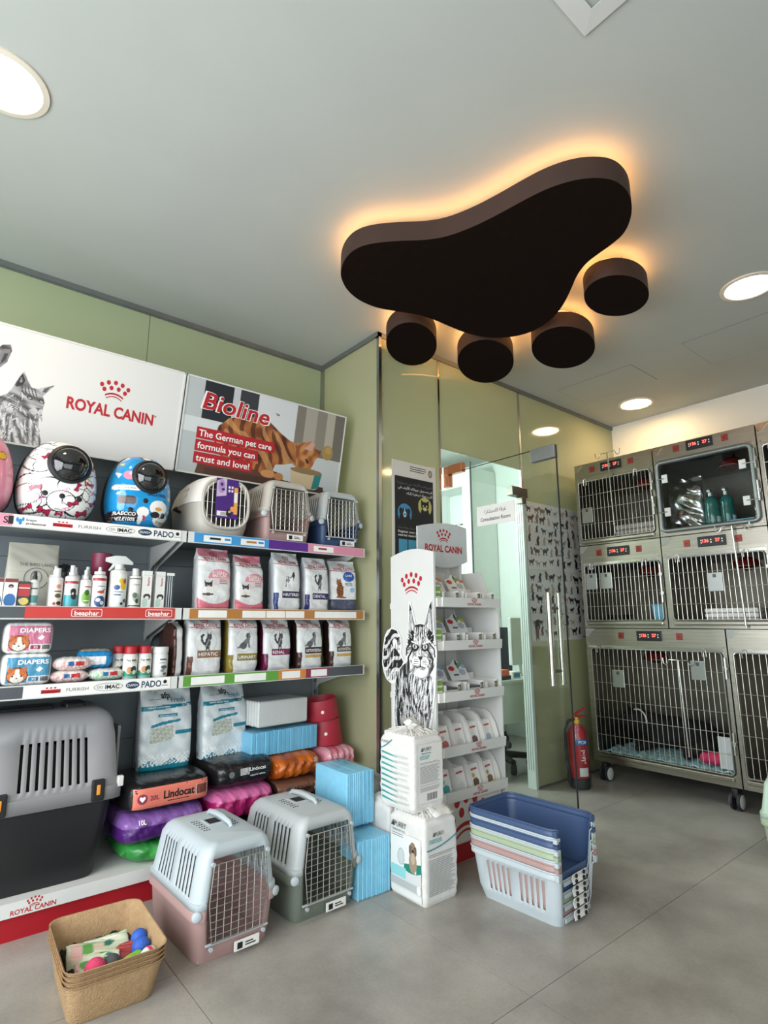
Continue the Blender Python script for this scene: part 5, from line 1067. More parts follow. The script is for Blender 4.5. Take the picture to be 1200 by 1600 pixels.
lines(t, F1, -.062, .0, .222, .205, 3, 'teal_print', 8); lines(t, F1, -.062, .065, .195, .078, 26, 'grey_print', 9, .35)
decal(t, 'barcode', F1, [(-.018+.006*i+.0008*(i % 3), .042, -.0145+.006*i, .070) for i in range(10)], 'black_ink')
# a third bag hidden behind
padbag('third white training pad bag tucked behind the lower one', (1.828, 2.145, 0), R(0), .20, .15, .325, 'plain', 8, False)
# ================================================================ SMALL GOODS on the left bay
def cyl(r, y=0): return lambda x, z, o=.0008: ((r+o)*sin(x/r), y-(r+o)*cos(x/r), z)
def bottle(label, x, y, z, prof, mats, mi, name='bottle', cat='bottle', group='grooming bottles on the shelf', cap=None, n=28, rz=0):
    t = thing(name, label, cat, (x, y, z), rz, group); MB().lathe(prof, n, mi=mi).build('bottle_body', mats, t, smooth=True); return t
def lab(t, r, z0, z1, ang, paint, nx=44, nz=84):
    return sheet('label', cyl(r), -r*ang, r*ang, z0, z1, nx, nz, paint, t, PRG, smooth=True)
def std(r, h, neck=.4, sh=.12):    # straight bottle with shoulder
    return [(r*.9, 0), (r, .004), (r, h*(1-sh)), (r*.93, h*(1-sh*.45)), (r*.6, h*.985), (r*neck, h)]
def sprayhead(t, r, z, mat, hh=.035):
    MB().lathe([(r, z-.002), (r, z+.012), (r*.72, z+.014), (r*.72, z+hh), (r*.5, z+hh+.002)], 18).box(-r*.2, r*.2, -r*.95, 0, z+hh*.62, z+hh*.8).build('spray_head', mat, t, smooth=True)
Y0 = 2.685
def carton(label, x, y, z, w, d, h, paint, side, name='carton', group='small cartons on the shelf', rz=0, cat='box', nx=40, nz=80, tilt=0):
    t = thing(name, label, cat, (x, y, z), rz, group); MB().rbox(-w/2, w/2, -d/2, d/2, 0, h, .0015, 1).build('box_body', side, t)
    sheet('front_print', plane(0, -d/2-.0006, 0), -w/2+.001, w/2-.001, .001, h-.001, nx, nz, paint, t, PRG); return t
def pugbox(c): c.C[:] = S('#e6e2dc'); c.rect(-1, .098, 1, .12, '#7a2a2a'); c.ell(0, .028, .02, .026, '#2b6aa8'); c.ell(0, .083, .009, .008, '#2d2522'); c.ell(0, .079, .005, .004, '#b79a7c'); return c
carton('white carton with blue oval and dog face, left end of middle shelf', .240, Y0, BS2, .046, .04, .114, pugbox, 'paper'); carton('white carton with blue oval and dog face, right of its twin', .288, Y0, BS2, .046, .04, .114, pugbox, 'paper')
def redbox(c): c.C[:] = S('#2a3b33'); c.rect(-.03, .045, .03, .093, '#b32a32'); c.ell(.002, .025, .016, .014, '#e0c75a'); c.ell(-.008, .028, .009, .008, '#c7b79a'); c.rect(-.02, .076, .02, .080, '#e8e3dc'); return c
carton('small dark green and red carton with bird picture', .334, Y0, BS2, .041, .035, .104, redbox, 'st_dark')
t = bottle('slim white spray bottle with black pump head', .370, Y0+.01, BS2, std(.0175, .115), ['white_plastic'], 0); sprayhead(t, .009, .115, 'black_plastic', .03); lab(t, .0175, .012, .095, 1.0, lambda c: c.rect(-1, -1, 1, 1, '#e3e3df').rect(-1, .02, 1, .05, '#5a9a98').rect(-.012, .075, .012, .08, '#333333'))
t = bottle('white bottle with pink tint and white flip cap', .447, Y0, BS2, std(.0255, .130), ['white_plastic'], 0); MB().lathe([(.014, .128), (.014, .162), (.012, .164)], 20).build('cap', 'white_plastic', t, smooth=True)
lab(t, .0255, .008, .108, 1.1, lambda c: c.rect(-1, -1, 1, 1, '#ead9d2').ell(.006, .088, .009, .009, '#c98f80').rect(-.008, .065, .018, .070, '#7c5a4a').ell(.006, .05, .012, .009, '#5c5a3a').ell(.012, .02, .01, .008, '#4a2a22').ell(-.006, .018, .006, .006, '#a8443a'))
t = bottle('white spray bottle with teal label and dog photo', .503, Y0, BS2, std(.027, .138), ['white_plastic'], 0); sprayhead(t, .013, .138, 'white_plastic', .04)
lab(t, .027, .006, .118, 1.15, lambda c: c.rect(-1, -1, 1, 1, '#e0e6e6').rect(-1, .102, 1, .112, '#b3343c').rect(-1, .006, 1, .055, '#3fa3b0').ell(.005, .068, .012, .014, '#2a2523').ell(.008, .05, .012, .014, '#3a3330').ell(.003, .06, .004, .005, '#dcd6cc'))
t = bottle('small white spray bottle with bright green label', .556, Y0, BS2, std(.024, .125), ['white_plastic'], 0); sprayhead(t, .011, .125, 'white_plastic', .036)
lab(t, .024, .006, .105, 1.1, lambda c: c.rect(-1, -1, 1, 1, '#e6e6e2').rect(-.006, .088, .022, .093, '#8c3a44').ell(.004, .045, .020, .026, '#7cb043').ell(.004, .066, .010, .012, '#3c6b2a').rect(-.008, .030, .016, .034, '#e6efd8'))
t = bottle('white bottle with red band and leaping dog label', .609, Y0, BS2, std(.029, .148), ['white_plastic'], 0); MB().lathe([(.022, .146), (.022, .158), (.008, .160), (.006, .178)], 20).build('nozzle_cap', 'white_plastic', t, smooth=True)
lab(t, .029, .006, .132, 1.15, lambda c: c.rect(-1, -1, 1, 1, '#e6e4e0').rect(-1, .118, 1, .130, '#a8323a').rect(-.012, .092, .024, .096, '#6f8fb0').ell(.004, .07, .016, .006, '#b5583a').line([(.012, .074), (.02, .083)], .006, '#b5583a').ell(.004, .03, .024, .024, '#2f4f86').ell(-.004, .036, .01, .008, '#dfe4ea').ell(.012, .024, .009, .008, '#dfe4ea'))
t = bottle('tall white trigger spray bottle with yellow and blue label', .687, Y0+.005, BS2, [(.033, 0), (.036, .004), (.036, .150), (.034, .165), (.020, .172), (.017, .176)], ['white_plastic'], 0)
MB().lathe([(.019, .174), (.019, .194), (.012, .196)], 18).build('collar', 'white_plastic', t, smooth=True)
MB().loft([[(-.058+.0*i, -.006, .205), (-.058, .006, .205), (-.058, .006, .222), (-.058, -.006, .222)], [(-.02, -.012, .194), (-.02, .012, .194), (-.02, .012, .232), (-.02, -.012, .232)], [(.02, -.012, .196), (.02, .012, .196), (.02, .012, .232), (.02, -.012, .232)], [(.055, -.008, .196), (.055, .008, .196), (.055, .008, .206), (.055, -.008, .206)]]).tube([(-.018, 0, .200), (-.030, 0, .180), (-.042, 0, .166)], [.007, .006, .004], 8).build('trigger_head', 'white_plastic', t, smooth=True)
lab(t, .036, .01, .150, 1.1, lambda c: c.rect(-1, -1, 1, 1, '#e3e6e4').ell(.008, .12, .014, .012, '#d9c23a').ell(.016, .10, .014, .018, '#e3bd2a').ell(.022, .12, .008, .012, '#b8432c').ell(-.012, .092, .013, .011, '#24508c').rect(-.022, .07, .014, .074, '#1f3f6c').rect(-.022, .058, .006, .062, '#1f3f6c').ell(.026, .035, .009, .009, '#28484c').ell(.012, .022, .007, .007, '#28484c'))
t = bottle('slim white tube bottle lettered charm with dark bands', .756, Y0, BS2, std(.0255, .150, .5, .06), ['white_plastic'], 0); MB().lathe([(.014, .148), (.014, .178), (.012, .180)], 18).build('cap', 'white_plastic', t, smooth=True)
lab(t, .0255, .006, .140, 1.15, lambda c: c.rect(-1, -1, 1, 1, '#dfe2da').rect(-1, .132, 1, .136, '#22262a').rect(-1, .012, 1, .017, '#22262a').ell(.004, .05, .015, .02, '#9fb0a0').ell(-.004, .06, .01, .012, '#5c6b60').ell(.008, .035, .008, .01, '#3e4a42')); text(t, 'charm', cyl(.0258), .002, .108, .008, 'black_ink', bold=.01)
def slimbox(c): c.C[:] = S('#e6e7e3'); c.ell(.002, .055, .016, .014, '#3c3836'); c.ell(.002, .050, .009, .008, '#e8e3da'); c.ell(-.006, .03, .012, .02, '#b9d2c8'); c.rect(-.02, .150, .02, .152, '#b9bdbb'); return c
for k, (x_, lb) in enumerate(((.806, 'tall slim white carton with dog face, beside the charm bottle'), (.868, 'tall slim white carton with dog face, nearest the shelf end'))):
    t = carton(lb, x_, Y0+.01*k, BS2, .042, .032, .172, slimbox, 'paper'); text(t, 'Beaphar', plane(0, -.0172, 0), .004, .125, .009, 'red_ink', rot=90, width=.04)
t = thing('swab_pack', 'clear pack of long thin swabs at the shelf end', 'swab pack', (.912, Y0, BS2), 0); MB().rbox(-.019, .019, -.006, .006, 0, .170, .003).build('wrapper', FILM, t)
for i in range(3): MB().tube([(-.010+i*.010, 0, .006), (-.009+i*.009, 0, .155)], .0018, 6).build('swab', 'white_plastic', t)
decal(t, 'wrapper_seal', plane(0, -.0068, 0), [(-.018, .155, .018, .168)], 'paper')
# second row: grooming brush, red tub, more bottles behind
t = thing('grooming_brush', 'black bristled grooming brush behind the spray bottles', 'brush', (.50, 2.84, BS2)); q = MB(); r = random.Random(3)
for i in range(46): a_ = r.uniform(0, 2*pi); u = r.uniform(.2, 1); q.tube([(0, 0, .15), (.022*cos(a_)*u, .02*sin(a_)*u, .19), (.045*cos(a_)*u, .04*sin(a_)*u, .205-.03*u)], [.004, .004, .0025], 5)
q.build('bristles', 'black_plastic', t); MB().tube([(0, 0, 0), (0, 0, .16)], .011, 10).build('handle', 'black_plastic', t, smooth=True)
t = thing('red_tub', 'translucent dark red tub behind the bottles', 'tub', (.652, 2.86, BS2+.0)); MB().lathe([(.036, 0), (.036, .13), (.039, .135), (.044, .255), (.040, .257), (.036, .18)], 28).build('tub_body', 'st_plum', t, smooth=True)
for x_, h_, lb in ((.46, .15, 'white bottle hidden behind the pink tinted bottle'), (.585, .155, 'white pump bottle behind the green label bottle'), (.735, .16, 'white bottle behind the trigger spray'), (.535, .15, 'white bottle in the back row beside the brush')):
    t = bottle(lb, x_, 2.80, BS2, std(.024, h_), ['white_plastic'], 0, group='bottles in the back row'); sprayhead(t, .011, h_, 'white_plastic', .03)
t = bottle('dark purple bottle behind the green label bottle', .575, 2.76, BS2, std(.016, .135), ['st_plum'], 0, group='bottles in the back row'); sprayhead(t, .009, .135, 'white_plastic', .03)
for x_, h_, lb, m_ in ((.845, .165, 'pale slim carton behind the two slim dog cartons', 'paper'), (.775, .175, 'grey slim carton behind the charm bottle', 'pale_print')): carton(lb, x_, 2.79, BS2, .05, .03, h_, solid('#d8d9d6'), m_)

# ---------------------------------------------------------------- bottom-left shelf: diapers, wipes, milk bottles
def diaper(label, x, z, col, sub, seed, y=2.715):
    w, h, d = .170, .122, .12
    def p(c):
        c.C[:] = S('#e3e2df'); q = c.D < -d*.25
        c.m(q & (c.X > -.070) & (c.X < .078) & (c.Y > .012) & (c.Y < .108), col); c.m(q & (c.X > .0) & (c.X < .078) & (c.Y > .012) & (c.Y < .036), '#e3e2df')
        c.m(q & (c.X > .006) & (c.X < .040) & (c.Y > .016) & (c.Y < .033), sub)
        hx, hz = -.034, .040
        c.m(q & c.ein(hx, hz, .036, .031), '#3a2a24'); c.m(q & c.ein(hx, hz, .033, .028), '#c9713a')
        for sx in (-1, 1): c.m(q & c.pin([(hx+sx*.032, hz+.034), (hx+sx*.030, hz+.004), (hx+sx*.008, hz+.024)]), '#b5602e')
        c.m(q & c.ein(hx, hz-.012, .022, .016), '#efe9e0'); c.m(q & c.pin([(hx-.006, hz+.024), (hx+.006, hz+.024), (hx+.010, hz-.01), (hx-.010, hz-.01)]), '#efe9e0')
        for sx in (-1, 1): c.m(q & c.ein(hx+sx*.015, hz-.002, .0032, .0032), '#1d1a1a')
        c.m(q & c.ein(hx, hz-.010, .0035, .0028), '#1d1a1a'); c.m(q & c.pin([(.028, .058), (.040, .050), (.052, .064), (.040, .072)]), '#eceae6'); return c
    t, F = softpack('diaper_pack', label, 'diaper pack', (x, y, z), 0, w, d, h, p, None, 'packs of pet diapers', e=.16, crease=.003, seed=seed, nx=170, na=220)
    text(t, 'DIAPERS', F, .018, .090, .0165, 'white_ink', width=.105, bold=.03)
    decal(t, 'barcode', F, [(.046+.004*i, .016, .0485+.004*i, .033) for i in range(7)], 'black_ink'); text(t, 'XS', F, .023, .0245, .009, 'white_ink')
diaper('blue and white diaper pack with corgi face', .375, BS3, '#4f95b8', '#3f84a8', 2); diaper('pink and white diaper pack with corgi face on the blue one', .370, BS3+.122, '#cf7a97', '#a3355c', 3)
diaper('pink diaper pack at the far left edge, upper', .180, BS3+.122, '#cf7a97', '#a3355c', 4, 2.73); diaper('pink diaper pack at the far left edge, lower', .180, BS3, '#cf7a97', '#a3355c', 5, 2.73)
def wipe(label, x, y, z, rz, w, d, h, paint, seed, seal=1.5):
    t, F = softpack('wipe_pack', label, 'wipe pack', (x, y, z), rz, w, d, h, paint, None, 'soft packs of pet wipes', seal=seal, seed=seed, e=.42, crease=.01, nx=60, na=60); return t, F
ging = lambda c1, c2: (lambda c: c.m(c.Y > -9, c1).m((np.sin(c.X*420) > 0) ^ (np.sin(c.D*420) > 0), c2))
def wipep(c1, c2, flip=False):
    g_ = ging(c1, c2)
    def p(c): c = g_(c); k = (c.Y > .022) & (c.D < .01); c.m(k & (c.X > -.025) & (c.X < .0), '#2f6ea8'); c.m(k & (c.X > .0) & (c.X < .035), '#b8343c'); c.m(k & (c.Y > .038), '#e6e2dc'); return c
    return p
wipe('lower pink gingham wipe pack', .530, 2.70, BS3, R(-3), .145, .10, .050, wipep('#e6d6d2', '#dba9a8'), 1); wipe('upper pink gingham wipe pack with dark flap', .537, 2.70, BS3+.047, R(3), .150, .10, .056, wipep('#e6d6d2', '#dba9a8'), 2)
wipe('green gingham wipe pack under the blue one', .672, 2.70, BS3, R(2), .145, .10, .050, wipep('#dfe8dc', '#a9cfae'), 3)
t, F = wipe('bright blue wipe pack standing on the green one', .628, 2.735, BS3+.049, R(-4), .140, .10, .082, lambda c: c.m(c.Y > -9, '#1f86bf').m((c.Y > .018) & (c.Y < .052) & (c.X < .04), '#e6e9ea').m((c.Y > .05) & (c.Y < .056), '#1f5f9a').m(c.Y > .074, '#c9b08a'), 4, 6)
wipe('pale wipe pack hidden behind the blue one', .66, 2.86, BS3, 0, .14, .10, .055, solid('#b9c2c4'), 6)
def milk(x, y, lb):
    r = .029; t = bottle(lb, x, y, BS3, [(r*.9, 0), (r, .004), (r, .080), (r*1.04, .092), (r*.95, .104), (r*.75, .110)], ['white_plastic'], 0, 'milk_bottle', 'bottle', 'pet milk bottles')
    MB().lathe([(r*.86, .106), (r*.88, .110), (r*.88, .136), (r*.8, .139)], 28).build('cap', 'red_ink', t, smooth=True)
    lab(t, r, .006, .092, 1.2, lambda c: c.rect(-1, -1, 1, 1, '#e9e6de').rect(-1, .068, 1, .072, '#cfd6cf').m(c.Y < .030+.006*np.sin(c.X*160), '#2f8a6a').ell(-.008, .040, .012, .014, '#c98a5a').ell(.010, .042, .013, .014, '#20423a').ell(.012, .030, .008, .009, '#eceae2').m(c.Y < .014, '#7ab0a8'))
    text(t, 'Pet Milk', cyl(r+.0003), 0, .080, .0095, 'black_ink', width=.045, bold=.02)
milk(.762, 2.68, 'red capped pet milk bottle beside the green wipe pack'); milk(.824, 2.685, 'red capped pet milk bottle beside the white jar'); milk(.735, 2.755, 'red capped pet milk bottle in the back row, left'); milk(.800, 2.76, 'red capped pet milk bottle in the back row, right')
for x_, y_, lb in ((.893, 2.69, 'white plastic jar with grey print beside the milk bottles'), (.870, 2.765, 'white plastic jar half hidden behind the front jar')):
    t = bottle(lb, x_, y_, BS3, [(.030, 0), (.034, .006), (.034, .098), (.031, .106)], ['white_plastic'], 0, 'plastic_jar', 'jar', 'white plastic jars'); MB().lathe([(.034, .106), (.0345, .108), (.0345, .130), (.032, .133)], 28).build('lid', 'white_plastic', t, smooth=True)
    lab(t, .034, .010, .096, 1.15, lambda c: c.rect(-1, -1, 1, 1, '#dcdedd').rect(-.010, .075, .022, .081, '#4a4d50').rect(-.012, .062, .014, .065, '#8b8e90').ell(.010, .045, .014, .008, '#5a5d60').ell(.004, .03, .010, .007, '#8b8e90').ell(.014, .016, .009, .006, '#5a5d60'))

# ---------------------------------------------------------------- toys and treat pouches in the top litter tray
TZ = .0375+.006
def intray(dx, dy): return (TX+dx*cos(TR)-dy*sin(TR), TY+dx*sin(TR)+dy*cos(TR))
def toyball(label, dx, dy, r, mat, z=0, name='toy_ball', cat='toy'):
    x, y = intray(dx, dy); t = MB().ball((0, 0, r), r, 24, 16); return one(t, name, mat, label, cat, (x, y, TZ+z), 0, 'toys in the litter tray', smooth=True)
M('toy_rose', '#cf3f68', .8, bump=.3, bscale=200); M('toy_grey', '#4b4d50', .8, bump=.3, bscale=200); M('toy_blue', '#2f5fc0', .6, bump=.3, bscale=120); M('toy_green', '#7fbf3a', .7, bump=.3, bscale=150); M('filler_dark', '#201a1c', .8)
q = MB(); nx = 20
V = [(-.105+.21*i/nx, -.15+.30*j/nx, .016+.010*sin(i*1.1+j*.8)+.007*sin(j*1.7-i*.5)) for i in range(nx+1) for j in range(nx+1)]
q.add(V, [(i*(nx+1)+j, (i+1)*(nx+1)+j, (i+1)*(nx+1)+j+1, i*(nx+1)+j+1) for i in range(nx) for j in range(nx)])
one(q, 'tray_filler', 'filler_dark', 'dark cloth under the toys in the litter tray', 'cloth', (TX, TY, TZ+.004), TR, smooth=True, solid=.008)  # sheet added to fill the dark gaps and hold up the toys
toyball('rose pink fuzzy toy ball in the litter tray', -.048, -.108, .031, 'toy_rose', .030); toyball('dark grey fuzzy toy ball in the litter tray', .0, -.098, .026, 'toy_grey', .032)
toyball('blue toy ball deep in the litter tray', .098, -.045, .028, 'toy_blue', .026); toyball('second blue toy ball by the far tray wall', .105, .01, .026, 'toy_blue', .030)
x_, y_ = intray(.052, -.110); t = thing('plush_toy', 'lime green oblong plush toy in the litter tray', 'toy', (x_, y_, TZ+.034), R(25)); MB().tube([(-.042, 0, .02), (-.036, 0, .02), (-.01, .003, .021), (.01, .003, .021), (.036, 0, .02), (.042, 0, .02)], [.004, .014, .017, .016, .019, .006], 16).build('plush_body', 'toy_green', t, smooth=True, sub=1); MB().rbox(-.006, .006, -.022, -.016, .006, .018, .001).build('cloth_label', 'paper', t)
x_, y_ = intray(.102, -.115); t = thing('toy_mouse', 'white and pink toy at the tray front', 'toy', (x_, y_, TZ+.038), R(20)); MB().ball((0, 0, .022), (.028, .020, .021)).build('toy_body', 'white_plastic', t, smooth=True); MB().lathe([(.0205, -.006), (.022, 0), (.0205, .006)], 20, (0, 0, .022), ax=(1, 0, 0)).build('pink_band', 'toy_rose', t, smooth=True); MB().ball((.008, -.018, .026), .0045).build('eye_spot', 'black_ink', t)
def pouch(label, dx, dy, z, rz, w, h, d, paint, seed, lean):
    x_, y_ = intray(dx, dy); t, F = foodbag(label, (x_, y_, TZ+z), 0, w, d, h, paint, '#c9cfb8', 'treat pouches in the litter tray', seed, .3, 0, PRG, 'treat_pouch', 'pouch', .010, nt=30, nf=36); t.rotation_euler = (lean, 0, rz); return t
def pp(c): c.C[:] = S('#bcc7a8'); c.grad(c.nz(40, 40, 3), '#a9b894', '#d3d6bf'); c.ell(-.03, .05, .022, .018, '#5c9a4a'); c.ell(.0, .05, .02, .014, '#c9b8a0'); c.ell(.03, .055, .015, .013, '#2f6a5a'); c.rect(-.08, .02, -.05, .08, '#d3a9a0'); return c
pouch('pale green treat pouch lying open side up in the tray', -.015, -.01, .022, R(-4), .185, .085, .03, pp, 31, R(-58)); pouch('red and green treat pouch under the pale one', .025, -.045, .012, R(-12), .165, .075, .03, lambda c: pp(c).rect(.0, .02, .07, .08, '#9a3a3c'), 32, R(-60)); pouch('silvery treat pouch at the left of the tray', -.03, -.065, .010, R(-10), .13, .07, .03, lambda c: pp(c).ell(0, .04, .02, .015, '#8b97a0'), 33, R(-62))
# ================================================================ DISPLAY STAND
SX0, SX1, SYF, SYB = 2.02, 2.50, 2.05, 2.385
st_ = thing('display_stand', 'white shop display stand with cat side panel and red crown logos', 'display stand', (SX0, SYF, 0)); W_ = SX1-SX0; D_ = SYB-SYF
# side panel on the left with an arched top
pts = [(0, .06), (D_, .06)]+[(D_-D_*k/12, 1.455+.045*sin(pi*(.12+.76*k/12))) for k in range(13)]
sp = MB().prism(pts, -.012, 0, 'x').build('side_panel', 'white_plastic', st_)
Fl = plane(-.0128, 0, 0, (0, -1, 0)); Fl = lambda a, z, o=.0: (-.0128-o, D_-a, z)     # a runs from the back edge to the front edge
crown(sp, Fl, D_*.50, 1.325, .165)
# the printed cat, a cut-out standing slightly proud of the panel
k_ = D_/480.
PXY = lambda x, y: ((x-160)*k_, 1.268-(y)*k_*1.0)
def catprint(c):
    X = c.X/k_+160; Y = (1.268-c.Y)/k_; c.X, c.Y = X, Y; c.C[:] = S('#e9e9e8'); blk = '#161617'
    tail = [(75, 520), (80, 420), (100, 330), (130, 285), (180, 262), (235, 275), (270, 320), (280, 380), (265, 420), (250, 400), (240, 350), (205, 330), (185, 355), (195, 395), (240, 420), (285, 470), (310, 500), (290, 540), (240, 590), (215, 650), (180, 640), (150, 650), (120, 630), (95, 590)]
    k = c.pin(tail); c.m(k, blk); c.m(k & (np.sin((X*.55+Y*1.0)*.075+np.sin(X*.04)*1.2) > .55), '#d9d9d8'); c.m(k & (Y > 560) & (c.nz(.25, .03, 3) > .5), '#e9e9e8')
    body = [(300, 530), (355, 500), (420, 560), (560, 560), (630, 600), (625, 700), (600, 830), (570, 950), (540, 1050), (510, 1110), (480, 1060), (430, 1000), (380, 1040), (340, 1060), (300, 1110), (275, 1130), (240, 1080), (215, 960), (200, 880), (210, 760), (220, 660), (250, 580)]
    k = c.pin(body); c.grad(c.nz(.045, .012, 6, 8), '#0e0e0f', '#d5d5d4', k); c.m(k & (X < 340) & (c.nz(.10, .012, 8, 4) > .36), blk); c.m(k & (X < 345) & (c.nz(.12, .01, 12, 6) > .80), '#c9c9c8')
    ch = c.pin([(380, 560), (500, 620), (625, 590), (620, 700), (590, 840), (540, 900), (470, 840), (400, 720), (360, 640)]); c.grad(c.nz(.11, .022, 4, 10), '#55565a', '#f4f4f3', ch); c.m(ch & (c.nz(.13, .03, 9, 14) > .82), blk)
    for q in ([(345, 600), (370, 700), (440, 800), (520, 860), (560, 850)], [(345, 700), (380, 800), (450, 900), (530, 960)], [(350, 820), (400, 900), (480, 980), (520, 1050)], [(355, 930), (410, 1000), (470, 1060)]): c.line(q, 26, blk)
    leg = [(345, 1020), (480, 1000), (530, 1120), (515, 1200), (525, 1290), (560, 1400), (590, 1480), (585, 1510), (540, 1500), (480, 1440), (440, 1360), (400, 1250), (360, 1150)]
    k = c.pin(leg); c.m(k, '#dcdcdb'); c.m(k & (np.sin(Y*.082+X*.05+np.sin(X*.06)) > -.05), blk); c.m(k & (c.nz(.06, .05, 7) > .82), '#dcdcdb')
    for hl in ([(255, 1250), (320, 1290), (315, 1440), (230, 1430), (250, 1350)], [(380, 1230), (415, 1300), (445, 1430), (345, 1440), (360, 1380)]): k = c.pin(hl); c.m(k, blk); c.m(k & (c.nz(.07, .04, 5, 20) > .75), '#bdbdbc')
    r = random.Random(11)
    for k in range(420):      # strands of fur along the coat
        x = r.uniform(215, 610); y = r.uniform(600, 1120); l_ = r.uniform(30, 80); dx = r.uniform(-14, 22)*(1 if x < 400 else -.5)
        if not (x > 215+max(0, y-950)*.6 and x < 640-(y-600)*.2): continue
        pb = .72 if x < 340 else (.30 if y < 850 else .5)
        c.line([(x, y), (x+dx*.5, y+l_*.5), (x+dx*1.3, y+l_)], r.uniform(3, 6), blk if r.random() < pb else '#eeeeed', .7)
    for k in range(60):
        x = r.uniform(90, 270); y = r.uniform(300, 560); c.line([(x, y), (x-r.uniform(0, 14), y+r.uniform(25, 60))], r.uniform(3, 7), blk if r.random() < .6 else '#e9e9e8', .8)
    head = [(350, 500), (355, 380), (375, 300), (430, 240), (500, 225), (560, 235), (620, 270), (645, 330), (655, 430), (640, 520), (590, 580), (490, 620), (400, 570)]
    k = c.pin(head); c.grad(c.nz(.05, .03, 2, 20), '#3a3a3b', '#f1f1f0', k); c.m(c.pin([(360, 330), (430, 235), (500, 225), (570, 235), (640, 300), (635, 370), (580, 330), (500, 300), (430, 330), (370, 400)]), blk)
    for a in (-70, -42, -14, 14, 42, 70): c.line([(500+a*.7, 250), (500+a, 350)], 9, '#e9e9e8')
    for ear in ([(372, 300), (385, 80), (400, 110), (445, 240)], [(545, 235), (600, 90), (622, 70), (635, 290)]): c.poly(ear, '#8f8f90')
    for ear in ([(382, 130), (388, 75), (410, 125)], [(596, 105), (622, 60), (622, 130)]): c.poly(ear, blk)
    for ear in ([(378, 290), (400, 170), (430, 240)], [(560, 235), (610, 160), (620, 280)]): c.poly(ear, '#d5d5d4'); c.line([ear[0], ear[1]], 8, '#4a4a4b')
    for k in range(200):
        a_ = r.uniform(0, 6.28); q_ = r.uniform(.35, 1); x = 498+150*q_*cos(a_); y = 410+170*q_*sin(a_); c.line([(x, y), (x+20*cos(a_), y+24*sin(a_))], r.uniform(3, 7), blk if r.random() < .5 else '#f1f1f0', .8)
    for ear in ([(378, 290), (400, 150), (430, 240)], [(560, 235), (610, 150), (622, 280)]):
        for k in range(14): u = r.random(); x = ear[0][0]*(1-u)+ear[2][0]*u; c.line([(x, 270), (x*.5+ear[1][0]*.5, 200), (ear[1][0]*.7+x*.3, 150)], 4, blk if r.random() < .5 else '#efefee', .8)
    for ex in (438, 548): c.ell(ex, 388, 40, 30, blk, (15 if ex < 500 else -15)); c.ell(ex, 386, 24, 17, '#cfcfce', (15 if ex < 500 else -15)); c.ell(ex, 386, 8, 14, blk); c.line([(ex-34, 360+(8 if ex < 500 else -8)*-1), (ex+34, 360+(8 if ex < 500 else -8))], 10, '#f1f1f0')
    for sx in (-1, 1): c.line([(495+sx*75, 400), (495+sx*130, 470), (495+sx*120, 540)], 16, blk); c.line([(495+sx*95, 360), (495+sx*145, 400), (495+sx*150, 450)], 12, blk); c.ell(495+sx*45, 490, 44, 32, '#f4f4f3')
    c.poly([(465, 455), (525, 455), (498, 490)], '#2a2a2b'); c.line([(498, 490), (498, 520)], 8, blk); c.line([(455, 535), (498, 525), (545, 535)], 8, blk); c.ell(498, 575, 60, 28, '#f4f4f3'); c.line([(478, 320), (485, 440)], 7, blk); c.line([(518, 320), (510, 440)], 7, blk)
    for sx in (-1, 1):
        for j in range(3): c.line([(495+sx*22, 478+j*14), (495+sx*66, 476+j*16)], 4, '#555556')
    return c
OUT = [(60, 530), (66, 420), (88, 320), (120, 275), (180, 248), (245, 262), (285, 318), (295, 385), (285, 440), (320, 490), (340, 490), (338, 380), (362, 300), (372, 60), (400, 60), (455, 225), (500, 210), (545, 222), (590, 80), (625, 45), (648, 280), (668, 420), (655, 560), (645, 700), (612, 870), (565, 1020), (530, 1130), (540, 1290), (600, 1460), (605, 1530), (540, 1535), (210, 1535), (225, 1400), (240, 1200), (262, 1130), (225, 1080), (200, 980), (185, 870), (200, 720), (215, 665), (160, 668), (110, 640), (80, 595)]
def catkeep(c): X = c.X/k_+160; Y = (1.268-c.Y)/k_; c.X, c.Y = X, Y; return c.pin(OUT)
sheet('cat_cutout', lambda a, z: Fl(a, z, .0035), (50-160)*k_, (680-160)*k_, 1.268-1540*k_, 1.268-40*k_, 210, 460, catprint, sp, PRM, catkeep, solid=.003)
for z in (.73, .85, 1.19): MB().box(-.012, -.004, D_, D_+.008, z, z+.03).build('fixing_tab', 'white_plastic', sp)
# right side, back, base
pts = [(0, .06), (D_, .06), (D_, 1.40), (.0+D_*.35, 1.40), (.05, 1.23), (.0, 1.16)]
MB().prism(pts, W_, W_+.008, 'x').build('side_panel', 'white_plastic', st_)
bp = MB().box(0, W_, D_-.010, D_, .06, 1.46).build('back_panel', 'paper', st_)
MB().box(W_*.30, W_*.86, D_-.014, D_-.010, 1.24, 1.42).build('raised_frame', 'white_plastic', bp); MB().box(W_*.33, W_*.83, D_-.0155, D_-.0139, 1.255, 1.405).build('inner_board', 'paper', bp)
for z0 in (.35, .60, .85, 1.08): MB().box(W_*.32, W_*.335, D_-.013, D_-.010, z0, z0+.14).box(W_*.80, W_*.815, D_-.013, D_-.010, z0, z0+.14).build('slot_rail', 'pale_print', bp)
MB().box(.0, W_, .005, D_, .0, .075).build('red_plinth', 'red_kick', st_)
fp = MB().add([(.02, .012, .075), (W_-.02, .012, .075), (W_-.02, .012, .27), (.02, .012, .27), (.02, .03, .075), (W_-.02, .03, .075), (W_-.02, .03, .27), (.02, .03, .27)], [(0, 1, 2, 3), (7, 6, 5, 4), (0, 4, 5, 1), (1, 5, 6, 2), (2, 6, 7, 3), (3, 7, 4, 0)]).build('front_panel', 'white_plastic', st_)
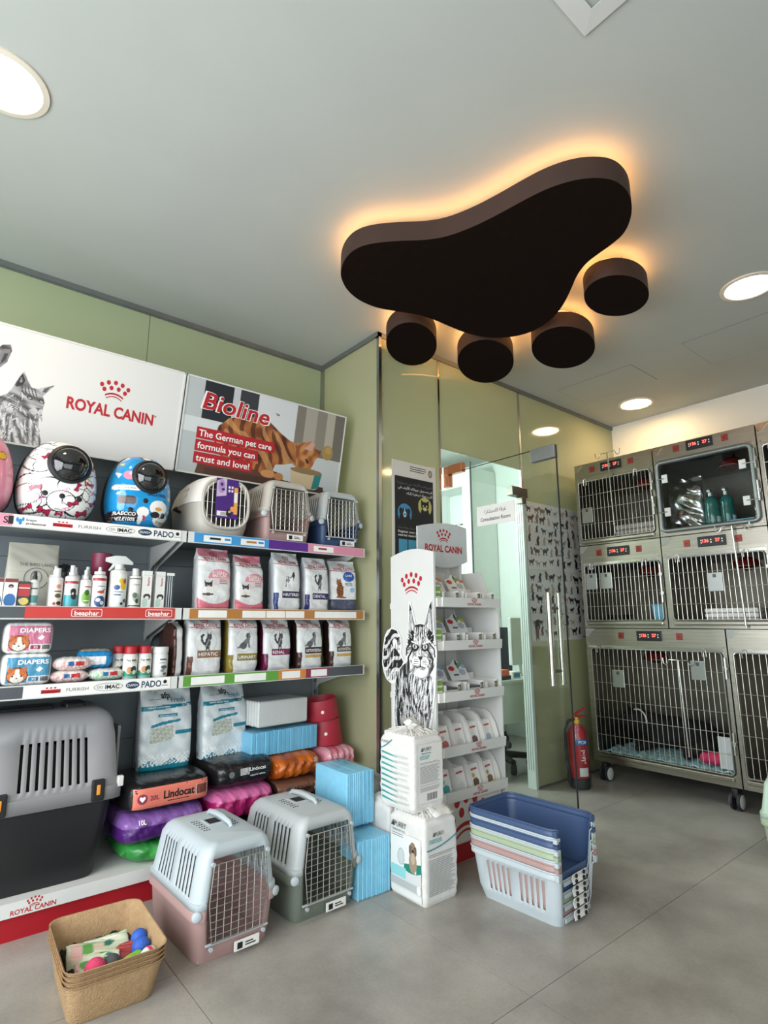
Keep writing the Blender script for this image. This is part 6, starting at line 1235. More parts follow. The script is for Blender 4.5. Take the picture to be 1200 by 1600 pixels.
crown(fp, plane(0, .011, 0), W_*.40, .20, .28)
# header
hp = [(.10, 1.46), (.10, 1.645)]+[(.10+.40*k/12, 1.645+.055*sin(pi*(.10+.62*k/12))-.014) for k in range(13)]+[(.50, 1.47)]+[(.50-.40*k/12, 1.47-.045*sin(pi*k/12)) for k in range(1, 12)]
hd = MB().prism(hp, .235, .245, 'y').build('header_board', 'pale_print', st_)
hF = plane(0, .2342, 0); crown(hd, hF, .305, 1.613, .115); text(hd, 'ROYAL CANIN', hF, .305, 1.535, .037, 'red_ink', width=.30, bold=.035)
for x_ in (.12, .44): MB().box(x_, x_+.02, .245, D_-.01, 1.30, 1.52).build('header_arm', 'white_plastic', st_)
# shelves
SZ = (1.222, 1.007, .760, .505, .300)
for i, z in enumerate(SZ):
    s = MB().box(.004, W_-.002, .012, D_-.012, z-.026, z-.018).build('shelf', 'white_plastic', st_)
    MB().add([(.002+W_*.07, -.012, z-.026), (W_+.006, -.012, z-.026), (W_+.006, -.016, z+.022), (.002+W_*.07, -.016, z+.022), (.002+W_*.07, .0, z-.026), (W_+.006, .0, z-.026), (W_+.006, -.004, z+.022), (.002+W_*.07, -.004, z+.022)], [(0, 1, 2, 3), (7, 6, 5, 4), (0, 4, 5, 1), (1, 5, 6, 2), (2, 6, 7, 3), (3, 7, 4, 0)]).build('shelf_lip', 'white_plastic', s)
    MB().box(.003, .003+W_*.07, -.008, .012, z-.026, z+.018).build('lip_return', 'paper', s)
    F = plane(0, -.0172, z); crown(s, F, W_*.56, .0105, .042); text(s, 'ROYAL CANIN', F, W_*.56, -.010, .0105, 'red_ink', width=.105, bold=.02)
# trays with flat pouches boxes on the three upper shelves
r = random.Random(8)
def flap(c1):
    def p(c):
        c.C[:] = S('#dcdbd8'); c.ell(-.035, .060, .020, .012, '#b3343c'); c.poly([(.0, .085), (.012, .11), (.02, .075), (.012, .05)], '#33373a'); c.ell(.03, .08, .022, .010, '#6f9a4a', 30); c.ell(.055, .072, .020, .015, c1); c.ell(.03, .04, .022, .016, '#a7a9b8'); c.rect(-.035, .025, .0, .033, '#444444'); return c
    return p
names = ('upper', 'second', 'third')
for i, z in enumerate(SZ[:3]):
    for j, x0 in enumerate((.055, .225, .365)):
        w = .125 if j < 2 else .10
        t = thing('pouch_tray', f'{("left", "middle", "right")[j]} printed tray on the {names[i]} shelf of the display stand', 'carton', (SX0+x0+w/2, SYF+.10, z-.0175), group='display trays of wet food'); d = .17
        q = MB().box(-w/2, w/2, -d/2, d/2, 0, .003).box(-w/2, -w/2+.002, -d/2, d/2, 0, .075).box(w/2-.002, w/2, -d/2, d/2, 0, .075).box(-w/2, w/2, d/2-.002, d/2, 0, .10).box(-w/2, w/2, -d/2, -d/2+.002, 0, .022)
        q.box(-w/2, -w/2+.022, -d/2, -d/2+.002, .02, .068).box(w/2-.020, w/2, -d/2, -d/2+.002, .02, .068); q.build('tray_body', 'paper', t)
        sheet('side_print', plane(w/2-.011, -d/2-.0007, 0), -.009, .009, .022, .066, 8, 20, lambda c: c.rect(-1, -1, 1, 1, '#5d4a3a').ell(0, .05, .007, .01, '#8fa08a').ell(.001, .032, .008, .008, r.choice(['#d08a3a', '#b3563a', '#c9a04a'])), t, PRG)
        if j < 2:
            hd_ = sheet('header_card', lambda a, c: (a*1.12, d/2-.075+.07*(c/.12), .072+c*1.0), -w/2, w/2, 0, .105, 60, 50, flap(('#c9703a', '#b9b04a', '#7fb0c9')[i]), t, PRG, keep=lambda c: (c.Y < .075+.03*np.exp(-((c.X-.005)/.03)**2)), solid=.0015)
        for k in range((3, 2, 5)[i] if j < 2 else 1): MB().rbox(-w/2+.006, w/2-.006, -d/2+.006, d/2-.03, .004+k*.010, .012+k*.010, .003, 1).build('pouch', ('tissue', 'st_dark', 'pale_print')[k % 3], t)
    # narrow green-white box at the left end of the shelf
    t = carton(f'small green and white box at the left end of the {names[i]} stand shelf', SX0+.028, SYF+.045, z-.0175, .046, .06, .10, lambda c: c.rect(-1, -1, 1, 1, '#e2e3dd').rect(-1, .045, 1, .095, '#7fa84a').rect(-.02, .062, .02, .07, '#dfe8cf').rect(-1, .0, 1, .03, '#d0a63a'), 'paper', group='small boxes on the stand')
# dispensers holding pouches on the two lower shelves
cols = [('#c9a7a0', '#b35a5a'), ('#e2dcd6', '#cfcfcd'), ('#dcdcda', '#6f3a44'), ('#e5e5e3', '#9fb0c2')], [('#8fc0bf', '#3f9aa0'), ('#d9dbd9', '#cfd3d3'), ('#c0a44a', '#5a4a2a'), ('#b08a3a', '#7a5a2a')]
for i, z in enumerate(SZ[3:]):
    for j in range(4):
        x0 = .04+j*.108; w = .098; c1, c2 = cols[i][j]
        t = thing('pouch_dispenser', f'{("first", "second", "third", "last")[j]} pouch dispenser from the left on the {("fourth", "bottom")[i]} stand shelf', 'carton', (SX0+x0+w/2, SYF+.115, z-.0175), group='pouch dispensers on the stand'); d = .20
        side = [(-d/2, 0), (-d/2, .045), (-d/2+.02, .105), (-d/2+.055, .152), (-d/2+.085, .165), (d/2, .165), (d/2, 0)]
        for sx in (-1, 1): MB().prism(side, sx*w/2-.001, sx*w/2+.001, 'x').build('side_wall', 'paper', t)
        MB().box(-w/2, w/2, d/2-.002, d/2, 0, .165).box(-w/2, w/2, -d/2, d/2, 0, .002).box(-w/2, w/2, -d/2, -d/2+.002, 0, .030).build('back_and_floor', 'paper', t)
        sheet('lip_print', plane(0, -d/2-.0006, 0), -w/2, w/2, .002, .030, 20, 8, lambda c: c.rect(-1, -1, 1, 1, c2).ell(.02, .015, .01, .009, '#e2ddd6'), t, PRG)
        n_ = (7, 4, 5, 7)[j]
        for k in range(n_):
            y0 = -d/2+.02+k*.022
            pc = sheet('pouch', lambda a, c, y0=y0: (a, y0+c*.30+.004*sin(a*60), .004+c*.92), -w/2+.008, w/2-.008, 0, .125, 20, 26, lambda c: c.rect(-1, -1, 1, 1, '#e4e2dd').ell(0, .035, .028, .022, c2).rect(-.03, .095, .03, .105, '#b3343c').ell(-.012, .07, .014, .010, c1).m(c.Y < .02, c1), t, PRG, solid=.006)
        if j == 0:
            sheet('side_print', lambda a, c: (-w/2-.0018, -a, c), -d/2+.005, d/2-.004, .004, .160, 30, 30, lambda c: c.rect(-1, -1, 1, 1, '#e0deda').m(c.Y < .035+.03*np.sin(c.X*20), c1).ell(.02, .08, .018, .02, c2), t, PRG, keep=lambda c: c.Y < np.interp(c.X, [-.1, .015, .045, .08, .1], [.160, .160, .148, .10, .05]))

# ================================================================ POSTERS on the partition glass
def petposter(c):
    c.C[:] = S('#d8d3cb'); c.rect(-.165, .0, .160, .515, '#17191d'); c.ell(-.085, .285, .058, .060, '#3f87b5'); c.ell(.085, .345, .058, .060, '#b9b468')
    # dog: dark hood, pale muzzle
    x, z = -.085, .28; c.m(c.ein(x, z-.03, .045, .05) & (c.Y < .30) & (c.Y > .225), '#14171b'); c.ell(x-.028, z+.012, .016, .026, '#14171b', 20); c.ell(x+.028, z+.012, .016, .026, '#14171b', -20); c.ell(x, z+.012, .027, .028, '#20262c'); c.ell(x, z, .013, .020, '#9ecbe6'); c.ell(x, z-.002, .006, .005, '#14171b'); c.line([(x, z+.01), (x, z+.035)], .008, '#9ecbe6')
    x, z = .085, .345; c.m(c.ein(x, z-.045, .036, .045) & (c.Y > .285), '#14171b'); c.ell(x, z+.006, .034, .026, '#14171b'); c.poly([(x-.034, z+.01), (x-.034, z+.045), (x-.008, z+.026)], '#14171b'); c.poly([(x+.034, z+.01), (x+.034, z+.045), (x+.008, z+.026)], '#14171b'); c.ell(x, z-.014, .017, .012, '#c6c28a')
    for s in (-1, 1): c.ell(x+s*.014, z+.004, .006, .005, '#c6c28a')
    c.rect(-.135, .045, -.065, .125, '#4da0c0'); c.rect(-.058, .045, .05, .125, '#4da0c0'); c.m(c.ein(.135, .565, .016, .024), '#5a4a44'); c.m(c.ein(.135, .565, .010, .016), '#b9a79a'); return c
t = thing('pet_poster', 'black and white pet registration poster on the glass partition', 'poster', (2.335, PY-.001, 1.488)); MB().box(-.185, .185, -.002, 0, 0, .612).build('poster_sheet', 'paper', t)
F = plane(0, -.0032, 0); sheet('poster_print', plane(0, -.0026, 0), -.184, .184, .001, .611, 110, 180, petposter, t, PRM)
for k, tx in enumerate(('الحيوانات الأليفة هي مسؤولية', 'قم بتسجيل حيوانك الأليف في', 'أقرب عيادة بيطرية إليك')): text(t, arabic(tx), F, .15, .475-.030*k, .015, 'grey_ink' if k == 0 else 'white_ink', 'r', bold=.005, width=(.30, .29, .22)[k])
text(t, 'Our Pets, Our Responsibility', F, -.14, .195, .013, 'grey_ink', 'l', bold=0, width=.27); text(t, 'Register your pet at the', F, -.14, .172, .014, 'white_ink', 'l', width=.24); text(t, 'nearest veterinary clinic', F, -.14, .150, .014, 'white_ink', 'l', width=.24)
lines(t, F, -.04, .11, .59, .55, 3, 'black_ink', 3, .35)
def breed(seed, dogs):
    def p(c):
        r = random.Random(seed); c.C[:] = S('#d3d1ce'); pal = ['#1c1a1a', '#2d2522', '#5a3f2e', '#7a6a5e', '#8f8a86', '#3f3a38', '#b09a86', '#4a4a4d']
        W2, H2 = .75, .52
        for i in range(6):
            for j in range(9):
                x = .04+j*.083+r.uniform(-.012, .012); z = H2-.06-i*.080+r.uniform(-.012, .012)
                if dogs and i == 5 and j < 1: continue
                s = r.uniform(1.0, 1.55); col = r.choice(pal); f = r.choice((-1, 1)); kind = r.random()
                if kind < .45:   # sitting
                    c.ell(x, z, .012*s, .022*s, col, f*12); c.ell(x+f*.006*s, z+.024*s, .010*s, .009*s, col); c.poly([(x+f*.0*s, z+.028*s), (x+f*.004*s, z+.040*s), (x+f*.010*s, z+.030*s)], col); c.line([(x-f*.010*s, z-.018*s), (x-f*.024*s, z-.014*s)], .005*s, col)
                else:            # standing
                    c.ell(x, z, .022*s, .010*s, col); c.ell(x+f*.022*s, z+.011*s, .009*s, .008*s, col)
                    for lx in (-.016, -.010, .010, .016): c.line([(x+lx*s, z), (x+lx*s, z-.022*s)], .0045*s, col)
                    c.line([(x-f*.02*s, z+.004*s), (x-f*.032*s, z+.016*s)], .004*s, col)
        if dogs:
            c.ell(.065, .06, .022, .045, '#5a3a24'); c.ell(.07, .125, .024, .026, '#1d1715'); c.ell(.05, .10, .010, .024, '#1d1715'); c.ell(.092, .10, .010, .022, '#1d1715'); c.line([(.055, .05), (.052, .005)], .012, '#6a4a30'); c.line([(.078, .05), (.080, .005)], .012, '#6a4a30')
        c.rect(.66, .012, .73, .024, '#b8503c'); return c
    return p
for z0, sd, dg, lb in ((1.502, 3, 0, 'upper breed poster with rows of small cats'), (.985, 9, 1, 'lower breed poster with rows of small dogs')):
    t = thing('breed_poster', lb, 'poster', (3.46, PY-.001, z0), group='breed posters on the glass'); MB().box(0, .75, -.002, 0, 0, .513).build('poster_sheet', 'paper', t); sheet('poster_print', plane(0, -.0028, 0), .002, .748, .002, .511, 300, 205, breed(sd, dg), t, PRG)

# ================================================================ FIRE EXTINGUISHER
t = thing('fire_extinguisher', 'red fire extinguisher wrapped in clear plastic beside the cages', 'fire extinguisher', (3.70, 2.375, 0), R(-30))
MB().lathe([(.062, 0), (.066, .004), (.066, .070), (.064, .072)], 28).build('base_band', 'rubber', t, smooth=True)
MB().lathe([(.064, .070), (.066, .074), (.066, .345), (.060, .375), (.042, .400), (.022, .412), (.020, .425)], 28).build('cylinder', 'ext_red', t, smooth=True)
MB().lathe([(.022, .42), (.022, .445), (.014, .448), (.014, .462)], 16).build('valve', 'amber', t, smooth=True)
MB().rbox(-.012, .075, -.010, .010, .462, .474, .004).build('squeeze_lever', 'ext_red', t); o = MB().rbox(-.012, .085, -.009, .009, 0, .014, .004).build('top_lever', 'ext_red', t, (0, 0, .478)); o.rotation_euler = (0, R(-28), 0)
MB().tube([(-.015, 0, .445), (-.06, 0, .44), (-.088, 0, .38), (-.092, 0, .25), (-.086, 0, .15), (-.076, 0, .09)], .010, 10).build('hose', 'rubber', t, smooth=True); MB().lathe([(.011, 0), (.016, .055), (.012, .057)], 14, (-.076, 0, .035)).build('nozzle', 'rubber', t, smooth=True)
F = cyl(.0668); F2 = cyl(.0675)
sheet('blue_label', F, -.05, .05, .285, .325, 20, 6, solid('#2b5f9a'), t, PRG, smooth=True); text(t, 'PCM', F2, 0, .305, .020, 'white_ink'); sheet('instruction_label', F, -.030, .035, .085, .140, 16, 8, solid('#d9d8d4'), t, PRG, smooth=True)
text(t, 'طفاية'[::1] and arabic('اطفاء'), F2, .0, .21, .030, 'white_ink', rot=90, bold=.02)
MB().loft([[((.073+.006*sin(j*2.1+k))*cos(2*pi*j/24), (.073+.006*cos(j*1.7+k*2))*sin(2*pi*j/24), z) for j in range(24)] for k, z in enumerate((.012, .10, .22, .33))]+[[(.05*cos(2*pi*j/24), .05*sin(2*pi*j/24), .42) for j in range(24)]], cap=(0, 0)).build('plastic_bag', FILM, t, smooth=True)

# ================================================================ CONSULTING ROOM
t = thing('storage_cupboard', 'tall white cupboard with open niche in the consulting room', 'cupboard', (4.42, 4.62, 0)); dp = .40
MB().box(0, dp, -.70, 0, 0, 2.02).box(0, dp, -.70, -.58, 2.02, 2.75).box(0, dp, -.10, 0, 2.02, 2.75).box(0, dp, -.58, -.10, 2.56, 2.75).box(.30, dp, -.58, -.10, 2.02, 2.56).build('carcass', 'room_white', t)
MB().box(-.018, 0, -.70, -.585, .02, 2.74).build('door_panel', 'room_white', t); MB().box(-.018, 0, -.58, .0, .02, 2.0).build('door_panel', 'room_white', t)
MB().box(-.012, .30, -.58, -.10, 2.02, 2.045).build('niche_shelf', 'room_white', t); MB().box(-.022, .0, -.708, -.700, .0, 2.80).build('edge_strip', 'grey_ink', t)
for k in range(4):
    b_ = carton(f'small white carton in the cupboard niche, {("nearest", "second", "third", "farthest")[k]} of four', 4.53, 4.10+k*.10, 2.0452, .085, .14, .13, lambda c: c.rect(-1, -1, 1, 1, '#dfe3e0').ell(.0, .055, .018, .020, '#4a5250').rect(-.03, .10, .03, .115, '#2f3836'), 'paper', group='cartons in the niche', rz=R(-90))
t = thing('desk', 'white office desk with modesty panel in the consulting room', 'desk', (3.30, 2.80, 0))
MB().rbox(0, 1.22, 0, .55, .665, .69, .004).build('desk_top', 'desk_white', t); MB().box(.02, 1.2, .02, .038, .38, .665).build('modesty_panel', 'desk_white', t)
for xx in (.02, 1.17): MB().box(xx, xx+.03, .06, .50, 0, .665).build('leg', 'desk_white', t)
t = thing('computer_monitor', 'grey backed computer monitor on the desk', 'monitor', (3.93, 3.02, .69), R(8)); MB().rbox(-.145, .145, -.02, .015, .085, .465, .008).build('back_cover', 'pale_print', t); MB().rbox(-.135, .135, .014, .018, .095, .455, .002).build('screen', 'black_plastic', t); MB().tube([(0, 0, .01), (0, 0, .15)], .018, 10).build('neck', 'pale_print', t, smooth=True); MB().rbox(-.09, .09, -.06, .06, 0, .012, .004).build('foot', 'pale_print', t)
MB().lathe([(.010, 0), (.010, .002)], 14, (.02, -.0205, .26), ax=(0, -1, 0)).build('rear_badge', 'black_ink', t)
t = thing('small_box', 'orange and black small box on the consulting room desk', 'box', (3.52, 2.88, .6902), R(6)); MB().rbox(-.075, .075, -.04, .04, 0, .028, .003).build('lower_part', 'black_plastic', t); MB().rbox(-.045, .06, -.035, .035, .028, .072, .004).build('orange_part', 'box_orange', t)
t = thing('paper_box', 'white paper box beside the orange one on the desk', 'box', (3.68, 2.90, .6902)); MB().rbox(-.05, .05, -.04, .04, 0, .05, .003).build('box_body', 'paper', t); MB().box(-.035, .04, -.0408, -.040, .008, .04).build('blue_print', 'blue_ink', t)
def chair(loc, rz, lb, mat):
    t = thing('office_chair', lb, 'chair', loc, rz); MB().rbox(-.24, .24, -.23, .23, .42, .50, .03, 3).build('seat', mat, t, smooth=True)
    MB().loft([[(x_, .22+.04*(z-.55)+.05*(abs(x_)/.24)**2*-1, z) for x_ in np.linspace(-1, 1, 9)*hw] for z, hw in ((.52, .19), (.62, .235), (.80, .24), (.95, .22), (1.04, .16), (1.07, .08))], cap=(0, 0), closed=False).build('backrest', mat, t, smooth=True, solid=.05)
    MB().tube([(0, 0, .09), (0, 0, .42)], .028, 12).build('gas_column', 'chair_black', t, smooth=True)
    for k in range(5):
        a_ = 2*pi*k/5+.3; e = (.27*cos(a_), .27*sin(a_)); MB().tube([(0, 0, .10), (e[0], e[1], .075)], [.025, .016], 8).build('base_arm', 'chair_black', t, smooth=True)
        MB().lathe([(.026, -.018), (.030, -.012), (.030, .012), (.026, .018)], 18, (e[0], e[1], .030), ax=(cos(a_+1.2), sin(a_+1.2), 0)).build('castor', 'rubber', t, smooth=True)
    for s in (-1, 1): MB().tube([(s*.22, .05, .46), (s*.28, .05, .52), (s*.28, .05, .64)], .014, 8).rbox(s*.28-.03, s*.28+.03, -.10, .14, .64, .665, .01).build('armrest', 'chair_black', t)
chair((4.27, 3.74, 0), R(188), 'navy backed office chair behind the consulting desk', 'chair_navy')
t = thing('swivel_stool', 'black swivel stool tucked under the consulting desk', 'stool', (3.72, 3.10, 0)); MB().lathe([(.15, .40), (.17, .41), (.17, .45), (.14, .465)], 28).build('seat', 'chair_black', t, smooth=True); MB().tube([(0, 0, .08), (0, 0, .40)], .026, 12).build('gas_column', 'chair_black', t, smooth=True)
for k in range(5):
    a_ = 2*pi*k/5+.5; e = (.25*cos(a_), .25*sin(a_)); MB().tube([(0, 0, .10), (e[0], e[1], .085)], [.03, .022], 8).build('base_arm', 'chair_black', t, smooth=True); MB().lathe([(.030, -.022), (.038, -.014), (.038, .014), (.030, .022)], 18, (e[0], e[1], .038), ax=(cos(a_+1.2), sin(a_+1.2), 0)).build('castor', 'rubber', t, smooth=True)
# ================================================================ STAINLESS STEEL CAGE BANK on the right wall
CX, CD = 3.98, .80
def heatlamp(t, y, z):
    l_ = MB().lathe([(.03, .05), (.075, .02), (.085, -.01), (.075, -.012), (.03, -.035), (.01, -.04)], 28, (.20, y, z)).build('heat_lamp', 'lamp_red', t, smooth=True); MB().tube([(.20+.088*cos(a), y+.088*sin(a), z-.012) for a in np.linspace(0, 2*pi, 24)[:-1]], .004, 6, closed=True).build('lamp_ring', 'steel_bright', l_, smooth=True)
    MB().tube([(.20, y, z+.04), (.26, y, z+.09), (.45, y, z+.10)], .010, 8).build('lamp_arm', 'black_plastic', l_, smooth=True)
def cage(label, y0, y1, z0, z1, door, nv, nh, disp, btns, kind='bars', lamp=None, cards=(), legs=False, hdr=None, rail=0):
    t = thing('animal_cage', label, 'cage', (CX, y0, z0), group='stainless steel cage bank'); w = y1-y0; h = z1-z0
    dy0, dy1, dz0, dz1 = door[0]-y0, door[1]-y0, door[2]-z0, door[3]-z0; e = .003
    # body
    MB().box(.02, CD, e, .006, rail, h-e).build('side_wall', 'steel_shaded', t); MB().box(.02, CD, w-.006, w-e, rail, h-e).build('side_wall', 'steel_shaded', t)
    MB().box(CD-.006, CD, .006, w-.006, rail, h-e).build('back_wall', 'steel_shaded', t); MB().box(.02, CD-.006, .006, w-.006, dz1+.02, dz1+.03).build('roof_plate', 'steel_shaded', t); MB().box(.02, CD-.006, .006, w-.006, dz0-.03, dz0-.02).build('floor_plate', 'steel_dark', t)
    # front frame
    MB().box(0, .02, e, dy0, rail, h-e).build('stile', 'steel', t); MB().box(0, .02, dy1, w-e, rail, h-e).build('stile', 'steel', t)
    hp_ = MB().box(0, .02, dy0, dy1, dz1, h-e).build('header_plate', 'steel', t); MB().box(0, .02, dy0, dy1, rail, dz0).build('sill', 'steel', t)
    MB().box(-.004, .0, .02, w-.02, dz1+.004, dz1+.022).build('bright_trim', 'steel_bright', hp_)
    for yy in (.02, w-.02):
        for zz in (dz1+.03, rail+.02): MB().lathe([(.006, 0), (.005, .003)], 10, (0, yy, zz), ax=(-1, 0, 0)).build('bolt', 'steel_bright', t)
    # control display and two buttons
    a, c, zc = disp[0]-y0, disp[1]-y0, disp[2]-z0
    d_ = MB().rbox(-.010, .0, a, c, zc-.034, zc+.034, .003).build('display_panel', 'black_plastic', t)
    F = plane(-.0106, 0, 0, (0, -1, 0)); F = lambda u, v, a=a, c=c, zc=zc: (-.0108, (a+c)/2-u, zc+v)
    text(d_, '136', F, -.034, .004, .020, 'led_red'); text(d_, '27', F, .038, .004, .020, 'led_red')
    decal(d_, 'display_print', F, [(-.065, -.012, -.058, -.004), (-.065, .004, -.058, .012), (-.006, -.012, .002, -.004), (-.006, .004, .002, .012), (.062, -.012, .069, -.004), (.062, .004, .069, .012)], 'white_ink')
    for b_ in btns: yb = b_-y0; k_ = MB().rbox(-.006, 0, yb-.02, yb+.02, zc-.022, zc+.022, .003).build('button_plate', 'button_red', t); decal(k_, 'button_mark', lambda u, v, yb=yb, zc=zc: (-.0066, yb-u, zc+v), [(-.010, -.004, .008, .0), (-.004, -.010, .002, -.006)], 'black_ink')
    # door
    if kind == 'bars':
        P = [(p[0]+(dy0+dy1)/2, p[1]+(dz0+dz1)/2) for p in rrect(dy1-dy0, dz1-dz0, .02, 4)]
        d = MB().tube([(-.010, y, z) for y, z in P], .0036, 8, closed=True).build('door', 'wire', t, smooth=True)
        MB().tube([(.004, (y-(dy0+dy1)/2)*1.012+(dy0+dy1)/2, z-.002) for y, z in P], .007, 6, closed=True).build('gasket', 'rubber', d, smooth=True)
        me = None; q = MB().tube([(-.010, 0, dz0), (-.010, 0, dz1)], .0019, 6)
        for i in range(1, nv):
            yy = dy0+(dy1-dy0)*i/nv
            if me is None: o = q.build('bar', 'wire', d, (0, yy, 0), smooth=True); me = o.data
            else: link('bar', me, d, (0, yy, 0))
        me = None; q = MB().tube([(-.0145, dy0-.006, 0), (-.0145, dy1+.004, 0)], .0020, 6)
        for i in range(1, nh):
            zz = dz0+(dz1-dz0)*i/nh
            if me is None: o = q.build('cross_bar', 'wire', d, (0, 0, zz), smooth=True); me = o.data
            else: link('cross_bar', me, d, (0, 0, zz))
        for yy in (dy0+.10, dy1-.06): MB().tube([(-.012, yy-.012, dz1-.03), (-.014, yy-.012, dz1+.012), (-.014, yy, dz1+.022), (-.014, yy+.012, dz1+.012), (-.012, yy+.012, dz1-.03)], .0028, 6).build('hanging_loop', 'wire', d, smooth=True)
        MB().rbox(-.03, .0, dy0, dy1, dz0-.034, dz0-.008, .006).build('drip_tray', 'steel', t)
        for cy, cz in cards:
            k_ = MB().rbox(-.022, -.016, cy-y0-.045, cy-y0+.045, cz-z0-.06, cz-z0+.06, .002).build('card_holder', 'alu', t); MB().box(-.0228, -.0219, cy-y0-.010, cy-y0+.010, cz-z0+.028, cz-z0+.050).build('card_slot', 'st_dark', k_)
    else:
        d = MB().rbox(-.012, .0, dy0+.02, dy1-.02, dz0+.02, dz1-.02, .002).build('door', PLEXI, t)
        P = [(p[0]+(dy0+dy1)/2, p[1]+(dz0+dz1)/2) for p in rrect(dy1-dy0, dz1-dz0, .03, 5)]
        MB().tube([(-.012, y, z) for y, z in P], .014, 10, closed=True).build('door_frame', 'alu_dull', d, smooth=True); MB().tube([(.004, (y-(dy0+dy1)/2)*.96+(dy0+dy1)/2, (z-(dz0+dz1)/2)*.96+(dz0+dz1)/2) for y, z in P], .008, 6, closed=True).build('gasket', 'rubber', d, smooth=True)
        for yy in (dy0+.055, dy1-.05):
            for zz in (dz0+.13, dz1-.12): k_ = MB().rbox(-.022, -.012, yy-.02, yy+.02, zz-.03, zz+.03, .003).build('hinge_plate', 'white_metal', d); MB().tube([(-.024, yy, zz), (-.026, yy+(-.07 if yy < w/2 else .06), zz)], .004, 6).build('hinge_pin', 'steel_bright', k_)
    # latch tubes on the right-hand stile
    for zz in (dz0+.12, dz1-.16): MB().tube([(-.016, .016, zz), (-.016, .016, zz+.13)], .008, 10).build('latch_tube', 'steel_bright', t, smooth=True); MB().rbox(-.02, .0, .004, .03, zz+.05, zz+.075, .003).build('latch_clip', 'steel_bright', t)
    MB().prism([(w-.006, h-.004), (w-.075, h-.004), (w-.075, h-.012), (w-.03, h-.06), (w-.006, h-.06)], -.0035, .0, 'x').build('corner_plate', 'steel_bright', t)
    if lamp: heatlamp(t, lamp-y0, dz1-.06)
    if legs:
        for yy in legs:
            c_ = MB().rbox(-.01, .065, yy-y0-.020, yy-y0+.020, .068-z0, .128-z0, .012, 2).build('castor', 'chair_black', t, smooth=True)
            for s in (-1, 1):
                MB().lathe([(.018, -.008), (.050, -.007), (.050, .007), (.018, .008)], 28, (.02, yy-y0+s*.020, .0505-z0), ax=(0, s, 0)).build('wheel', 'rubber', c_, smooth=True)
                MB().lathe([(.038, -.002), (.042, .002), (.030, .005), (.014, .008)], 24, (.02, yy-y0+s*.0295, .0505-z0), ax=(0, s, 0)).build('wheel_cover', 'white_plastic', c_, smooth=True)
    return t
cage('top cage nearest the glass wall, with barred door', 1.80, 2.43, 1.70, 2.35, (1.828, 2.396, 1.745, 2.20), 19, 4, (2.035, 2.20, 2.292), (2.275, 1.963), lamp=1.95, cards=((2.33, 1.93),))
cage('top cage with clear acrylic door', 1.145, 1.798, 1.70, 2.35, (1.178, 1.772, 1.735, 2.222), 0, 0, (1.395, 1.563, 2.305), (1.633, 1.321), 'plexi', lamp=1.36)
cage('top barred cage cut by the right edge', .50, 1.143, 1.70, 2.35, (.53, 1.115, 1.745, 2.20), 19, 4, (.75, .915, 2.292), (.99, .67))
cage('middle cage nearest the glass wall with two card holders', 1.80, 2.43, 1.075, 1.697, (1.822, 2.392, 1.130, 1.540), 19, 4, (2.03, 2.198, 1.634), (2.268, 1.958), lamp=1.98, cards=((2.335, 1.42), (2.215, 1.42)))
cage('middle cage under the acrylic door cage', 1.145, 1.798, 1.075, 1.697, (1.180, 1.755, 1.130, 1.545), 19, 4, (1.383, 1.555, 1.637), (1.626, 1.312), lamp=1.35, cards=((1.47, 1.37),))
cage('middle barred cage cut by the right edge', .50, 1.143, 1.075, 1.697, (.53, 1.112, 1.130, 1.545), 19, 4, (.75, .915, 1.634), (.99, .67))
cage('large bottom cage on wheels with the dark dog', 1.452, 2.43, .13, 1.073, (1.487, 2.382, .200, .927), 26, 6, (1.853, 2.026, 1.022), (2.144, 1.736), cards=((2.18, .72), (1.63, .81)), legs=(2.35, 1.50), lamp=2.0)
cage('large bottom cage on wheels at the right edge', .47, 1.450, .13, 1.073, (.505, 1.416, .200, .927), 26, 6, (.875, 1.05, 1.022), (1.16, .76), legs=(.54,), cards=((.75, .75),))
# T-shaped drip hooks hung on the doors
def hook(label, y, z0, z1):
    t = thing('drip_hook', label, 'hook', (CX-.034, y, z0), group='T-shaped drip hooks'); h = z1-z0
    MB().tube([(0, -.012, 0), (0, 0, h)], .0065, 10).build('rod', 'steel_bright', t, smooth=True)
    for s in (-1, 1): MB().tube([(0, 0, h), (0, s*.06, h+.002), (0, s*.068, h-.02), (0, s*.082, h-.032), (0, s*.097, h-.02), (0, s*.10, h+.012)], .0035, 8).build('hook_arm', 'steel_bright', t, smooth=True)
hook('steel drip hook standing in front of the top cage by the glass', 2.12, 1.76, 2.385); hook('steel drip hook on the middle cage under the acrylic door', 1.33, 1.08, 1.715); hook('steel drip hook on the large bottom cage', 1.745, .27, .868)
# contents of the cages
ZU = 1.7165
t, F = foodbag('crumpled silver foil bag behind the acrylic door', (4.14, 1.66, ZU), R(-90), .24, .10, .40, solid('#b9bbbd'), '#a9abad', None, 41, .3, .0, MATS['foil'], 'foil_bag', 'foil bag', .016)
for yy, xx, lb in ((1.50, 4.13, 'teal plastic bottle beside the foil bag'), (1.415, 4.16, 'teal plastic bottle with silver cap, right of its twin')):
    t = bottle(lb, xx, yy, ZU, [(.040, 0), (.044, .006), (.044, .15), (.040, .18), (.045, .20), (.030, .235), (.016, .245)], ['green_bottle'], 0, 'disinfectant_bottle', 'bottle', 'teal bottles in the cage'); MB().lathe([(.017, .243), (.017, .275), (.012, .28)], 16).rbox(-.035, .02, -.010, .010, .268, .292, .004).build('spray_cap', 'alu', t, smooth=True)
    sheet('label', cyl(.0445), -.03, .03, .06, .10, 12, 8, solid('#cfe0dc'), t, PRG, smooth=True)
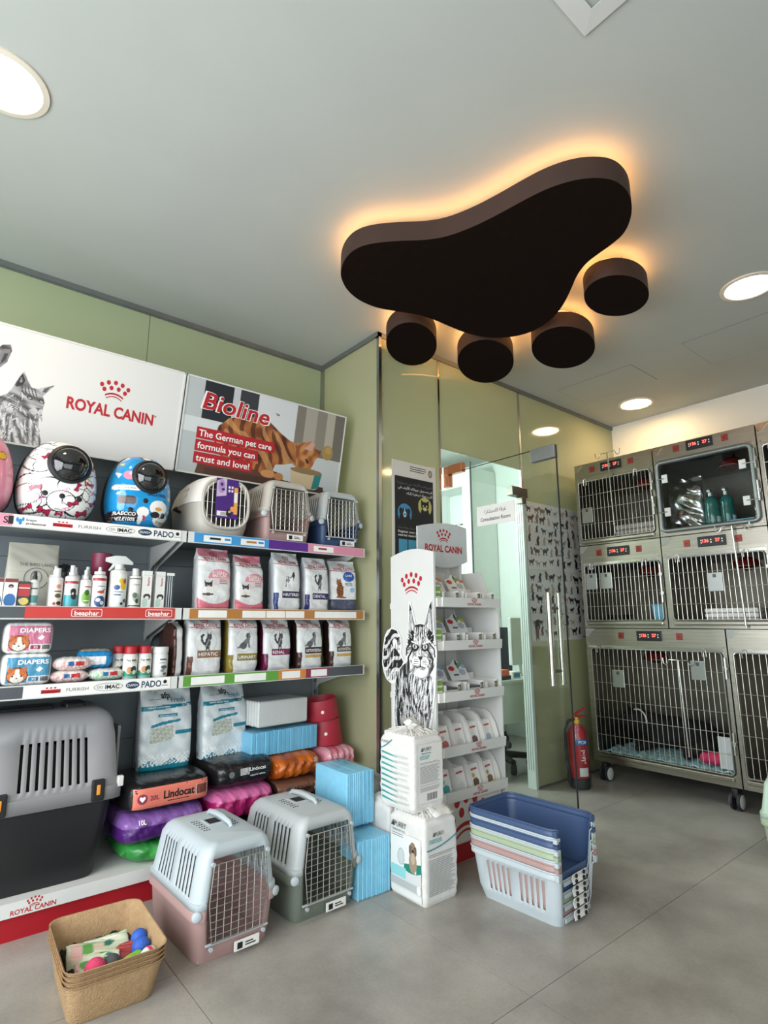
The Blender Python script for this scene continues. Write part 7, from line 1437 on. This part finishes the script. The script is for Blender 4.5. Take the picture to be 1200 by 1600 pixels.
t = thing('plastic_tray', 'light blue plastic tray inside the acrylic door cage', 'tray', (4.16, 1.28, ZU)); MB().loft([[(x_, y_, z_) for x_, y_ in rrect(.26*s_, .19*s_, .02)] for z_, s_ in ((0, .9), (.05, 1), (.05, .95), (.006, .86))]).build('tray_body', 'blue_film', t, smooth=True)
t = thing('red_mat', 'folded red mat behind the blue tray', 'mat', (4.42, 1.28, ZU))
for k in range(3): MB().rbox(-.08, .08, -.11, .11, k*.028, k*.028+.026, .010, 2).build('fold', 'red_strip', t, smooth=True)
t = thing('plastic_bin', 'small blue bin in the middle cage by the glass', 'bin', (4.20, 1.905, 1.112)); MB().loft([[(x_, y_, z_) for x_, y_ in rrect(.16*s_, .15*s_, .02)] for z_, s_ in ((0, .85), (.13, 1), (.13, .95), (.006, .82))]).build('bin_body', 'blue_film', t, smooth=True)
t = thing('metal_bowl', 'steel bowl on the floor of the middle cage by the glass', 'bowl', (4.16, 2.24, 1.112)); MB().lathe([(.05, 0), (.07, .004), (.09, .055), (.092, .057), (.066, .012), (.01, .008)], 28).build('bowl_body', 'steel_bright', t, smooth=True)
t = thing('folded_pad', 'white folded pad in the middle cage under the acrylic door', 'pad', (4.20, 1.45, 1.112))
for k in range(3): MB().rbox(-.10, .10, -.16, .16, k*.032, k*.032+.030, .010, 2).build('pad_fold', 'tissue', t, smooth=True)
t = thing('folded_towel', 'grey towel in the top cage by the glass', 'towel', (4.30, 2.05, ZU+.01))
for k in range(3): MB().rbox(-.14, .14, -.18, .18, k*.045, k*.045+.043, .02, 3).build('towel_fold', 'carrier_warm', t, smooth=True)
# bedding, toy and dark dog in the large cage
DZ = .1802
q = MB(); nx, ny = 26, 40; r = random.Random(5)
V = [(-.05+.66*i/nx, -.43+.86*j/ny, .016+.010*sin(i*1.3+j*.7)+.008*sin(j*1.9-i*.6)+r.uniform(0, .006)) for i in range(nx+1) for j in range(ny+1)]
q.add(V, [(i*(ny+1)+j, (i+1)*(ny+1)+j, (i+1)*(ny+1)+j+1, i*(ny+1)+j+1) for i in range(nx) for j in range(ny)])
one(q, 'bed_pad', 'bed_teal', 'teal blue absorbent bedding on the floor of the large cage', 'bedding', (CX+.065, 1.935, DZ), smooth=True, solid=.008)
t = thing('plush_toy', 'raspberry pink plush toy in the large cage', 'toy', (CX+.10, 1.62, DZ+.035)); q = MB(); q.ball((0, 0, .045), (.05, .075, .042)); q.ball((.0, .07, .04), (.035, .035, .034)); q.ball((0, -.07, .035), (.03, .03, .03)); q.build('toy_body', 'toy_pink', t, smooth=True)
t = thing('paper_sheet', 'pale paper sheet hanging inside the large cage door', 'paper', (CX+.035, 1.535, DZ+.04)); MB().box(0, .003, -.035, .045, 0, .19).build('sheet', 'carrier_grey', t)
# the dog: one continuous skinned body, lying along the cage with its head towards the glass
J = [(0, 0, .13, .115, .105), (0, -.13, .135, .118, .11), (0, -.26, .12, .10, .095), (0, -.33, .10, .06, .055), (-.02, -.42, .055, .022, .022), (-.10, -.46, .03, .016, .016),
     (0, .14, .145, .105, .105), (-.02, .23, .175, .075, .078), (-.05, .30, .205, .070, .068), (-.11, .335, .185, .042, .038), (-.155, .35, .172, .030, .026),
     (-.10, .13, .06, .045, .045), (-.20, .17, .032, .030, .028), (-.27, .20, .026, .024, .020), (.09, .15, .06, .045, .045), (.02, .28, .032, .028, .026), (-.06, .30, .026, .022, .020),
     (-.11, -.24, .075, .065, .07), (-.20, -.13, .04, .036, .034), (-.29, -.17, .026, .024, .020), (.09, -.25, .07, .06, .065), (.12, -.12, .035, .03, .03),
     (-.045, .245, .262, .020, .016), (-.05, .235, .30, .008, .008), (-.045, .345, .258, .020, .016), (-.05, .36, .295, .008, .008)]
E_ = [(0, 1), (1, 2), (2, 3), (3, 4), (4, 5), (0, 6), (6, 7), (7, 8), (8, 9), (9, 10), (6, 11), (11, 12), (12, 13), (6, 14), (14, 15), (15, 16), (2, 17), (17, 18), (18, 19), (2, 20), (20, 21), (8, 22), (22, 23), (8, 24), (24, 25)]
me = bpy.data.meshes.new('dog_body'); me.from_pydata([j[:3] for j in J], E_, []); me.materials.append(MATS['fur_black'])
t = thing('dog', 'black dog lying on the bedding in the large bottom cage', 'dog', (CX+.40, 1.98, DZ+.024)); o = link('body', me, t)
sk = o.modifiers.new('k', 'SKIN'); sl = me.skin_vertices[0].data
for v_, j in zip(sl, J): v_.radius = (j[3], j[4])
sl[0].use_root = True; sk.use_smooth_shade = True; q = o.modifiers.new('s', 'SUBSURF'); q.levels = q.render_levels = 2
for s in (-1, 1): MB().ball((-.112+.0, .318+s*.026, .222), .009).build('eye', 'dome', t, smooth=True)
MB().ball((-.182, .353, .178), (.014, .016, .012)).build('nose', 'black_plastic', t, smooth=True)
MB().tube([(-.075+.072*cos(a)*.4, .255+.075*cos(a), .195+.075*sin(a)) for a in np.linspace(-.3, pi+.2, 14)], .006, 6).build('collar', 'paper', t, smooth=True)
